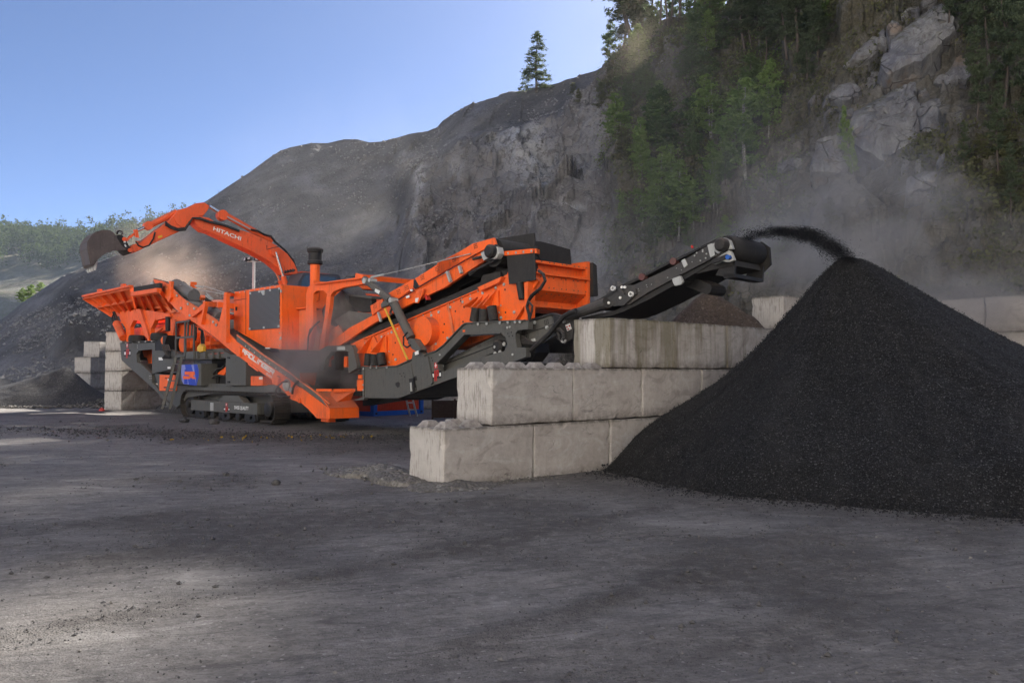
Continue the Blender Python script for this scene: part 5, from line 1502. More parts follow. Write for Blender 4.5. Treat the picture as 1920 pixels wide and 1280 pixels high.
# corner post and brace
mb = MB(); mb.plate(MF, z8([(1045, 700), (1085, 690), (1082, 1160), (1045, 1160)]), SB0 - .14, SB0 + .08)
mb.plate(MF, z8([(1020, 960), (1045, 930), (1045, 975), (930, 1160), (895, 1160)]), SB0 - .10, SB0 - .005)
mb.plate(MF, z8([(1085, 690), (1180, 640), (1215, 680), (1090, 880)]), SB0 + .02, SB0 + .08)
B(mb, 'corner_post', 'orange', sb)
mb = MB(); mb.tube([P(*z8([(985, 700)])[0], SB0 - .08), P(*z8([(1020, 900)])[0], SB0 - .08)], .075, 12); B(mb, 'damper', 'dark', sb, smooth=True)
mb = MB()
mb.tube([P(*z8([a])[0], SB0 - .18) for a in ((1215, 560), (1270, 600), (1295, 680), (1240, 770), (1150, 850), (1100, 910), (1075, 990), (1100, 1080), (1115, 1180))], .032, 8)
mb.tube([P(*z8([a])[0], SB0 - .22) for a in ((1200, 790), (1120, 860), (1090, 920), (1140, 980), (1135, 1040), (1110, 1140))], .022, 8)
B(mb, 'hose', 'dark', sb, smooth=True)
# rubber hood over the head of the feed belt
mb = MB()
mb.plate(MF, z8([(720, 175), (1160, 108), (1170, 205), (1175, 330), (770, 350), (740, 250)]), 1.25, 1.28)
hd = B(mb, 'rubber_hood', 'rubber', sb)
mb = MB()
u_a = MF.loc(P(*z8([(1170, 330)])[0], SB0))[0]
cur = [P(*z8([q])[0], v) for q, v in (((830, 350), SB0 - .02), ((1165, 318), SB0 - .02), ((1240, 345), 1.0), ((1255, 540), 1.0), ((1200, 530), .6), ((1180, 668), SB0 - .1), ((860, 722), SB0 - .1))]
mb.panel([cur[0], cur[1], cur[5], cur[6]], .015); mb.panel([cur[1], cur[2], cur[3], cur[4], cur[5]], .015)
mb.panel([P(*z8([(1165, 320)])[0], SB0), P(*z8([(1165, 205)])[0], SB0 + .3), P(*z8([(1300, 222)])[0], 1.1), P(*z8([(1250, 345)])[0], 1.0)], .015)
B(mb, 'rubber_curtain', 'rubber', sb)
mb = MB(); mb.bar(P(*z8([(765, 358)])[0], SB0 - .03), P(*z8([(1150, 322)])[0], SB0 - .03), .04, .09); mb.bar(P(*z8([(1178, 322)])[0], SB0 - .02), P(*z8([(1240, 340)])[0], .9), .04, .09); B(mb, 'curtain_rail', 'orange', sb)
mb = MB(); bolts(mb, z8([(850, 352), (945, 344), (1035, 335), (1130, 325)]), SB0 - .05, .02); B(mb, 'bolts', 'steel', sb)
mb = MB(); mb.plate(MF, z8([(530, 640), (700, 575), (835, 560), (840, 605), (780, 640), (520, 700)]), .5, .53); mb.plate(MF, z8([(740, 370), (835, 370), (850, 560), (700, 575)]), .7, 1.2); B(mb, 'inner_skirt', 'rubber', sb)

# ---- upper feed conveyor (orange covers with punched holes)
UV = .22
mb = MB()
# lower frame
lowf = [(612, 648)] + z7([(600, 1250), (880, 1100), (1060, 1010), (1190, 905)]) + z7([(1350, 800), (1490, 730), (1780, 580), (1920, 480)]) + z8([(330, 430), (470, 330), (520, 345), (560, 440), (380, 560), (120, 740), (0, 790)]) + z7([(1800, 740), (1540, 860), (1200, 1030), (900, 1190), (760, 1280)]) + [(637, 648)]
mb.plate(MF, lowf, UV + .02, UV + .10)
uc = B(mb, 'feed_conveyor', 'orange')
mb = MB(); mb.plate(MF, lowf, 1.7, 1.78); B(mb, 'far_side_frame', 'orange', uc)
mb = MB(); mb.plate(MF, [(a[0], a[1] + 3) for a in lowf[:14]] + [(a[0], a[1] + 10) for a in reversed(lowf[:14])], UV + .12, 1.68); B(mb, 'belt', 'belt', uc)
for q in (z7([(860, 980), (1005, 895), (1010, 990), (990, 1010), (880, 1095)]), z7([(1075, 830), (1375, 660), (1405, 745), (1190, 900)]), z7([(1395, 655), (1640, 500), (1920, 335), (1925, 460), (1450, 740)]),
          z8([(0, 470), (250, 340), (425, 235), (680, 165), (700, 240), (550, 310), (340, 420), (0, 610)])):
    mb = MB(); mb.plate(MF, q, UV - .04, UV + .01); B(mb, 'cover_plate', 'orange', uc)
mb = MB()
def holes9(cx, cy):
    for i in (-1, 0, 1):
        for j in (-1, 0, 1):
            yield (cx + i * 2.4 + j * .6, cy + j * 3.1 - i * .9)
cen = z7([(915, 985), (1200, 815), (1297, 762), (1485, 640), (1660, 540), (1865, 425)]) + z8([(200, 425), (460, 265)])
for c in cen:
    for h in holes9(*c): mb.lathe(P(h[0], h[1], UV - .041), NV, [(.014, 0), (.014, .002)], 6)
B(mb, 'vent_holes', 'dark', uc, kind='stuff')
mb = MB()
for a, b in (((955, 1060), (990, 1170)), ((1785, 570), (1825, 695))): mb.bar(P(*z7([a])[0], UV - .06), P(*z7([b])[0], UV - .06), .05, .05)
for a, b in (((120, 570), (160, 690)), ((265, 505), (290, 590))): mb.bar(P(*z8([a])[0], UV - .06), P(*z8([b])[0], UV - .06), .07, .05)
B(mb, 'toggle_clamp', 'steel', uc)
mb = MB()
for q in ([(1190, 905), (1390, 790), (1395, 800), (1195, 915)], [(1450, 745), (1750, 580), (1755, 588), (1455, 753)], [(1785, 555), (1915, 480), (1918, 488), (1790, 563)]): mb.plate(MF, z7(q), UV - .045, UV - .040)
mb.plate(MF, z8([(0, 628), (80, 582), (82, 590), (0, 636)]), UV - .045, UV - .040); mb.plate(MF, z8([(120, 556), (330, 436), (332, 444), (122, 564)]), UV - .045, UV - .040); mb.plate(MF, z8([(350, 425), (465, 350), (468, 358), (352, 433)]), UV - .045, UV - .040)
mb.plate(MF, z7([(1380, 670), (1400, 665), (1440, 750), (1400, 780), (1375, 760)]), UV - .05, UV - .04)
B(mb, 'gap_seal', 'dark', uc)
mb = MB(); mb.plate(MF, z7([(1410, 790), (1500, 770), (1480, 850), (1430, 950), (1360, 945), (1400, 860)]), UV - .08, UV - .045); B(mb, 'hinge_plate', 'orange', uc, bevel=.01)
mb = MB(); mb.plate(MF, z7([(1400, 890), (1435, 885), (1420, 940), (1398, 935)]), UV - .10, UV - .08); mb.plate(MF, z7([(1285, 870), (1325, 850), (1330, 880), (1290, 892)]), UV - .05, UV - .04); mb.plate(MF, z7([(1335, 785), (1362, 780), (1362, 805), (1340, 805)]), UV - .06, UV - .04); B(mb, 'label_plate', 'white', uc)
mb = MB(); mb.plate(MF, z7([(1505, 850), (1530, 845), (1545, 905), (1525, 910)]), UV, UV + .1); B(mb, 'red_handle', 'red', uc)
# drive at the head
mb = MB(); mb.plate(MF, z8([(515, 345), (600, 310), (640, 280), (720, 270), (740, 350), (700, 415), (650, 420), (620, 400), (550, 440), (530, 400)]), UV - .12, UV + .05); dv = B(mb, 'drive_housing', 'steel', uc, bevel=.02)
mb = MB(); mb.lathe(P(*z8([(660, 330)])[0], UV - .12), NV, [(.14, 0), (.14, .10), (.10, .14)], 18); B(mb, 'drive_motor', 'dark', uc, smooth=True)
mb = MB(); mb.tube([P(*z8([a])[0], UV) for a in ((690, 240), (745, 290), (760, 350), (730, 410), (640, 460), (380, 590))], .03, 8); mb.tube([P(*z8([(430, 420)])[0], UV - .1), P(*z8([(530, 395)])[0], UV - .1)], .035, 8); B(mb, 'scraper_strap', 'dark', uc, smooth=True)
mb = MB(); mb.lathe(P(*z8([(680, 345)])[0], UV + .1), MF.v, [(.30, 0), (.30, 1.4)], 22); B(mb, 'head_drum', 'rubber', uc, smooth=True)
# dark side shield under the conveyor
mb = MB(); mb.plate(MF, z7([(1230, 1060), (1560, 860), (1920, 690), (1920, 800), (1300, 1100)]) , .8, .9); mb.plate(MF, z8([(0, 790), (380, 580), (700, 430), (830, 400), (830, 560), (520, 640), (0, 880)]), .8, .9); B(mb, 'under_shield', 'rubber', uc)
# steel rope from the gantry to the far end
mb = MB(); mb.tube([P(*z7([(870, 640)])[0], .1), P(*z7([(1020, 605)])[0], .12)], .03, 7); mb.tube([P(*z7([(1020, 605)])[0], .12), P(*z7([(1300, 540)])[0], .15), P(*z8([(400, 355)])[0], UV - .08)], .010, 6); B(mb, 'steel_rope', 'steel', uc, smooth=True)

# ---- lifting strut, piston and yellow safety rod
mb = MB(); mb.tube([P(*z7([(790, 660)])[0], -.02), P(*z7([(1095, 910)])[0], -.02)], .085, 14); ls = B(mb, 'lifting_cylinder', 'grey', smooth=True)
mb = MB(); mb.lathe(P(*z7([(780, 680)])[0], -.12), MF.v, [(.07, 0), (.07, .2)], 12); mb.lathe(P(*z7([(845, 672)])[0], -.12), MF.v, [(.05, 0), (.05, .2)], 12); mb.lathe(P(*z7([(1095, 910)])[0], -.14), MF.v, [(.06, 0), (.06, .2)], 12); B(mb, 'pivot_pin', 'steel', ls)
mb = MB(); mb.plate(MF, z7([(1010, 930), (1100, 870), (1130, 900), (1130, 945), (990, 1005), (985, 960)]), -.06, .02); B(mb, 'strut_bracket', 'grey', ls)
mb = MB(); mb.tube([P(*z7([(1140, 940)])[0], .0), P(*z9([(415, 520)])[0], .0)], .105, 14); mb.plate(MF, z9([(395, 520), (440, 530), (500, 620), (470, 640), (420, 610), (385, 560)]), -.08, .1); B(mb, 'support_strut', 'grey', ls, smooth=False)
mb = MB(); mb.plate(MF, z7([(920, 775), (975, 800), (960, 840), (910, 810)]), -.115, -.108); mb.plate(MF, z9([(445, 640), (475, 625), (480, 655), (450, 665)]), -.1, -.09); B(mb, 'label_plate', 'white', ls)
mb = MB(); mb.tube([P(*z7([a])[0], -.08) for a in ((1090, 960), (1120, 1000), (1100, 1060), (1120, 1090))], .03, 7); mb.tube([P(*z9([a])[0], -.1) for a in ((385, 470), (350, 510), (350, 580), (380, 600), (410, 580))], .02, 7); B(mb, 'hose', 'dark', ls, smooth=True)
mb = MB(); mb.tube([P(*z7([(1035, 1010)])[0], -.06), P(*z9([(385, 705)])[0], -.06)], .026, 8); B(mb, 'safety_rod', 'yellow', ls, smooth=True)

# ---- grey main frame under the screen
GV = .06
mb = MB()
outer = z9([(0, 768), (130, 772), (300, 762), (380, 728), (435, 702), (430, 640), (500, 625), (535, 668), (640, 632), (705, 582), (870, 408), (895, 395), (1275, 375), (1400, 372), (1418, 380), (1418, 442), (1330, 452), (1308, 480), (1310, 540), (1325, 600), (1400, 600), (1400, 680), (1250, 740), (795, 862), (440, 990), (315, 1035), (0, 1030)])
hole = z9([(645, 742), (885, 492), (1190, 482), (1228, 515), (1240, 590), (1215, 630), (985, 690), (690, 808), (655, 800)])
mb.plate(MF, outer, GV, GV + .14, holes=[hole]); mf = B(mb, 'main_frame', 'grey')
mb = MB(); mb.plate(MF, outer, 2.2, 2.34, holes=[hole]); B(mb, 'far_main_frame', 'grey', mf)
mb = MB()
def flange(pts, w=.22, v=GV, th=.02):
    W = [P(a[0], a[1], v) for a in pts]
    for a, b in zip(W[:-1], W[1:]): mb.panel([a + NV * .05, b + NV * .05, b + MF.v * w, a + MF.v * w], th)
flange(z9([(0, 768), (130, 772), (300, 762), (435, 702)])); flange(z9([(535, 668), (640, 632), (705, 582), (870, 408), (895, 395), (1275, 375), (1400, 372)])); flange(z9([(645, 742), (885, 492), (1190, 482)]), .15); flange(z9([(0, 1030), (315, 1035), (440, 990), (795, 862), (1250, 740)]), 2.2)
B(mb, 'frame_flange', 'grey', mf)
mb = MB(); mb.plate(MF, z9([(535, 680), (555, 675), (600, 900), (580, 920)]), GV - .05, GV - .003); mb.plate(MF, z9([(395, 745), (412, 740), (450, 960), (440, 985)]), GV - .05, GV - .003); mb.plate(MF, z9([(430, 640), (500, 630), (545, 700), (585, 920), (470, 965), (410, 760)]), GV - .03, GV - .006); B(mb, 'stiffener', 'grey', mf)
mb = MB(); bolts(mb, z9([(70, 770), (122, 770), (208, 768), (1065, 395), (990, 400), (1178, 388), (1247, 384), (1308, 382), (1350, 380)]), GV - .02, .026); bolts(mb, z9([(1240, 430), (1262, 424), (662, 662), (1285, 660)]), GV, .02); B(mb, 'bolts', 'steel', mf)
mb = MB()
for q in [(285, 897), (300, 895), (285, 925), (455, 865)]: pass
mb.plate(MF, z9([(280, 905), (305, 893), (318, 905), (315, 935), (300, 945), (282, 925)]), GV - .004, GV - .001); mb.plate(MF, z9([(436, 850), (460, 843), (466, 880), (448, 885)]), GV - .034, GV - .031)
for q in ((320, 825), (335, 845), (352, 820), (360, 850), (570, 690), (590, 690), (575, 715), (600, 712), (1245, 480), (1275, 470), (1255, 505), (1285, 500)):
    w = z9([q])[0]; mb.lathe(P(w[0], w[1], GV - .003), NV, [(.018, 0), (.018, .002)], 8)
B(mb, 'frame_openings', 'dark', mf)
mb = MB(); mb.plate(MF, z9([(395, 870), (435, 860), (440, 990), (410, 1000)]), GV - .08, GV - .003); B(mb, 'latch_box', 'dark', mf); mb = MB(); mb.tube([P(*z9([(412, 900)])[0], GV - .1), P(*z9([(418, 975)])[0], GV - .1)], .025, 7); B(mb, 'latch_pin', 'steel', mf)
logo(P(*z9([(588, 893)])[0], GV - .001), (P(*z9([(688, 878)])[0], GV) - P(*z9([(588, 893)])[0], GV)).normalized(), .36, .42, mf)
mb = MB(); mb.plate(MF, z9([(856, 450), (875, 448), (876, 468), (858, 468)]), GV - .01, GV - .001); B(mb, 'reflector', 'orange', mf)
mb = MB(); mb.box(MF, MF.loc(P(690, 735, GV))[0], MF.loc(P(760, 735, GV))[0], .4, 2.1, .95, 1.5); mb.plate(MF, z9([(0, 1030), (315, 1040), (480, 1010), (800, 880), (800, 960), (620, 1030), (560, 1050), (330, 1050), (100, 1085), (0, 1100)]), 1.2, 1.5); B(mb, 'belly_plate', 'dark', mf)
mb = MB()   # left edge column of the frame
mb.plate(MF, z6([(740, 360), (760, 430), (760, 690), (640, 700), (745, 660), (735, 430)]), GV - .03, GV + .1); B(mb, 'frame_column', 'grey', mf)
mb = MB(); bolts(mb, z6([(755, 380), (752, 540), (752, 590)]), GV - .04, .02); B(mb, 'bolts', 'steel', mf)

# ---- inner conveyor seen through the frame and its continuation
IV = .45
mb = MB(); mb.plate(MF, z9([(700, 715), (1180, 480), (1230, 520), (1235, 560), (960, 660), (700, 800), (680, 760)]), IV, IV + .06); mb.plate(MF, z9([(660, 745), (1000, 600), (1180, 545), (1220, 560), (1180, 620), (690, 810)]), IV - .1, IV - .02); ic = B(mb, 'inner_conveyor', 'grey')
mb = MB(); mb.plate(MF, z9([(700, 740), (1130, 575), (1135, 583), (705, 748)]), IV - .11, IV - .101)
for c in z9([(905, 632), (1000, 592)]):
    for h in holes9(*c): mb.lathe(P(h[0], h[1], IV - .001), NV, [(.014, 0), (.014, .002)], 6)
mb.lathe(P(*z9([(1185, 590)])[0], IV - .1), NV, [(.14, 0), (.14, .1), (.09, .13)], 14)
B(mb, 'slot_holes', 'dark', ic)
mb = MB(); bolts(mb, z9([(1138, 595), (1138, 650), (685, 757), (1215, 570), (1180, 640)]), IV - .2, .035); B(mb, 'bolts', 'steel', ic)
mb = MB(); mb.plate(MF, z9([(800, 620), (830, 550), (870, 510), (1100, 492), (1130, 500)]), .9, 1.6); B(mb, 'inner_deck', 'orange_dusty', ic)
# section between frame and folding joint
mb = MB(); mb.plate(MF, z16([(760, 830), (1000, 680), (1430, 530), (1480, 700), (1500, 830), (1640, 860), (1500, 960), (1160, 1120), (760, 1200), (740, 960), (720, 900)]), .34, .42); mid_ = B(mb, 'transition_frame', 'grey')
mb = MB(); mb.plate(MF, z16([(940, 640), (1430, 490), (1620, 560), (1640, 590), (1480, 540), (1430, 530), (960, 690)]), .30, .46); mb.plate(MF, z16([(750, 950), (1200, 810), (1500, 700), (1502, 712), (1200, 822), (752, 962)]), .325, .338); mb.plate(MF, z16([(1450, 540), (1600, 590), (1500, 720), (1480, 700)]), .28, .33); B(mb, 'rubber_seal', 'dark', mid_)
mb = MB()
for c in z16([(1330, 680), (890, 880), (930, 960)]):
    for i in (-1, 0, 1):
        for j in (-1, 0, 1): mb.lathe(P(c[0] + i * 3 + j * .6, c[1] + j * 3.2 - i, .335), NV, [(.016, 0), (.016, .002)], 6)
B(mb, 'vent_holes', 'dark', mid_)
mb = MB(); bolts(mb, z16([(1060, 1055), (1090, 1045), (1345, 790), (1090, 685)]), .33, .035); 
for k in range(5): mb.tube([P(*z16([(745, 975 + k * 50)])[0], .25), P(*z16([(800, 965 + k * 50)])[0], .25)], .028, 7)
B(mb, 'hose_coupling', 'steel', mid_)
mb = MB()
for k in range(5): mb.tube([P(*z16([a])[0], .24) for a in ((800, 965 + k * 50), (870, 975 + k * 35), (960, 1040 + k * 18), (1060, 1090 + k * 10), (1200, 1070))], .022, 7)
mb.tube([P(*z16([a])[0], .2) for a in ((1000, 1260), (1200, 1080), (1400, 900), (1550, 700), (1680, 560), (1800, 490), (1920, 450))], .05, 8)
mb.tube([P(*z16([a])[0], .26) for a in ((1480, 830), (1600, 830), (1660, 900), (1690, 1020))], .04, 8); mb.tube([P(*z16([a])[0], .3) for a in ((1440, 840), (1540, 880), (1590, 960), (1600, 1040))], .035, 8)
B(mb, 'hose', 'dark', mid_, smooth=True)

# ---- long discharge conveyor
DV0, DV1 = .55, 1.70
DC = lambda x, y, v=DV0: P(*z10([(x, y)])[0], v)
mb = MB()
side = z10([(500, 600), (560, 545), (640, 530), (720, 530), (1040, 380), (1260, 245), (1400, 165), (1470, 150), (1500, 220), (1500, 250), (1340, 320), (1050, 470), (830, 590), (690, 680), (620, 700), (560, 690), (500, 680), (480, 650)])
mb.plate(MF, side, DV0, DV0 + .05); dc = B(mb, 'discharge_conveyor', 'darkgrey')
mb = MB(); mb.plate(MF, side, DV1, DV1 + .05); B(mb, 'far_side_frame', 'dark', dc)
low1 = z10([(240, 770), (300, 730), (480, 660), (560, 690), (620, 720), (520, 745), (320, 800), (240, 800), (160, 980), (120, 990), (90, 930), (-20, 880), (60, 800)])
mb = MB(); mb.plate(MF, z10([(155, 760), (220, 750), (330, 720), (500, 640), (570, 680), (520, 710), (330, 770), (260, 790), (230, 900), (220, 960), (160, 1000), (130, 990), (115, 940), (70, 880), (100, 820)]), DV0 - .06, DV0 + .02); lk = B(mb, 'folding_link', 'darkgrey', dc)
mb = MB(); mb.tube([DC(200, 780, DV0 - .1), DC(500, 670, DV0 - .1)], .10, 12); mb.plate(MF, z10([(520, 640), (620, 610), (730, 560), (740, 600), (640, 690), (560, 700), (510, 680)]), DV0 - .05, DV0 - .005); mb.plate(MF, z10([(580, 560), (600, 555), (645, 600), (630, 605)]), DV0 - .1, DV0 - .05); B(mb, 'fold_cylinder', 'darkgrey', dc, smooth=False)
for (x, y, r) in ((200, 778, .050), (150, 972, .050), (547, 556, .046), (690, 602, .048)):
    mb = MB(); mb.ringtube(DC(x, y, DV0 - .12), MF.v, r, r * .66, .05, 18); B(mb, 'pivot_ring', 'white', dc, smooth=False)
mb = MB()
for q in ((615, 632), (523, 672), (628, 548), (650, 548)): mb.lathe(DC(q[0], q[1], DV0 - .05), NV, [(.026, 0), (.026, .03)], 10)
B(mb, 'pivot_pin', 'white', dc)
mb = MB(); mb.plate(MF, z10([(170, 850), (205, 835), (220, 880), (185, 898)]), DV0 - .075, DV0 - .064); B(mb, 'warning_label', 'white', dc)
mb = MB(); mb.plate(MF, z10([(176, 862), (186, 858), (190, 868), (180, 872)]), DV0 - .082, DV0 - .077); mb.plate(MF, z10([(196, 854), (208, 850), (210, 860), (199, 864)]), DV0 - .082, DV0 - .077); mb.plate(MF, z10([(186, 880), (196, 876), (200, 886), (189, 890)]), DV0 - .082, DV0 - .077); B(mb, 'label_print', 'red', dc)
mb = MB(); mb.plate(MF, z10([(130, 790), (150, 785), (165, 830), (150, 835)]), DV0 - .1, DV0 - .06); B(mb, 'hose_clamp', 'steel', dc)
# belt: upper run, and black underside
mb = MB()
topb = z10([(320, 700), (480, 620), (640, 520), (820, 440), (1050, 320), (1250, 225), (1400, 150), (1450, 142)])
mb.plate(MF, topb + list(reversed([(a[0] + 1.2, a[1] + 4.5) for a in topb])), DV0 + .06, DV1); bl_ = B(mb, 'belt', 'rubber', dc)
mb = MB()
mb.plate(MF, z10([(320, 705), (480, 625), (640, 524), (650, 534), (490, 640), (330, 715)]), DV0 - .01, DV0 + .04)
mb.plate(MF, z10([(808, 445), (1010, 335), (1020, 350), (815, 458)]), DV0 + .0, DV0 + .04); mb.plate(MF, z10([(1050, 322), (1235, 232), (1238, 245), (1058, 338)]), DV0 + .0, DV0 + .04); mb.plate(MF, z10([(1250, 222), (1400, 150), (1480, 142), (1480, 160), (1400, 165), (1258, 238)]), DV0 + .0, DV0 + .04)
B(mb, 'skirt_rubber', 'dark', dc)
mb = MB()
und = z10([(500, 745), (620, 715), (830, 600), (1050, 480), (1340, 330), (1500, 260), (1640, 180), (1735, 290), (1735, 350), (1560, 440), (1330, 545), (1200, 590), (1000, 690), (820, 770), (560, 765)])
mb.plate(MF, z10([(560, 740), (830, 600), (1050, 480), (1340, 330), (1480, 262), (1480, 290), (1340, 360), (1100, 500), (850, 640), (620, 750)]), DV0 + .06, DV1 - .02)
mb.plate(MF, z10([(300, 790), (560, 735), (620, 745), (560, 770), (300, 815)]), DV0 + .06, DV1 - .02)
B(mb, 'return_belt', 'dark', dc)
mb = MB()   # idler carriers below
for (x, y) in ((950, 560), (1120, 480), (1280, 390), (760, 660)):
    mb.tube([DC(x, y, DV0 + .1), DC(x, y, DV0 + .1) + MF.v * .95], .05, 10)
B(mb, 'return_roller', 'dark', dc, smooth=True)
mb = MB()
a = DC(1040, 480); mb.plate(MF, z10([(1020, 480), (1090, 455), (1110, 500), (1095, 525), (1045, 538), (1030, 510)]), DV0 - .06, DV0 - .005); mb.plate(MF, z10([(1095, 335), (1125, 318), (1148, 370), (1120, 395)]), DV0 - .03, DV0 - .003); B(mb, 'bracket_plate', 'steel', dc, bevel=.008)
mb = MB(); mb.tube([DC(1110, 480, DV0 + .15) + MF.v * t for t in (0, .3)] , .09, 10)
for k in range(6): mb.lathe(DC(1150 + k * 30, 500 + k * 12, .9), MF.v, [(.10, 0), (.10, .5)], 10)
B(mb, 'cable_chain', 'dark', dc)
for q in ((780, 465), (1030, 340)):
    mb = MB(); mb.lathe(DC(q[0], q[1], DV0 - .03), MF.v, [(.065, 0), (.065, .10)], 14); B(mb, 'roller_end', 'dullred', dc)
mb = MB(); mb.bar(DC(1182, 215), DC(1190, 235), .03, .03); B(mb, 'emergency_stop', 'red', dc)
mb = MB(); bolts(mb, z10([(1222, 272), (1270, 250), (1205, 295), (1300, 280), (1252, 335), (1295, 315), (1270, 262)]), DV0 - .01, .012); bolts(mb, z10([(755, 560), (820, 530), (760, 575), (825, 545), (860, 525), (990, 470), (1100, 410), (1185, 345), (1060, 395)]), DV0 - .01, .007); B(mb, 'bolts', 'steel', dc)
# head end: motor, drum, scraper
mb = MB(); mb.plate(MF, z10([(1305, 210), (1345, 195), (1370, 290), (1330, 310)]), DV0 - .06, DV0 - .004); mb.plate(MF, z10([(1350, 200), (1440, 150), (1480, 170), (1505, 240), (1440, 250), (1390, 280), (1360, 260)]), DV0 - .10, DV0 - .004); mb.plate(MF, z10([(1340, 335), (1400, 300), (1480, 250), (1495, 265), (1520, 330), (1480, 348), (1420, 340), (1360, 365)]), DV0 - .08, DV0 - .004); hd2 = B(mb, 'gearbox', 'steel', dc, bevel=.01)
mb = MB(); mb.lathe(DC(1437, 212, DV0 - .10), NV, [(.115, 0), (.115, .10), (.09, .14), (.04, .15)], 20); B(mb, 'drive_motor', 'dark', dc, smooth=True)
mb = MB(); mb.lathe(DC(1485, 310, DV0 - .09), NV, [(.040, 0), (.040, .07)], 12); B(mb, 'hydraulic_valve', 'blue_paint', dc); mb = MB(); mb.bar(DC(1350, 345, DV0 - .1), DC(1470, 300, DV0 - .1), .06, .07); B(mb, 'valve_block', 'dark', dc)
mb = MB(); mb.lathe(DC(1452, 228, DV0 + .06), MF.v, [(.19, 0), (.21, .1), (.21, 1.0), (.19, 1.09)], 26); B(mb, 'head_drum', 'rubber', dc, smooth=True)
hu, hv, hz = MF.loc(DC(1452, 228, DV0))
mb = MB(); mb.uz(MF, [(hu - .1, hz - .18), (hu + .12, hz - .22), (hu + .1, hz - .50), (hu - .25, hz - .44)], DV0 + .1, DV0 + .15); mb.uz(MF, [(hu - .1, hz - .18), (hu + .12, hz - .22), (hu + .1, hz - .50), (hu - .25, hz - .44)], DV1 - .1, DV1 - .05); mb.box(MF, hu - .1, hu + .1, DV0 + .1, DV1 - .05, hz - .50, hz - .44); mb.box(MF, hu - .2, hu + .05, DV0 + .1, DV1 - .05, hz - .30, hz - .24)
B(mb, 'belt_scraper', 'dark', dc)
# rubber cheek plates either side of the head drum
mb = MB(); mb.uz(MF, [(hu - .25, hz + .15), (hu + .05, hz + .22), (hu + .20, hz + .1), (hu + .22, hz - .2), (hu + .05, hz - .34), (hu - .3, hz - .3)], DV1 - .02, DV1 + .03); mb.uz(MF, [(hu - .6, hz - .10), (hu + .05, hz - .2), (hu + .08, hz - .30), (hu - .6, hz - .38)], DV0 + .08, DV1 - .1); B(mb, 'head_guard', 'rubber', dc)
# black interior and support behind the block wall
mb = MB(); mb.plate(MF, z16([(1000, 1260), (1160, 1120), (1500, 970), (1640, 1090), (1720, 1110), (1850, 1010), (1850, 1300), (1000, 1300)]), 1.2, 1.3); mb.plate(MF, z9([(1310, 620), (1450, 560), (1460, 640), (1400, 720), (1300, 720)]), .5, 1.0); B(mb, 'dark_cover', 'dark', dc)
mb = MB()
for q in ((1380, 640), (1440, 650)): mb.lathe(P(*z9([q])[0], .45), NV, [(.17, 0), (.17, .05), (.06, .07)], 12)
for k in range(8): mb.lathe(P(z9([(1435, 640)])[0][0] + cos(k * .78) * 7, z9([(1435, 640)])[0][1] + sin(k * .78) * 7, .40), NV, [(.02, 0), (.02, .02)], 6)
B(mb, 'tail_bearing', 'dark', dc)
# ------------------------------------------------------------------ the excavator feeding the hopper
EX = thing('excavator', EF.L(1.2, 0, 2.2), 'orange excavator behind the crusher reaching its black bucket over the hopper', 'excavator')
def BE(mb, name, mat, parent=None, **k): return mb.build(name, M[mat] if isinstance(mat, str) else mat, parent if parent is not None else EX, **k)
def PE(px, py, v=0.0): return EF.p(px, py, v)
EN = -EF.v
def both(pts, v0, v1): mb = MB(); mb.plate(EF, pts, v0, v1); return mb
# boom: box section following the photographed profile
bm_pts = z3([(240, 385), (200, 300), (250, 285), (400, 310), (480, 365), (700, 430), (900, 490), (1080, 570), (1210, 640), (1340, 740), (1420, 850), (1470, 960), (1460, 985), (1290, 985), (1230, 920), (1120, 830), (920, 720), (640, 590), (400, 475), (330, 460), (270, 410)])
boom = BE(both(bm_pts, -.28, .28), 'boom', 'exc_orange', bevel=.03)
font_text('lettering', 'HITACHI', PE(*z3([(443, 458)])[0], -.285), (PE(*z3([(775, 585)])[0], -.285) - PE(*z3([(443, 458)])[0], -.285)).normalized(),
          (PE(*z3([(452, 412)])[0], -.285) - PE(*z3([(443, 458)])[0], -.285)).normalized(), (PE(*z3([(775, 585)])[0], -.285) - PE(*z3([(443, 458)])[0], -.285)).length,
          (PE(*z3([(452, 412)])[0], -.285) - PE(*z3([(443, 458)])[0], -.285)).length, 'white', boom, EN)
mb = MB(); mb.plate(EF, z3([(395, 390), (405, 390), (392, 470), (382, 465)]), -.29, -.28); mb.plate(EF, z3([(905, 560), (913, 563), (885, 690), (878, 685)]), -.29, -.28); BE(mb, 'weld_seam', 'exc_orange', boom)
arm_pts = z1([(610, 640), (730, 600), (860, 500), (1060, 350), (1170, 235), (1170, 215), (1290, 185), (1390, 135), (1490, 122), (1560, 165), (1540, 210), (1480, 290), (1400, 290), (1330, 390), (1180, 480), (960, 580), (660, 725), (605, 715)])
arm = BE(both(arm_pts, -.24, .24), 'arm', 'exc_orange', bevel=.025)
mb = MB(); mb.plate(EF, z1([(935, 532), (985, 515), (990, 540), (940, 555)]), -.25, -.243); BE(mb, 'yellow_label', 'yellow', arm)
mb = MB(); mb.lathe(PE(*z1([(1240, 320)])[0], -.30), EF.v, [(.30, 0), (.30, .04)], 22); BE(mb, 'pivot_cover', 'exc_orange', arm)
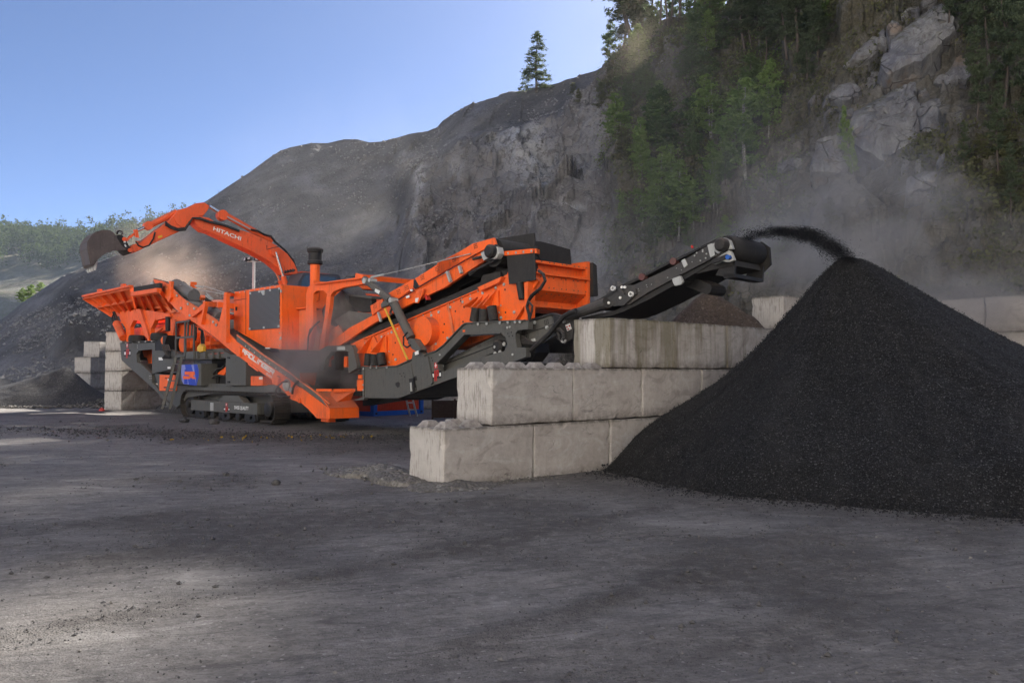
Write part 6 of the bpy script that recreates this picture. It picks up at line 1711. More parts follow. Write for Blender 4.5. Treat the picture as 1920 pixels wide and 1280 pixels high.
# cylinders
mb = MB(); mb.tube([PE(*z1([(1160, 240)])[0], 0), PE(*z1([(840, 400)])[0], 0)], .11, 12); mb.lathe(PE(*z1([(830, 400)])[0], -.12), EF.v, [(.15, 0), (.15, .24)], 12); bc = BE(mb, 'bucket_cylinder', 'exc_orange', smooth=False)
mb = MB(); mb.tube([PE(*z1([(840, 400)])[0], 0), PE(*z1([(680, 465)])[0], 0)], .055, 10); BE(mb, 'piston_rod', 'chrome', bc, smooth=True)
mb = MB(); mb.tube([PE(*z3([(600, 280)])[0], 0), PE(*z3([(1150, 590)])[0], 0)], .12, 12); mb.lathe(PE(*z3([(570, 275)])[0], -.14), EF.v, [(.2, 0), (.2, .28)], 12); ac = BE(mb, 'arm_cylinder', 'exc_orange')
mb = MB(); mb.tube([PE(*z3([(545, 265)])[0], 0), PE(*z3([(400, 175)])[0], 0)], .065, 10); BE(mb, 'piston_rod', 'chrome', ac, smooth=True)
mb = MB(); mb.tube([PE(*z3([(610, 295)])[0], -.12), PE(*z3([(900, 450)])[0], -.12)], .03, 7); BE(mb, 'oil_pipe', 'steel', ac, smooth=True)
for s_, a, b in ((-.42, (1195, 720), (1285, 1010)), (.42, (1150, 850), (1250, 1060))):
    mb = MB(); q0 = PE(a[0] / 6.4 + 330, a[1] / 6.4 + 360, s_); q1 = PE(b[0] / 6.4 + 330, b[1] / 6.4 + 360, s_); mb.tube([q0, q1], .055, 10); BE(mb, 'boom_cylinder_rod', 'chrome', smooth=True)
    mb = MB(); mb.tube([q1, q1 + (q1 - q0).normalized() * 1.5], .11, 12); BE(mb, 'boom_cylinder', 'exc_orange', smooth=True)
mb = MB(); mb.lathe(PE(*z3([(1195, 720)])[0], -.46), EF.v, [(.17, 0), (.17, .2)], 16); BE(mb, 'boom_boss', 'exc_orange', boom)
mb = MB()
for k in range(3):
    d = k * .05
    mb.tube([PE(*z3([q])[0], -.30 - d) for q in ((-130, 355 + k * 20), (-60, 410 + k * 12), (20, 440 + k * 12), (110, 430 + k * 14), (160, 360 + k * 8), (200, 310), (290, 310 + k * 8), (400, 350 + k * 8), (560, 385 + k * 6), (760, 460 + k * 6))], .028, 7)
mb.tube([PE(*z3([q])[0], -.2) for q in ((900, 450), (980, 465), (1060, 510), (1140, 530), (1190, 600), (1300, 690), (1400, 810), (1450, 950))], .04, 7)
mb.tube([PE(*z1([q])[0], -.28) for q in ((900, 480), (880, 560), (830, 640), (760, 665), (700, 640), (670, 590))], .028, 7)
mb.tube([PE(*z3([q])[0], -.29) for q in ((1090, 640), (1090, 690), (1160, 670), (1230, 655))], .015, 6)
BE(mb, 'hydraulic_hose', 'dark', boom, smooth=True)
# linkage, quick coupler and bucket
mb = MB(); mb.plate(EF, z1([(650, 450), (690, 445), (720, 600), (680, 600)]), -.3, -.2); mb.plate(EF, z1([(520, 560), (560, 560), (600, 520), (650, 490), (650, 520), (600, 560), (560, 600)]), -.24, -.12); BE(mb, 'bucket_link', 'exc_orange')
mb = MB(); mb.plate(EF, z1([(660, 540), (715, 555), (715, 590), (665, 585)]), -.33, -.3); BE(mb, 'link_fitting', 'steel')
mb = MB()
mb.plate(EF, z1([(430, 520), (500, 510), (545, 560), (570, 620), (620, 690), (620, 735), (590, 742), (540, 700), (500, 640), (440, 560)]), -.35, .35)
mb.tube([PE(*z1([q])[0], -.2) for q in ((450, 510), (445, 480), (480, 465), (510, 480), (505, 510))], .035, 7)
qc = BE(mb, 'quick_coupler', 'dark')
mb = MB()
for q in ((535, 565), (602, 697)): mb.lathe(PE(*z1([q])[0], -.40), EF.v, [(.07, 0), (.07, .06)], 12)
BE(mb, 'coupler_pin', 'exc_orange', qc)
mb = MB(); mb.plate(EF, z1([(525, 590), (550, 590), (550, 608), (525, 608)]), -.37, -.355); mb.plate(EF, z1([(530, 630), (545, 625), (560, 655), (545, 660)]), -.37, -.355); BE(mb, 'coupler_label', 'white', qc)
# bucket shell: side cheeks plus the wrapped back
side_pts = z1([(105, 600), (150, 530), (200, 490), (270, 468), (340, 468), (390, 490), (410, 520), (440, 545), (500, 640), (560, 690), (480, 700), (400, 705), (300, 740), (220, 800), (165, 880), (140, 860), (120, 760), (102, 680)])
mb = MB(); mb.plate(EF, side_pts, -.50, -.46); bk = BE(mb, 'bucket', 'bucket')
mb = MB(); mb.plate(EF, side_pts, .46, .50); BE(mb, 'far_cheek', 'bucket', bk)
wrap = z1([(165, 880), (140, 860), (120, 760), (102, 680), (105, 600), (150, 530), (200, 490), (270, 468), (340, 468), (390, 490), (410, 520), (440, 545)])
W = [PE(a[0], a[1], -.48) for a in wrap]
mb = MB()
for a, b in zip(W[:-1], W[1:]): mb.panel([a, b, b + EF.v * .96, a + EF.v * .96], .04)
BE(mb, 'bucket_wrapper', 'bucket', bk)
mb = MB(); mb.plate(EF, z1([(120, 760), (300, 650), (400, 690), (480, 690), (400, 706), (300, 742), (220, 802), (165, 885), (140, 860)]), -.54, -.505); BE(mb, 'side_cutter', 'bucket', bk)
for k in range(4):
    v = -.44 + k * .29
    mb = MB(); a = PE(*z1([(140, 850)])[0], 0) ; t_ = PE(*z1([(138, 955)])[0], 0); a = a + EF.v * v; t_ = t_ + EF.v * v
    mb.tube([a, t_], .07, 6, r1=.03); BE(mb, 'bucket_tooth', 'steel', bk)
# cab, superstructure and tracks
cu, cv, cz = EF.loc(PE(560, 530, -.9))
cab_c = EF.loc(at_depth(548, 520, 31.0))
U0, VV0 = cab_c[0], cab_c[1]
mb = MB()
zt = at_depth(585, 511, 31.2).z
mb.uz(EF, [(U0, zt - 1.7), (U0 - .02, zt - .45), (U0 + .22, zt - .04), (U0 + 1.75, zt), (U0 + 1.85, zt - .1), (U0 + 1.85, zt - 1.7)], VV0 - .5, VV0 + .55)
cabo = BE(mb, 'cab', M['bluegrey'] if 'bluegrey' in M else paint('cab_blue_grey', (.04, .045, .065), .2), bevel=.03)
mb = MB(); mb.uz(EF, [(U0 + .12, zt - .95), (U0 + .12, zt - .42), (U0 + .30, zt - .14), (U0 + 1.62, zt - .12), (U0 + 1.62, zt - .95)], VV0 - .515, VV0 - .502)
mb.panel([EF.L(U0 - .03, VV0 - .42, zt - 1.0), EF.L(U0 - .03, VV0 + .46, zt - 1.0), EF.L(U0 + .15, VV0 + .46, zt - .16), EF.L(U0 + .15, VV0 - .42, zt - .16)], .006)
mb.panel([EF.L(U0 + 1.86, VV0 - .42, zt - 1.0), EF.L(U0 + 1.86, VV0 + .46, zt - 1.0), EF.L(U0 + 1.86, VV0 + .46, zt - .2), EF.L(U0 + 1.86, VV0 - .42, zt - .2)], .006); BE(mb, 'cab_window', 'glass', cabo)
mb = MB(); mb.tube([EF.L(U0 - .1, VV0 - .4, zt + .02), EF.L(U0 - .1, VV0 + .4, zt + .02)], .03, 6)
for k in range(4): mb.lathe(EF.L(U0 - .1, VV0 - .35 + k * .22, zt + .02), EF.u * -1, [(.05, 0), (.07, .06)], 8)
BE(mb, 'work_lights', 'dark', cabo)
mb = MB(); mb.box(EF, U0 + .3, U0 + 1.6, VV0 - .2, VV0 + .3, zt + .005, zt + .03); BE(mb, 'roof_hatch', 'exc_orange', cabo)
mb = MB()
g0 = EF.L(U0 + 2.2, VV0 - .2, zt - .5); g1 = EF.L(U0 + 3.0, VV0 - .2, zt - .5)
mb.tube([g0, g0 + Vector((0, 0, .42)), g0 + EF.u * .1 + Vector((0, 0, .5)), g1 - EF.u * .1 + Vector((0, 0, .5)), g1 + Vector((0, 0, .42)), g1], .02, 6); BE(mb, 'handrail', 'grey', smooth=True)
mb = MB(); zb = zt - 1.7; mb.box(EF, U0 - .1, U0 + 4.6, VV0 - .5, VV0 + 2.5, zb - .35, zb); mb.box(EF, U0 + 2.1, U0 + 4.5, VV0 - .4, VV0 + 2.4, zb, zb + 1.05); mb.box(EF, U0 + .2, U0 + 2.1, VV0 + 1.7, VV0 + 2.4, zb, zb + .9); BE(mb, 'superstructure', 'exc_orange', bevel=.04)
mb = MB(); mb.lathe(EF.L(U0 + 1.6, VV0 + 1.0, zb - .6), Vector((0, 0, 1)), [(.8, 0), (.8, .25)], 20); mb.box(EF, U0 + .6, U0 + 2.6, VV0 - .3, VV0 + 2.3, 2.6, zb - .6); BE(mb, 'undercarriage', 'dark')
for v in (VV0 - .6, VV0 + 2.0):
    mb = MB(); u0, u1, r, zc = U0 - .2, U0 + 3.6, .42, 2.2 + .42
    mb.uz(EF, [(u0 + cos(t) * r, zc + sin(t) * r) for t in np.linspace(pi / 2, 3 * pi / 2, 12)] + [(u1 + cos(t) * r, zc + sin(t) * r) for t in np.linspace(-pi / 2, pi / 2, 12)], v, v + .6); BE(mb, 'excavator_track', M_TRACK)

# ------------------------------------------------------------------ floodlight pole between excavator and crusher
pt = at_depth(476, 490, 33.5)
LP = thing('light_pole', (pt.x, pt.y, 0), 'slim white floodlight pole standing in front of the grey spoil slope', 'light pole')
mb = MB(); mb.lathe(Vector((pt.x, pt.y, -.05)), Vector((0, 0, 1)), [(.075, 0), (.055, pt.z + .05)], 12); BE(mb, 'pole', 'galv', LP, smooth=True)
mb = MB(); mb.bar(Vector((pt.x - .28, pt.y, pt.z)), Vector((pt.x + .28, pt.y, pt.z)), .05, .05); BE(mb, 'crossarm', 'galv', LP)
for s_, tl in ((-1, .5), (-.45, -.2), (.45, .3), (1, .6)):
    c = Vector((pt.x + s_ * .25, pt.y - .05, pt.z + .07))
    mb = MB(); d = Vector((s_ * .8, -.6, tl * -.3 + .2)).normalized(); mb.bar(c, c + d * .12, .17, .13); f = BE(mb, 'floodlight', 'dark', LP)
    mb = MB(); mb.bar(c + d * .121, c + d * .127, .15, .11); BE(mb, 'lamp_glass', 'lamp', f)

# ------------------------------------------------------------------ container, ladder and steel crate beyond the crusher
KF = Frame(-4.78, 27.7, math.atan2(1.9, 1.52))
KC = thing('shipping_container', KF.L(1.2, 1.5, 0), 'red corrugated container end with blue frame, low behind the crusher', 'container')
mb = MB()
n = 26; w = 2.43
prof = []
for i in range(n):
    u = .16 + (w - .32) * i / n; s_ = (w - .32) / n
    prof += [(u, .05), (u + s_ * .35, .05), (u + s_ * .5, .09), (u + s_ * .85, .09)]
prof.append((w - .16, .05))
pp = [KF.L(a, b, .17) for a, b in prof]; qq = [KF.L(a, b, 2.45) for a, b in prof]
m_ = len(pp); mb.add(pp + qq, [(i, i + 1, m_ + i + 1, m_ + i) for i in range(m_ - 1)])
BE(mb, 'corrugated_wall', 'corr', KC, norm=False)
mb = MB(); mb.box(KF, 0, .17, 0, .17, 0, 2.6); mb.box(KF, w - .17, w, 0, .17, 0, 2.6); mb.box(KF, .17, w - .17, .01, .15, 0, .17); mb.box(KF, .17, w - .17, .01, .15, 2.45, 2.6)
mb.box(KF, 0, .12, .17, 2.9, 0, .16); mb.box(KF, 0, .12, .17, 2.9, 2.45, 2.59); mb.box(KF, w - .12, w, .17, 2.9, 0, .16); mb.box(KF, w - .12, w, .17, 2.9, 2.45, 2.59); mb.box(KF, 0, .15, 2.9, 3.05, 0, 2.6); mb.box(KF, w - .15, w, 2.9, 3.05, 0, 2.6)
BE(mb, 'container_frame', 'blue_paint', KC)
mb = MB(); mb.box(KF, .04, w - .04, .12, 3.0, .05, 2.57); BE(mb, 'container_body', 'corr', KC)
mb = MB(); mb.box(KF, .08, .16, -.02, -.002, .06, .12); mb.box(KF, w - .16, w - .08, -.02, -.002, .06, .12); BE(mb, 'corner_casting_hole', 'dark', KC)
l0 = at_depth(762, 750, 27.2); l1 = ground_pt(769, 780, 0.0); r0_ = at_depth(774, 750, 27.2); r1_ = ground_pt(782, 780, 0.0)
LD = thing('step_ladder', (l1.x, l1.y, 0), 'short grey aluminium ladder leaning on the red container', 'ladder')
mb = MB(); mb.bar(l1, l1 + (l0 - l1) * 1.5, .05, .05); BE(mb, 'rail', 'galv', LD); mb = MB(); mb.bar(r1_, r1_ + (r0_ - r1_) * 1.5, .05, .05); BE(mb, 'rail', 'galv', LD)
for t in (.42, .85, 1.25):
    mb = MB(); mb.bar(l1 + (l0 - l1) * t, r1_ + (r0_ - r1_) * t, .045, .045); BE(mb, 'rung', 'galv', LD)
c0 = ground_pt(809, 786); CF = Frame(c0.x, c0.y, R_(8))
SC_ = thing('steel_crate', CF.L(.6, .4, 0), 'dark brown open steel crate on the ground left of the block wall', 'crate')
for k in range(6):
    mb = MB(); z = .05 + k * .088; mb.box(CF, 0.04, 1.9, 0.0, .02, z, z + .07); BE(mb, 'board', 'brown', SC_)
mb = MB(); mb.box(CF, 0.04, .06, .02, .8, .05, .58); BE(mb, 'side_panel', 'brown', SC_)
mb = MB(); mb.box(CF, 0.04, 1.9, .8, .82, .05, .58); BE(mb, 'rear_panel', 'brown', SC_)
for u in (0, .72, 1.42): mb = MB(); mb.box(CF, u, u + .06, -.04, -.001, 0, .66); BE(mb, 'corner_post', 'brown', SC_)
# low wall of far blocks seen under the frame
WF4 = Frame(-2.9, 33.5, R_(-12))
for k in range(2):
    for i in range(4):
        block(WF4, 1.6 * i - 1.2, 0, .8 * k, 1.6, ['lower', 'upper'][k] + ' block of the distant wall seen under the crusher, ' + ['first from the container', 'second from the container', 'third from the container', 'last before the near wall'][i], 'pale blocks of the distant low wall')
# small red cone base on the ground by the tall wall
c = ground_pt(191, 770); mb = MB(); mb.lathe(c, Vector((0, 0, 1)), [(.12, 0), (.10, .06), (.04, .13)], 12); tag(mb.build('marker_cap', M['red'], off=c), 'small red marker cap lying at the foot of the tall block wall', 'marker')
# ------------------------------------------------------------------ trees
rs = np.random.default_rng(11)
def tree_proto(kind, seed, leafmat, barkmat, name, label, cat):
    """returns an Empty with trunk and crown; height 1 unit = 1 m of a 10 m tree"""
    r = np.random.default_rng(seed); H_ = 10.0
    root = bpy.data.objects.new(name, None); root.empty_display_size = .4
    mb = MB(); cl = []; wt = []
    bend = r.normal(0, .25, 3)
    def axis(t): return Vector((bend[0] * sin(t * 2.2) + .15 * sin(t * 7 + bend[2] * 9), bend[1] * sin(t * 2.0 + .4), t * H_))
    r0 = {'pine': .14, 'spruce': .13, 'birch': .10, 'bush': .07}[kind]
    mb.tube([axis(t) for t in np.linspace(0, 1, 9)], r0, 7, r1=.02)
    if kind == 'birch' and seed % 2:
        mb.tube([axis(t * .9) + Vector((.35 * t * 2, .1, 0)) for t in np.linspace(0, 1, 7)], r0 * .8, 6, r1=.015)
    lo = {'pine': .30, 'spruce': .12, 'birch': .16, 'bush': .05}[kind]
    nb = {'pine': 46, 'spruce': 60, 'birch': 60, 'bush': 34}[kind]
    for i in range(nb):
        t = lo + (1 - lo) * (i + r.random()) / nb
        a = r.random() * 2 * pi
        if kind == 'pine': ln = 2.1 * (1 - (t - lo) / (1 - lo) * .72) * r.uniform(.35, 1.1) * (1 if t > .45 else .55); rise = r.uniform(-.15, .45)
        elif kind == 'spruce': ln = 1.9 * (1 - (t - lo) / (1 - lo)) ** .8 * r.uniform(.7, 1.1) + .15; rise = -.25
        elif kind == 'birch': ln = 2.0 * math.sin(pi * min(1, (t - lo) / (1 - lo) * .8 + .18)) * r.uniform(.45, 1.1) + .2; rise = r.uniform(.2, .8)
        else: ln = 2.6 * r.uniform(.4, 1) * (1.1 - t * .6); rise = r.uniform(.3, 1.0)
        p = axis(t); d = Vector((cos(a), sin(a), rise)).normalized()
        pts = [p, p + d * ln * .5 + Vector((0, 0, -.04 * ln)), p + d * ln + Vector((0, 0, (-.18 if kind != 'pine' else .1) * ln))]
        mb.tube(pts, .035 if kind != 'birch' else .028, 4, caps=False, r1=.008)
        k = max(2, int(ln * 4.0))
        for q in range(k):
            f = .30 + .72 * (q + .5) / k
            c = p + (pts[2] - p) * f
            side = Vector((-d.y, d.x, 0)) * r.normal(0, .22 * ln * (1.1 - f * .5))
            cl.append(np.array((c + side)[:]) + np.array([0, 0, -.05 * ln * r.random()]))
    cl.append(np.array(axis(1.0)[:]))
    cl = np.array(cl)
    n = {'pine': 4600, 'spruce': 6000, 'birch': 2900, 'bush': 2600}[kind]
    sp = {'pine': .17, 'spruce': .15, 'birch': .20, 'bush': .26}[kind]
    sz = {'pine': .135, 'spruce': .095, 'birch': .17, 'bush': .15}[kind]
    v, f = leaf_cloud(cl, n, np.array([sp, sp, sp * .55]), sz, r, .55 if kind != 'pine' else .3)
    me = mesh_np('crown', v, f, 4, leafmat, smooth=False)
    tm = bpy.data.meshes.new('trunk'); tm.from_pydata([tuple(p) for p in mb.v], [], mb.f); tm.materials.append(barkmat)
    for p_ in tm.polygons: p_.use_smooth = True
    return dict(root=(name, cat), crown=me, trunk=tm, H=H_)
PR = {}
PR['pine'] = [tree_proto('pine', 100 + i, M['pine'], M['bark'], 'pine_tree', '', 'pine tree') for i in range(4)]
PR['spruce'] = [tree_proto('spruce', 200 + i, M['pine'], M['bark'], 'spruce_tree', '', 'spruce tree') for i in range(2)]
PR['birch'] = [tree_proto('birch', 300 + i, M['birch'], M['birchbark'], 'birch_tree', '', 'birch tree') for i in range(4)]
PR['dark'] = [tree_proto('birch', 400 + i, M['darkleaf'], M['bark'], 'broadleaf_tree', '', 'broadleaf tree') for i in range(4)]
PR['bush'] = [tree_proto('bush', 500 + i, M['scrub'], M['bark'], 'shrub', '', 'shrub') for i in range(3)]
_tc = [0]
def tree(kind, pos, h, label, group=None, wide=1.0, lean=0.0, sub=None):
    q = _tc[0]; _tc[0] += 1
    r = random.Random(q * 3 + 5)
    pr = PR[kind][(q if sub is None else sub) % len(PR[kind])]
    o = bpy.data.objects.new(pr['root'][0], None); COL.objects.link(o); o.empty_display_size = .4
    o.location = (pos[0], pos[1], pos[2] - .25); s = h / pr['H']
    o.scale = (s * wide, s * wide, s); o.rotation_euler = (r.uniform(-.05, .05), lean + r.uniform(-.05, .05), r.uniform(0, 6.28))
    tag(o, label, pr['root'][1], group)
    for nm in ('trunk', 'crown'):
        c = bpy.data.objects.new(nm, pr[nm]); COL.objects.link(c); c.parent = o
    return o
def hpx(px, base_py, h_px, kind, label, group=None, wide=1.0, sub=None, lean=0.0, push=0.0):
    p = hill_at(px, base_py)
    if push: p = p + Vector((px / FOC - .64, 1, 0)) * push
    h = h_px / FOC * p.y
    return tree(kind, p, h, label, group, wide, lean, sub)
# the lone tree and the pines against the sky
hpx(1008, 172, 116, 'spruce', 'lone tree standing on the crest of the bare slope against the sky', wide=1.7, sub=1)
GP = 'tall pines on the crest against the sky'
hpx(1145, 127, 100, 'dark', 'short dense tree at the left end of the pines on the crest', wide=.9, sub=2)
hpx(1186, 92, 215, 'pine', 'leftmost tall pine on the crest, its crown spreading out over the slope', GP, wide=1.9, sub=0)
hpx(1165, 112, 150, 'pine', 'bushy lower pine tucked under the leftmost tall pine', GP, wide=1.5, sub=2)
for i, (x, y, h) in enumerate(((1200, 80, 250), (1214, 68, 230), (1223, 62, 260), (1238, 56, 220), (1255, 50, 250), (1262, 47, 230), (1273, 43, 260), (1284, 40, 220), (1310, 29, 240), (1329, 23, 250), (1346, 17, 240), (1362, 8, 250), (1380, -3, 250))):
    hpx(x, y, h, 'pine', 'slender crest pine, ' + ['second', 'third', 'fourth', 'fifth', 'sixth', 'seventh', 'eighth', 'ninth', 'tenth', 'eleventh', 'twelfth', 'thirteenth', 'fourteenth'][i] + ' from the left against the bright sky', GP, wide=.75)
for i, (x, y, h) in enumerate(((1208, 78, 120), (1232, 64, 90), (1268, 50, 100), (1296, 40, 90), (1322, 30, 95), (1356, 15, 90))):
    hpx(x, y, h, 'dark', 'undergrowth tree between the crest pines, ' + ['first', 'second', 'third', 'fourth', 'fifth', 'sixth'][i] + ' from the left', 'small trees between the crest pines', wide=1.1, push=2.0)
# birches that stand out on the slope
for i, (x, y, h, w, lb) in enumerate(((1276, 455, 150, 1.35, 'bright green young birch standing alone low on the slope above the conveyor'), (1255, 400, 130, .8, 'thin birch leaning left just behind the bright young birch'),
        (1405, 330, 190, 1.3, 'broad light green birch in the middle of the wooded slope'), (1445, 250, 150, 1.0, 'light green birch highest in the wooded slope beside the dark pines'),
        (1340, 260, 130, 1.4, 'spreading light green birch left of the broad one'), (1205, 330, 120, 1.0, 'small yellow green birch at the left rim of the wood'),
        (1350, 420, 120, .9, 'slim birch between the bright young birch and the bare rocks'), (1608, 340, 150, .5, 'thin leaning birch with white stem in front of the big rock slabs'))):
    hpx(x, y, h, 'birch', lb, wide=w, lean=(-.15 if i == 7 else 0))
# the wood that covers the slope
rr = random.Random(42)
GW = 'trees of the wood covering the slope'
words = ['low', 'mid height', 'high']; 
def desc(px, py, kind):
    v = ['at the foot of the slope', 'in the lower wood', 'half way up the slope', 'in the upper wood', 'close under the crest'][min(4, max(0, int((470 - py) / 90)))]
    hx = 'left rim' if px < 1200 else 'left part' if px < 1290 else 'middle' if px < 1400 else 'right part' if px < 1520 else 'dark pine belt' if px < 1700 else 'far right'
    return v, hx
spots = []
tries = 0
while len(spots) < 70 and tries < 6000:
    tries += 1
    x = rr.uniform(1130, 1560); y = rr.uniform(-30, 470)
    if y < np.interp(x, [1130, 1185, 1300, 1400], [150, 115, 55, 0]): continue
    if x > np.interp(y, [0, 150, 250, 350, 470], [1610, 1560, 1500, 1400, 1370]): continue
    if x < np.interp(y, [100, 200, 300, 470], [1170, 1140, 1130, 1180]): continue
    if 1190 < x < 1270 and 70 < y < 190 and rr.random() < .8: continue
    if all(abs(x - a) > 15 or abs(y - b) > 22 for a, b in spots): spots.append((x, y))
spots.sort(key=lambda s: s[1])
cnt = {}; pend = []
for (x, y) in spots:
    k = 'pine' if (y < 190 and x > 1400 and rr.random() < .8) else ('spruce' if rr.random() < .06 else ('birch' if rr.random() < .42 else 'dark'))
    h = rr.uniform(60, 120) * (1.7 if k == 'pine' else 1.0)
    v, hx = desc(x, y, k)
    nm = {'pine': 'dark pine', 'spruce': 'small spruce', 'birch': 'green birch', 'dark': 'dark leafy tree'}[k]
    cnt.setdefault((nm, v, hx), []).append((x, y, h, k))
    
ORD = ['leftmost', 'second from left', 'third from left', 'fourth from left', 'fifth from left', 'sixth from left', 'seventh from left', 'eighth from left', 'ninth from left', 'tenth from left', 'eleventh from left', 'twelfth from left']
for (nm, v, hx), L_ in cnt.items():
    L_.sort()
    for i, (x, y, h, k) in enumerate(L_):
        hpx(x, y, h, k, ('%s %s, %s' % (nm, v, hx)) + ((', ' + ORD[min(i, 11)]) if len(L_) > 1 else ''), GW, wide=rr.uniform(1.0, 1.6))
# right hand pines
for i, (x, y, h) in enumerate(((1792, 60, 170), (1826, 120, 230), (1862, 150, 260), (1895, 230, 300), (1845, 250, 210), (1915, 120, 260), (1880, 330, 180), (1812, 330, 110), (1905, 420, 160), (1935, 300, 300), (1950, 200, 300), (1860, 20, 200), (1900, 0, 200), (1820, -10, 180), (1965, 400, 220), (1700, -30, 150), (1660, -25, 150), (1740, -60, 150))):
    v = ['dark', 'tall', 'leaning', 'thick', 'thin', 'wide'][i % 6]
    hpx(x, y, h, 'pine', v + ' pine at the right edge of the picture, ' + ['uppermost group', 'beside the top slab', 'above the ledge', 'in front of the shaded rocks', 'on the ledge below the slabs', 'at the very edge'][i % 6] + ([' nearer', ' behind', ' inner'][i // 6]), 'pines at the right edge', wide=.85)
for i, (x, y, h) in enumerate(((1850, 300, 60), (1890, 380, 70), (1780, 310, 40), (1905, 300, 80), (1560, 420, 60), (1500, 420, 50), (1620, 320, 40), (1700, 420, 40), (1880, 440, 60), (1480, 470, 70), (1220, 470, 60), (1190, 430, 60), (1170, 300, 70), (1130, 200, 50), (1150, 160, 50), (1090, 190, 30), (1075, 175, 26), (1240, 110, 40), (1300, 90, 50), (1340, 80, 60))):
    hpx(x, y, h, 'bush', 'low shrub ' + ['under the right pines', 'on the rock ledge', 'between the rocks', 'at the rim of the wood', 'on the bare crest slope'][i // 4] + ', ' + ['first from left', 'second from left', 'third from left', 'last'][i % 4], 'shrubs on the rock face', wide=1.6)
# wood above the frame: it shades the yard
k = 0
for i in range(110):
    x = rr.uniform(1400, 3100); c = int(np.argmin(np.abs(cols - x)))
    r_ = rr.uniform(.72, 1.0); row = int(r_ * 329)
    p = Vector((HX[row, c], HY[row, c], HZ[row, c]))
    if rr.random() < .4: p = Vector((AX[-5, c], AY[-5, c], AZ[-5, c]))
    q = projy(np.array(p.x), np.array(p.y), np.array(p.z))
    if q > -10 and x < 1960: continue
    tree('pine' if rr.random() < .6 else 'dark', p, rr.uniform(6, 9.5), 'tree of the dense wood on the hilltop above the right slope', 'trees on the hilltop above the picture', wide=1.1); k += 1

# undergrowth: scattered leaf clumps on the wooded ground
r = np.random.default_rng(77)
vm = np.clip(veg, 0, 1)
inside = (PX > 1110) & (PX < 1985) & (HPY > -20) & (HPY < 560)
idx = np.argwhere(inside & (vm > .35))
pick = idx[r.integers(0, len(idx), 5200)]
den = fbm(HX * .3, HY * .3, HZ * .3, 3, 88)
pick = [p for p in pick if den[p[0], p[1]] > -.12 + .25 * ramp[p[0], p[1]]]
cen = np.array([[HX[a, b], HY[a, b], HZ[a, b] + .1] for a, b in pick])
v, f = leaf_cloud(cen, 52000, np.array([.28, .28, .16]), .075, r, .6)
obj_me('undergrowth', mesh_np('undergrowth', v, f, 4, M['scrub'], smooth=False), kind='stuff', label='low scrub and moss covering the wooded rock slope', cat='undergrowth')
idx2 = np.argwhere((PX > 1080) & (PX < 1500) & (HPY > 60) & (HPY < 520) & (vm > .1))
pick = idx2[r.integers(0, len(idx2), 900)]
cen = np.array([[HX[a, b], HY[a, b], HZ[a, b] + .1] for a, b in pick])
v, f = leaf_cloud(cen, 16000, np.array([.3, .3, .25]), .06, r, .6)
obj_me('leafy_scrub', mesh_np('leafy_scrub', v, f, 4, M['birch'], smooth=False), kind='stuff', label='fresh green seedlings scattered among the trees', cat='undergrowth')
# yellow green bush on the far left ledge
for q, (x, y, D) in enumerate(((60, 552, 62), (42, 558, 62), (75, 548, 61))):
    p = at_depth(x, y, D); tree('birch', (p.x, p.y, p.z - .3), 1.3, 'sunlit yellow green bush on the ledge at the far left, ' + ['middle one', 'left one', 'right one'][q], 'bushes on the far left ledge', wide=2.0)

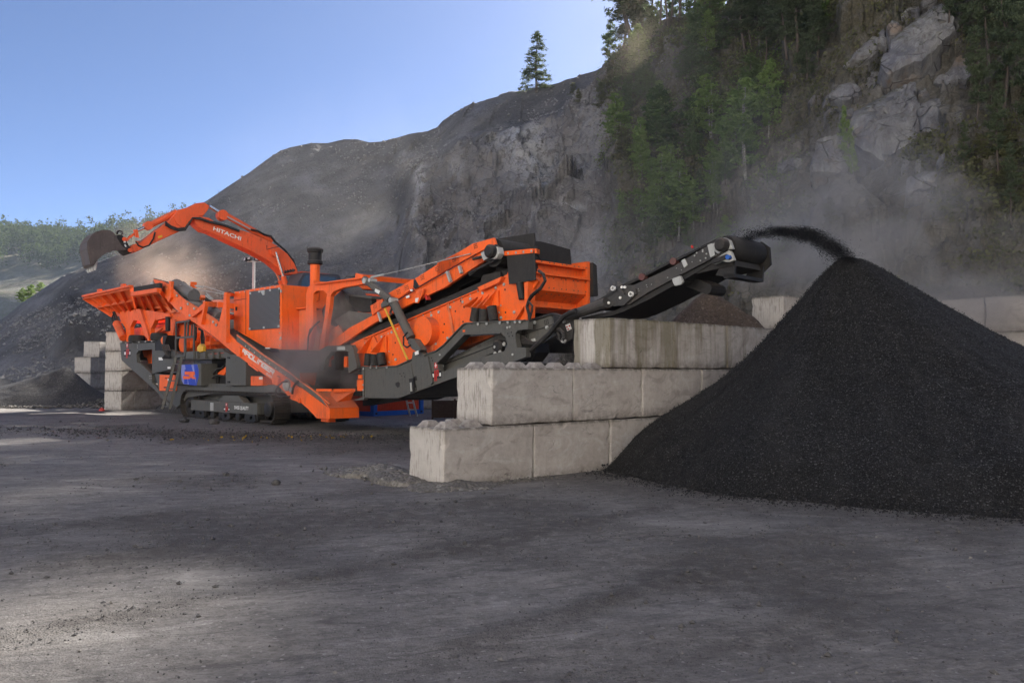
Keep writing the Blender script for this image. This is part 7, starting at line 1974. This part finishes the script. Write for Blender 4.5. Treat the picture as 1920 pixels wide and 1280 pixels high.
# ------------------------------------------------------------------ rock slabs of the outcrop on the right
def slab(name, pts, label, proud=.5, back=1.6, seed=0, tilt=0.0, mat=None):
    r = np.random.default_rng(seed)
    P2 = zr(pts) if not isinstance(pts, tuple) else list(pts)
    cx = sum(p[0] for p in P2) / len(P2); cy_ = sum(p[1] for p in P2) / len(P2)
    D0 = hill_at(cx, cy_).y
    cpt = at_depth(cx, cy_, D0 - proud)
    # face plane leaning back with the slope and turned to the left
    nrm = Vector((-.35 + tilt, -.80, .48)).normalized()
    def onplane(px, py, push=0.0):
        d = ray(px, py); t = (cpt - CAM).dot(nrm) / d.dot(nrm); return CAM + d * t - nrm * push
    rim = []
    n = len(P2)
    for i in range(n):
        a = P2[i]; b = P2[(i + 1) % n]
        for q in range(4):
            f = q / 4; rim.append((a[0] + (b[0] - a[0]) * f, a[1] + (b[1] - a[1]) * f))
    m = len(rim)
    front = [onplane(p[0] + r.normal(0, .8), p[1] + r.normal(0, .8), .10) for p in rim]
    R1 = []
    levels = [(.88, 0.0), (.66, -.06), (.42, -.08), (.2, -.1)]
    rings = [[f_ - nrm * back + (f_ - cpt) * .10 for f_ in front], front]
    for sc_, pu in levels:
        rings.append([onplane(cx + (p[0] - cx) * sc_, cy_ + (p[1] - cy_) * sc_, pu) for p in rim])
    vs_ = [q for g in rings for q in g]; vs_.append(onplane(cx, cy_, -.1))
    fs = []
    for k in range(len(rings) - 1):
        for i in range(m):
            j = (i + 1) % m; fs.append((k * m + i, k * m + j, (k + 1) * m + j, (k + 1) * m + i))
    k = len(rings) - 1
    for i in range(m): fs.append((k * m + i, k * m + (i + 1) % m, len(vs_) - 1))
    bm = bmesh.new(); bv = [bm.verts.new(q) for q in vs_]
    for f_ in fs: bm.faces.new([bv[i] for i in f_])
    bmesh.ops.recalc_face_normals(bm, faces=bm.faces)
    bmesh.ops.subdivide_edges(bm, edges=bm.edges[:], cuts=1, use_grid_fill=True)
    bm.normal_update()
    co = np.array([v.co[:] for v in bm.verts]); no = np.array([v.normal[:] for v in bm.verts])
    d = .22 * facet(co[:, 0] * .5, co[:, 1] * .5, co[:, 2] * .5, seed)[0] + .10 * facet(co[:, 0] * 1.6, co[:, 1] * 1.6, co[:, 2] * 1.6, seed + 1)[0] + .05 * fbm(co[:, 0] * 3, co[:, 1] * 3, co[:, 2] * 3, 3, seed)
    co = co + no * d[:, None]
    for v, c in zip(bm.verts, co): v.co = Vector(c) - cpt
    me = bpy.data.meshes.new(name); bm.to_mesh(me); bm.free(); me.materials.append(mat or M['slab'])
    o = bpy.data.objects.new(name, me); COL.objects.link(o); o.location = cpt
    return tag(o, label, 'rock')
SL = [([(905, 330), (1020, 190), (1105, 120), (1250, 20), (1310, 0), (1365, 60), (1420, 190), (1350, 250), (1260, 350), (1150, 440), (1060, 460), (905, 545), (840, 480)], 'huge grey violet slab at the top of the outcrop, cleft near its lower edge', .9),
      ([(525, 550), (560, 500), (640, 410), (700, 370), (800, 275), (835, 300), (820, 360), (760, 420), (640, 460)], 'long pale slab lying left of the huge top slab', .5),
      ([(640, 830), (740, 770), (860, 710), (960, 660), (1060, 620), (1095, 660), (1130, 760), (1145, 960), (1090, 1080), (960, 1190), (880, 1210), (760, 1130), (600, 1050)], 'big smooth block with a bright right half in the middle of the outcrop', 1.0),
      ([(320, 1170), (370, 1060), (460, 1020), (580, 990), (600, 1060), (590, 1280), (310, 1280)], 'blue grey slab at the lower left of the outcrop', .6),
      ([(870, 600), (1060, 465), (1160, 440), (1150, 540), (1040, 600), (880, 640)], 'dark wedge wedged under the huge top slab', .6),
      ([(1150, 760), (1230, 720), (1300, 740), (1420, 820), (1380, 900), (1300, 1010), (1160, 1000)], 'rounded brown slab right of the big smooth block', .5),
      ([(480, 700), (540, 640), (640, 620), (690, 650), (680, 700), (560, 740)], 'small grey slab on the mossy ramp, uppermost', .35),
      ([(735, 665), (740, 600), (800, 540), (830, 560), (780, 660)], 'narrow upright stone beside the dark wedge', .35),
      ([(780, 700), (800, 620), (860, 600), (875, 650), (850, 690)], 'squat pale stone under the dark wedge', .35),
      ([(415, 860), (440, 800), (520, 760), (560, 770), (480, 830)], 'thin flake of rock low on the mossy ramp', .3),
      ([(420, 790), (430, 740), (530, 650), (550, 670), (480, 740)], 'pale flake of rock above the thin one', .3),
      ([(300, 765), (330, 730), (420, 690), (410, 710), (340, 765)], 'small isolated slab at the edge of the dark wood', .3),
      ([(1250, 610), (1370, 480), (1470, 320), (1520, 400), (1500, 580), (1350, 620)], 'pale brown face behind the right hand pines', .5),
      ([(520, 930), (540, 850), (600, 800), (655, 800), (640, 850), (560, 900)], 'light grey lump at the left corner of the big smooth block', .5),
      ([(900, 200), (930, 150), (980, 170), (990, 230), (920, 250)], 'round boulder left of the huge top slab', .6),
      ([(1030, 150), (1060, 70), (1120, 60), (1120, 130), (1060, 170)], 'upright boulder above the round one', .6),
      ([(985, 110), (1030, 60), (1060, 50), (1050, 110), (1000, 140)], 'small dark boulder at the head of the scree', .6),
      ([(820, 250), (870, 205), (890, 230), (880, 330), (830, 300)], 'brown boulder touching the long pale slab', .5),
      ([(1370, 60), (1420, 20), (1480, 60), (1470, 180), (1420, 190)], 'jagged block right of the huge top slab', .5),
      ([(1150, 20), (1250, -40), (1250, 10), (1160, 70)], 'mossy block above the huge top slab', .5),
      ([(1120, 680), (1180, 675), (1190, 715), (1130, 725)], 'small stone perched beside the big smooth block', .6),
      ([(1000, 1270), (1010, 1180), (1060, 1175), (1075, 1210), (1060, 1270)], 'stone leaning in the gully below the big smooth block', .5),
      ([(1100, 1260), (1110, 1190), (1150, 1185), (1160, 1260)], 'second stone in the gully below the big smooth block', .5),
      ([(1255, 1230), (1290, 1160), (1330, 1145), (1330, 1180), (1280, 1235)], 'slanting stone at the lower right end of the gully', .5),
      ([(1040, 1440), (1060, 1330), (1130, 1300), (1260, 1290), (1240, 1370), (1130, 1440)], 'broad ledge block below the gully stones', .5),
      ([(60, 1260), (110, 1200), (220, 1160), (300, 1190), (230, 1240), (100, 1270)], 'flat ledge stone at the lower left of the mossy ramp', .3)]
for i, (p, lb, pr) in enumerate(SL):
    slab('rock_slab', p, lb, proud=pr, seed=30 + i * 3, back=1.4 if len(p) > 6 else .9)
# ------------------------------------------------------------------ loose stones (one object per kind of litter)
def stones(name, pts, sizes, mat, label, seed, squash=.65, cat='stones'):
    """little irregular octahedra"""
    r = np.random.default_rng(seed); n = len(pts)
    base = np.array([[1, 0, 0], [0, 1, 0], [-1, 0, 0], [0, -1, 0], [0, 0, 1], [0, 0, -1.0]])
    tri = np.array([[0, 1, 4], [1, 2, 4], [2, 3, 4], [3, 0, 4], [1, 0, 5], [2, 1, 5], [3, 2, 5], [0, 3, 5]])
    v = base[None] * (1 + r.uniform(-.35, .35, (n, 6, 1)))
    a = r.random(n) * 6.28; ca, sa = np.cos(a), np.sin(a)
    x = v[..., 0] * ca[:, None] - v[..., 1] * sa[:, None] * .7; y = v[..., 0] * sa[:, None] + v[..., 1] * ca[:, None] * .7; z = v[..., 2] * squash + v[..., 0] * .2
    V = np.stack([x, y, z], -1) * np.asarray(sizes)[:, None, None] + np.asarray(pts)[:, None, :]
    F = (tri[None] + (np.arange(n) * 6)[:, None, None]).reshape(-1)
    me = mesh_np(name, V.reshape(-1, 3), F, 3, mat, smooth=False)
    return obj_me(name, me, kind='stuff', label=label, cat=cat)
r = np.random.default_rng(3)
# yard pebbles: denser where the grit lies
n = 150000
y = 3.2 + 24 * r.random(n) ** 1.7; x = (r.random(n) * 2 - 1) * (y * .72 + 1)
g = grit_amount(x, y)
keep = r.random(n) < (.07 + .75 * g)
x, y, g = x[keep], y[keep], g[keep]
z = ground_height(x, y)
s = (.0025 + .008 * r.random(len(x)) ** 4 + .016 * (r.random(len(x)) < .010)) * (1 + y * .06)
stones('ground_pebbles', np.stack([x, y, z + s * .2], -1), s, M['pebble'], 'dark pebbles strewn over the yard floor', 4)
m = 600
y = 3.2 + 22 * r.random(m) ** 1.6; x = (r.random(m) * 2 - 1) * (y * .72)
s = .006 + .012 * r.random(m) ** 3
stones('pale_chips', np.stack([x, y, ground_height(x, y) + s * .3], -1), s, M['palepebble'], 'pale stone chips scattered over the yard floor', 5)
# black grit grains standing proud of the pile, and the skirt of strays around it
PVr = PVg[:-1].reshape(-1, 3)
front = PVr[(PVr[:, 1] < 13.6)]
w = r.integers(0, len(front), 52000)
p = front[w] + r.normal(0, .022, (52000, 3)) * np.array([1, 1, .25])
s = .005 + .009 * r.random(len(p)) ** 2
stones('grit_grains', p, s, M['blackstone'], 'black angular grains covering the gravel pile', 6, .8)
w = r.integers(0, len(front), 6000); p = front[w] + r.normal(0, .02, (6000, 3)) * np.array([1, 1, .25]); s = .0035 + .0045 * r.random(len(p))
M['glint'] = m_stone('painted_glint_stone', (.05, .05, .05), (.13, .13, .13))  # matte pale colour stands in for the glint of single grains
stones('painted_glint_grains', p, s, M['glint'], 'grains coloured pale to stand for glints in the black pile', 7, .8)
th = r.random(5000) * 2 * pi; toe = PVg[-1]; k = (th / (2 * pi) * len(toe)).astype(int) % len(toe)
d = np.abs(r.normal(0, .22, 5000)); c = np.array([5.24, 12.5, 0]); dirv = toe[k] - c; dirv[:, 2] = 0; dirv /= np.linalg.norm(dirv, axis=1)[:, None]
p = toe[k] + dirv * d[:, None] + r.normal(0, .035, (5000, 3)); p[:, 2] = ground_height(p[:, 0], p[:, 1]) + .006
stones('stray_grains', p, .006 + .010 * r.random(5000) ** 2, M['blackstone'], 'black grains rolled out from the foot of the pile', 8)
kk = r.integers(0, len(toe), 2600); d = np.abs(r.normal(0, .16, 2600)) - .12; dv2 = toe[kk] - c; dv2[:, 2] = 0; dv2 /= np.linalg.norm(dv2, axis=1)[:, None]
p = toe[kk] + dv2 * d[:, None] + r.normal(0, .035, (2600, 3)); p[:, 2] = np.maximum(0, -d * .7) + .012
stones('coarse_toe_stones', p, .008 + .022 * r.random(2600) ** 3, M['blackstone'], 'coarser stones rolled down to the foot of the black pile', 18)
# rubble on the ridge by the blocks and in the far corner
n = 2600; t = r.normal(0, .55, n); q = r.normal(0, .16, n)
x = -1.85 + (t * .72 + q * .7) * 1.0; y = 11.5 + (-t * .72 + q * .7) * 1.0
h = .12 * np.exp(-(q / .2) ** 2) * np.exp(-(t / .8) ** 2)
stones('rubble_stones', np.stack([x, y, h + .012], -1), .010 + .035 * r.random(n) ** 4, M['rubble'], 'broken stones and dirt on the ridge beside the near block', 9)
n = 700; x = r.uniform(-1.2, 1.0, n); x2 = r.normal(0, .12, n)
px_l = WF.o.x + x * WF.u.x + (x2 - .12) * WF.v.x; py_l = WF.o.y + x * WF.u.y + (x2 - .12) * WF.v.y
stones('wall_foot_stones', np.stack([px_l, py_l, px_l * 0 + .012], -1), .006 + .018 * r.random(n) ** 4, M['rubble'], 'stones washed along the foot of the near wall', 10)
n = 2600; x = r.uniform(-27, -16.5, n); y = r.uniform(34.0, 38.0, n); 
stones('corner_rubble', np.stack([x, y, .05 + .35 * r.random(n) * smooth(34, 37, y)], -1), .03 + .13 * r.random(n) ** 4, M['rubble'], 'grey concrete rubble lying in the far left corner', 11, .5)
n = 4000; x = -6 + r.normal(0, 4.2, n); y = 19.2 - .5 * (x + 6) * .5 + r.normal(0, .8, n)
stones('machine_spill', np.stack([x, y, ground_height(x, y) + .01], -1), .010 + .035 * r.random(n) ** 4, M['darkgravel'], 'spilled gravel under and before the crusher', 12)
n = 80; x = -5.2 + r.normal(0, 1.2, n); y = 18.2 + r.normal(0, .45, n)
v, f = leaf_cloud(np.stack([x, y, ground_height(x, y) + .02], -1), 80, .02, .03, r, .6)
M['deadleaf'] = m_leaf('fallen_leaf', (.30, .17, .02), (.42, .28, .03), .2)
obj_me('fallen_leaves', mesh_np('fallen_leaves', v, f, 4, M['deadleaf'], smooth=False), kind='stuff', label='yellow fallen leaves on the ground before the crusher', cat='leaves')
# lumps lying on the ground that stand out one by one
for i, (px, py, s, lb) in enumerate(((346, 792, .14, 'dark lump of stone lying left of the crawler track'), (401, 795, .15, 'dark lump of stone in front of the crawler track'), (904, 904, .06, 'stone at the foot of the near wall'), (518, 908, .06, 'dark pebble on the open yard left of centre'), (424, 892, .05, 'small dark pebble on the pale patch'))):
    p = ground_pt(px, py); rq = np.random.default_rng(60 + i)
    bm = bmesh.new(); bmesh.ops.create_icosphere(bm, subdivisions=2, radius=s)
    for v_ in bm.verts: v_.co = v_.co * (1 + float(rq.uniform(-.18, .18))); v_.co.z *= .7
    me = bpy.data.meshes.new('stone'); bm.to_mesh(me); bm.free(); me.materials.append(M['pebble'])
    o = bpy.data.objects.new('stone', me); COL.objects.link(o); o.location = (p.x, p.y, s * .45); tag(o, lb, 'stone')
# stones lying on the spoil slope and at the foot of the rock
sel = np.argwhere((PX > -40) & (PX < 1990) & (HPY > -20) & (veg < .5))
dn = fbm(HX * .25, HY * .25, HZ * .25, 3, 99); k_ = sel[r.integers(0, len(sel), 60000)]
k_ = k_[(dn[k_[:, 0], k_[:, 1]] > .02 + .15 * r.random(len(k_))) | (T[k_[:, 0], k_[:, 1]] < .12) | (r.random(len(k_)) < .10)]
pp_ = np.stack([HX[k_[:, 0], k_[:, 1]], HY[k_[:, 0], k_[:, 1]], HZ[k_[:, 0], k_[:, 1]]], -1) + r.normal(0, .05, (len(k_), 3))
M['scree'] = m_stone('scree_stone', (.10, .10, .10), (.27, .26, .25))
stones('scree', pp_, .02 + .13 * r.random(len(k_)) ** 6, M['scree'], 'loose stones scattered down the quarry slopes', 14, .7)
# the stream of grit thrown off the belt
arc = [(1362, 452), (1410, 438), (1450, 432), (1485, 433), (1515, 440), (1540, 450), (1562, 464), (1580, 480), (1594, 496)]
A = np.array([MF.p(a[0], a[1], 1.12)[:] for a in arc])
tt_ = r.random(60000) ** .85 * (len(A) - 1.001); tt_ = tt_[r.random(60000) < np.clip(.10 + .5 * (.5 + .5 * vnoise(tt_ * 2.3, tt_ * 0, tt_ * 0, 8)) ** 2, 0, 1) * np.clip(.25 + tt_ / 4, 0, 1)]; i0 = tt_.astype(int); fr = (tt_ - i0)[:, None]
c = A[i0] * (1 - fr) + A[i0 + 1] * fr
spread = .035 + .075 * (tt_ / (len(A) - 1))
off = r.normal(0, 1, (len(tt_), 3)); off[:, 2] = off[:, 2] * .8 - np.abs(off[:, 2]) * .2
dirn = np.array(MF.v[:])
off = off * spread[:, None] + dirn[None] * (r.normal(0, .20, len(tt_)) * (1 - .6 * tt_ / (len(A) - 1)))[:, None]
stones('falling_grit', c + off + np.array([0, 0, 1]) * (.05 * vnoise(tt_ * 3.1, tt_ * 0, tt_ * 0, 3))[:, None], .003 + .007 * r.random(len(tt_)) ** 2, M['blackstone'], 'dark jet of grit flying from the belt onto the pile', 13, .9, 'falling grit')
# ------------------------------------------------------------------ the air: thin haze over the whole quarry
def vol_mat(name, col, dens, aniso=.25, noise=None):
    m = bpy.data.materials.new(name); m.use_nodes = True; n = m.node_tree.nodes; l = m.node_tree.links
    n.clear(); o = n.new('ShaderNodeOutputMaterial'); p = n.new('ShaderNodeVolumePrincipled')
    p.inputs['Color'].default_value = (*col, 1); p.inputs['Density'].default_value = dens; p.inputs['Anisotropy'].default_value = aniso
    l.new(p.outputs[0], o.inputs['Volume'])
    if noise:
        scale, lo, hi, pw = noise
        tc = n.new('ShaderNodeTexCoord')
        # falloff towards the rim of the unit sphere the cloud is modelled from
        ln = n.new('ShaderNodeVectorMath'); ln.operation = 'LENGTH'; l.new(tc.outputs['Object'], ln.inputs[0])
        mr = n.new('ShaderNodeMapRange'); mr.clamp = True; l.new(ln.outputs['Value'], mr.inputs[0])
        mr.inputs[1].default_value = .98; mr.inputs[2].default_value = .05; mr.interpolation_type = 'SMOOTHSTEP'
        geo = n.new('ShaderNodeNewGeometry')
        nz_ = n.new('ShaderNodeTexNoise'); nz_.inputs['Scale'].default_value = scale; nz_.inputs['Detail'].default_value = 3; nz_.inputs['Distortion'].default_value = .8
        l.new(geo.outputs['Position'], nz_.inputs['Vector'])
        m2 = n.new('ShaderNodeMapRange'); m2.clamp = True; l.new(nz_.outputs['Fac'], m2.inputs[0]); m2.inputs[1].default_value = lo; m2.inputs[2].default_value = hi
        a = n.new('ShaderNodeMath'); a.operation = 'MULTIPLY'; l.new(mr.outputs[0], a.inputs[0]); l.new(m2.outputs[0], a.inputs[1])
        b = n.new('ShaderNodeMath'); b.operation = 'MULTIPLY'; l.new(a.outputs[0], b.inputs[0]); b.inputs[1].default_value = dens
        l.new(b.outputs[0], p.inputs['Density'])
        try: m.cycles.volume_step_rate = 1.0
        except Exception: pass
    return m
def haze_box():
    mb = MB()
    x0, x1, y0, y1, h0, h1 = -420, 420, -30, 520, -1.5, 78
    P = [(x, y, z) for z in (h0, h1) for x, y in ((x0, y0), (x1, y0), (x1, y1), (x0, y1))]
    mb.add(P, [(0, 3, 2, 1), (4, 5, 6, 7), (0, 1, 5, 4), (1, 2, 6, 5), (2, 3, 7, 6), (3, 0, 4, 7)])
    mb.build('haze', vol_mat('thin_haze', (.74, .86, 1.0), .00017, .1), kind='stuff', label='thin blue summer haze filling the quarry air')
# joined repeats that can be told apart become parts of their own; rows of bolts and punched holes stay joined
SPLIT = {'cross_bar', 'rubber_buffer', 'grille_clip', 'inner_post', 'door_hinge', 'hinge', 'cable_lug', 'toggle_clamp', 'pivot_pin', 'label_plate', 'warning_label', 'latch', 'hinge_lug', 'hose', 'hose_bundle',
         'hose_coupling', 'stay_cable', 'side_liner', 'housing_rib', 'return_roller', 'bracket_plate', 'cab_window', 'rubber_skirt', 'stiffener', 'chute_plate', 'support_bracket', 'coupler_pin', 'coupler_label',
         'rim_rail', 'container_frame', 'corner_casting_hole', 'crossarm', 'hydraulic_hose', 'decal', 'guard_rail', 'hopper_underframe', 'corner_post', 'feed_funnel', 'poster_stripe', 'lower_flange', 'skirt_rubber', 'emergency_stop'}
def split_loose(o):
    bm = bmesh.new(); bm.from_mesh(o.data); bm.verts.ensure_lookup_table()
    seen = set(); comps = []
    for v in bm.verts:
        if v.index in seen: continue
        st = [v]; seen.add(v.index); c = []
        while st:
            q = st.pop(); c.append(q.index)
            for e in q.link_edges:
                w_ = e.other_vert(q)
                if w_.index not in seen: seen.add(w_.index); st.append(w_)
        comps.append(set(c))
    bm.free()
    if len(comps) < 2: return
    src = o.data
    for i, c in enumerate(comps):
        ids = sorted(c); mp = {a: b for b, a in enumerate(ids)}
        me = bpy.data.meshes.new(o.name.split('.')[0])
        me.from_pydata([src.vertices[a].co[:] for a in ids], [], [[mp[a] for a in p.vertices] for p in src.polygons if p.vertices[0] in c])
        me.materials.append(src.materials[0])
        if len(src.polygons) and src.polygons[0].use_smooth:
            me.shade_smooth()
            try: me.set_sharp_from_angle(angle=R_(40))
            except Exception: pass
        if i == 0: first = me
        else:
            n = o.copy(); n.data = me; COL.objects.link(n)
    o.data = first
for o in list(S.objects):
    if o.type != 'MESH' or o.parent is None: continue
    b = o.name.split('.')[0]
    if b in SPLIT and not o.children: split_loose(o)
    elif b in ('bolts', 'bolt_holes', 'vent_holes', 'slot_holes', 'bolt_rows'): o['kind'] = 'stuff'
haze_box()
def dust(name, c, rad, col, dens, noise, label, rot=0.0, aniso=.2):
    bm = bmesh.new(); bmesh.ops.create_icosphere(bm, subdivisions=3, radius=1.0)
    me = bpy.data.meshes.new(name); bm.to_mesh(me); bm.free()
    me.materials.append(vol_mat(name + '_air', col, dens, aniso, noise))
    o = bpy.data.objects.new(name, me); COL.objects.link(o); o.location = c; o.scale = rad; o.rotation_euler = (0, rot, 0)
    tag(o, label, 'dust', kind='stuff'); return o
GREYD = (.62, .60, .57); BROWND = (.66, .56, .46)
p = at_depth(1630, 440, 17.5); dust('pile_dust', p, (4.6, 2.6, 2.6), (.80, .76, .71), .75, (.40, .40, .72, 1), 'grey dust cloud drifting behind the top of the black pile', .25)
p = at_depth(1450, 470, 18.0); dust('belt_dust', p, (2.6, 1.5, 1.1), (.80, .77, .73), .9, (.8, .42, .68, 1), 'dust trailing from the belt head across to the pile')
p = at_depth(1130, 500, 21.0); dust('screen_dust', p, (2.8, 1.8, 2.4), GREYD, .40, (.6, .38, .75, 1), 'dust blowing out behind the screen box')
p = at_depth(330, 500, 30.5); dust('hopper_dust', p, (3.4, 2.0, 2.2), BROWND, .45, (.6, .38, .72, 1), 'brown dust rising from the feed hopper', .3)
for i_, (x_, y_, rx_, rz_, rt_) in enumerate(((1405, 446, .40, .10, -.30), (1450, 436, .42, .10, -.02), (1500, 440, .42, .12, .25), (1545, 456, .40, .12, .50), (1578, 480, .34, .11, .85))):
    dust('grit_cloud', MF.p(x_, y_, 1.12), (rx_, .45, rz_), (.02, .02, .02), 10.0, (2.5, .30, .62, 1), 'blurred dark core of the falling grit, ' + ['leaving the belt', 'rising', 'at the top of the arc', 'falling', 'meeting the pile'][i_], rt_)
p = at_depth(1850, 570, 16.9); dust('wall_dust', p, (2.8, 1.0, 1.3), (.78, .74, .70), .9, (.5, .3, .7, 1), 'dust settling in front of the right rear wall')
p = MF.L(2.4, .3, 1.9); dust('outlet_dust', p, (2.7, 1.7, 1.7), (.74, .70, .66), 1.9, (.8, .40, .68, 1), 'pale dust hanging round the crusher outlet', -.2)
p = at_depth(800, 400, 42.0); dust('slope_dust', p, (17, 5, 9), GREYD, .050, (.15, .30, .75, 1), 'thin veil of dust in front of the spoil slope')
p = at_depth(1350, 330, 31.0); dust('wood_dust', p, (13, 4, 8.5), GREYD, .075, (.2, .30, .75, 1), 'thin dust haze hanging before the wooded slope')
p = at_depth(1230, 120, 44.0); dust('crest_dust', p, (6, 4, 7), BROWND, .08, (.2, .3, .70, 1), 'sunlit brown dust drifting below the crest pines', -.5)
print('OBJECTS', len(S.objects), 'VERTS', sum(len(o.data.vertices) for o in S.objects if o.type == 'MESH'))
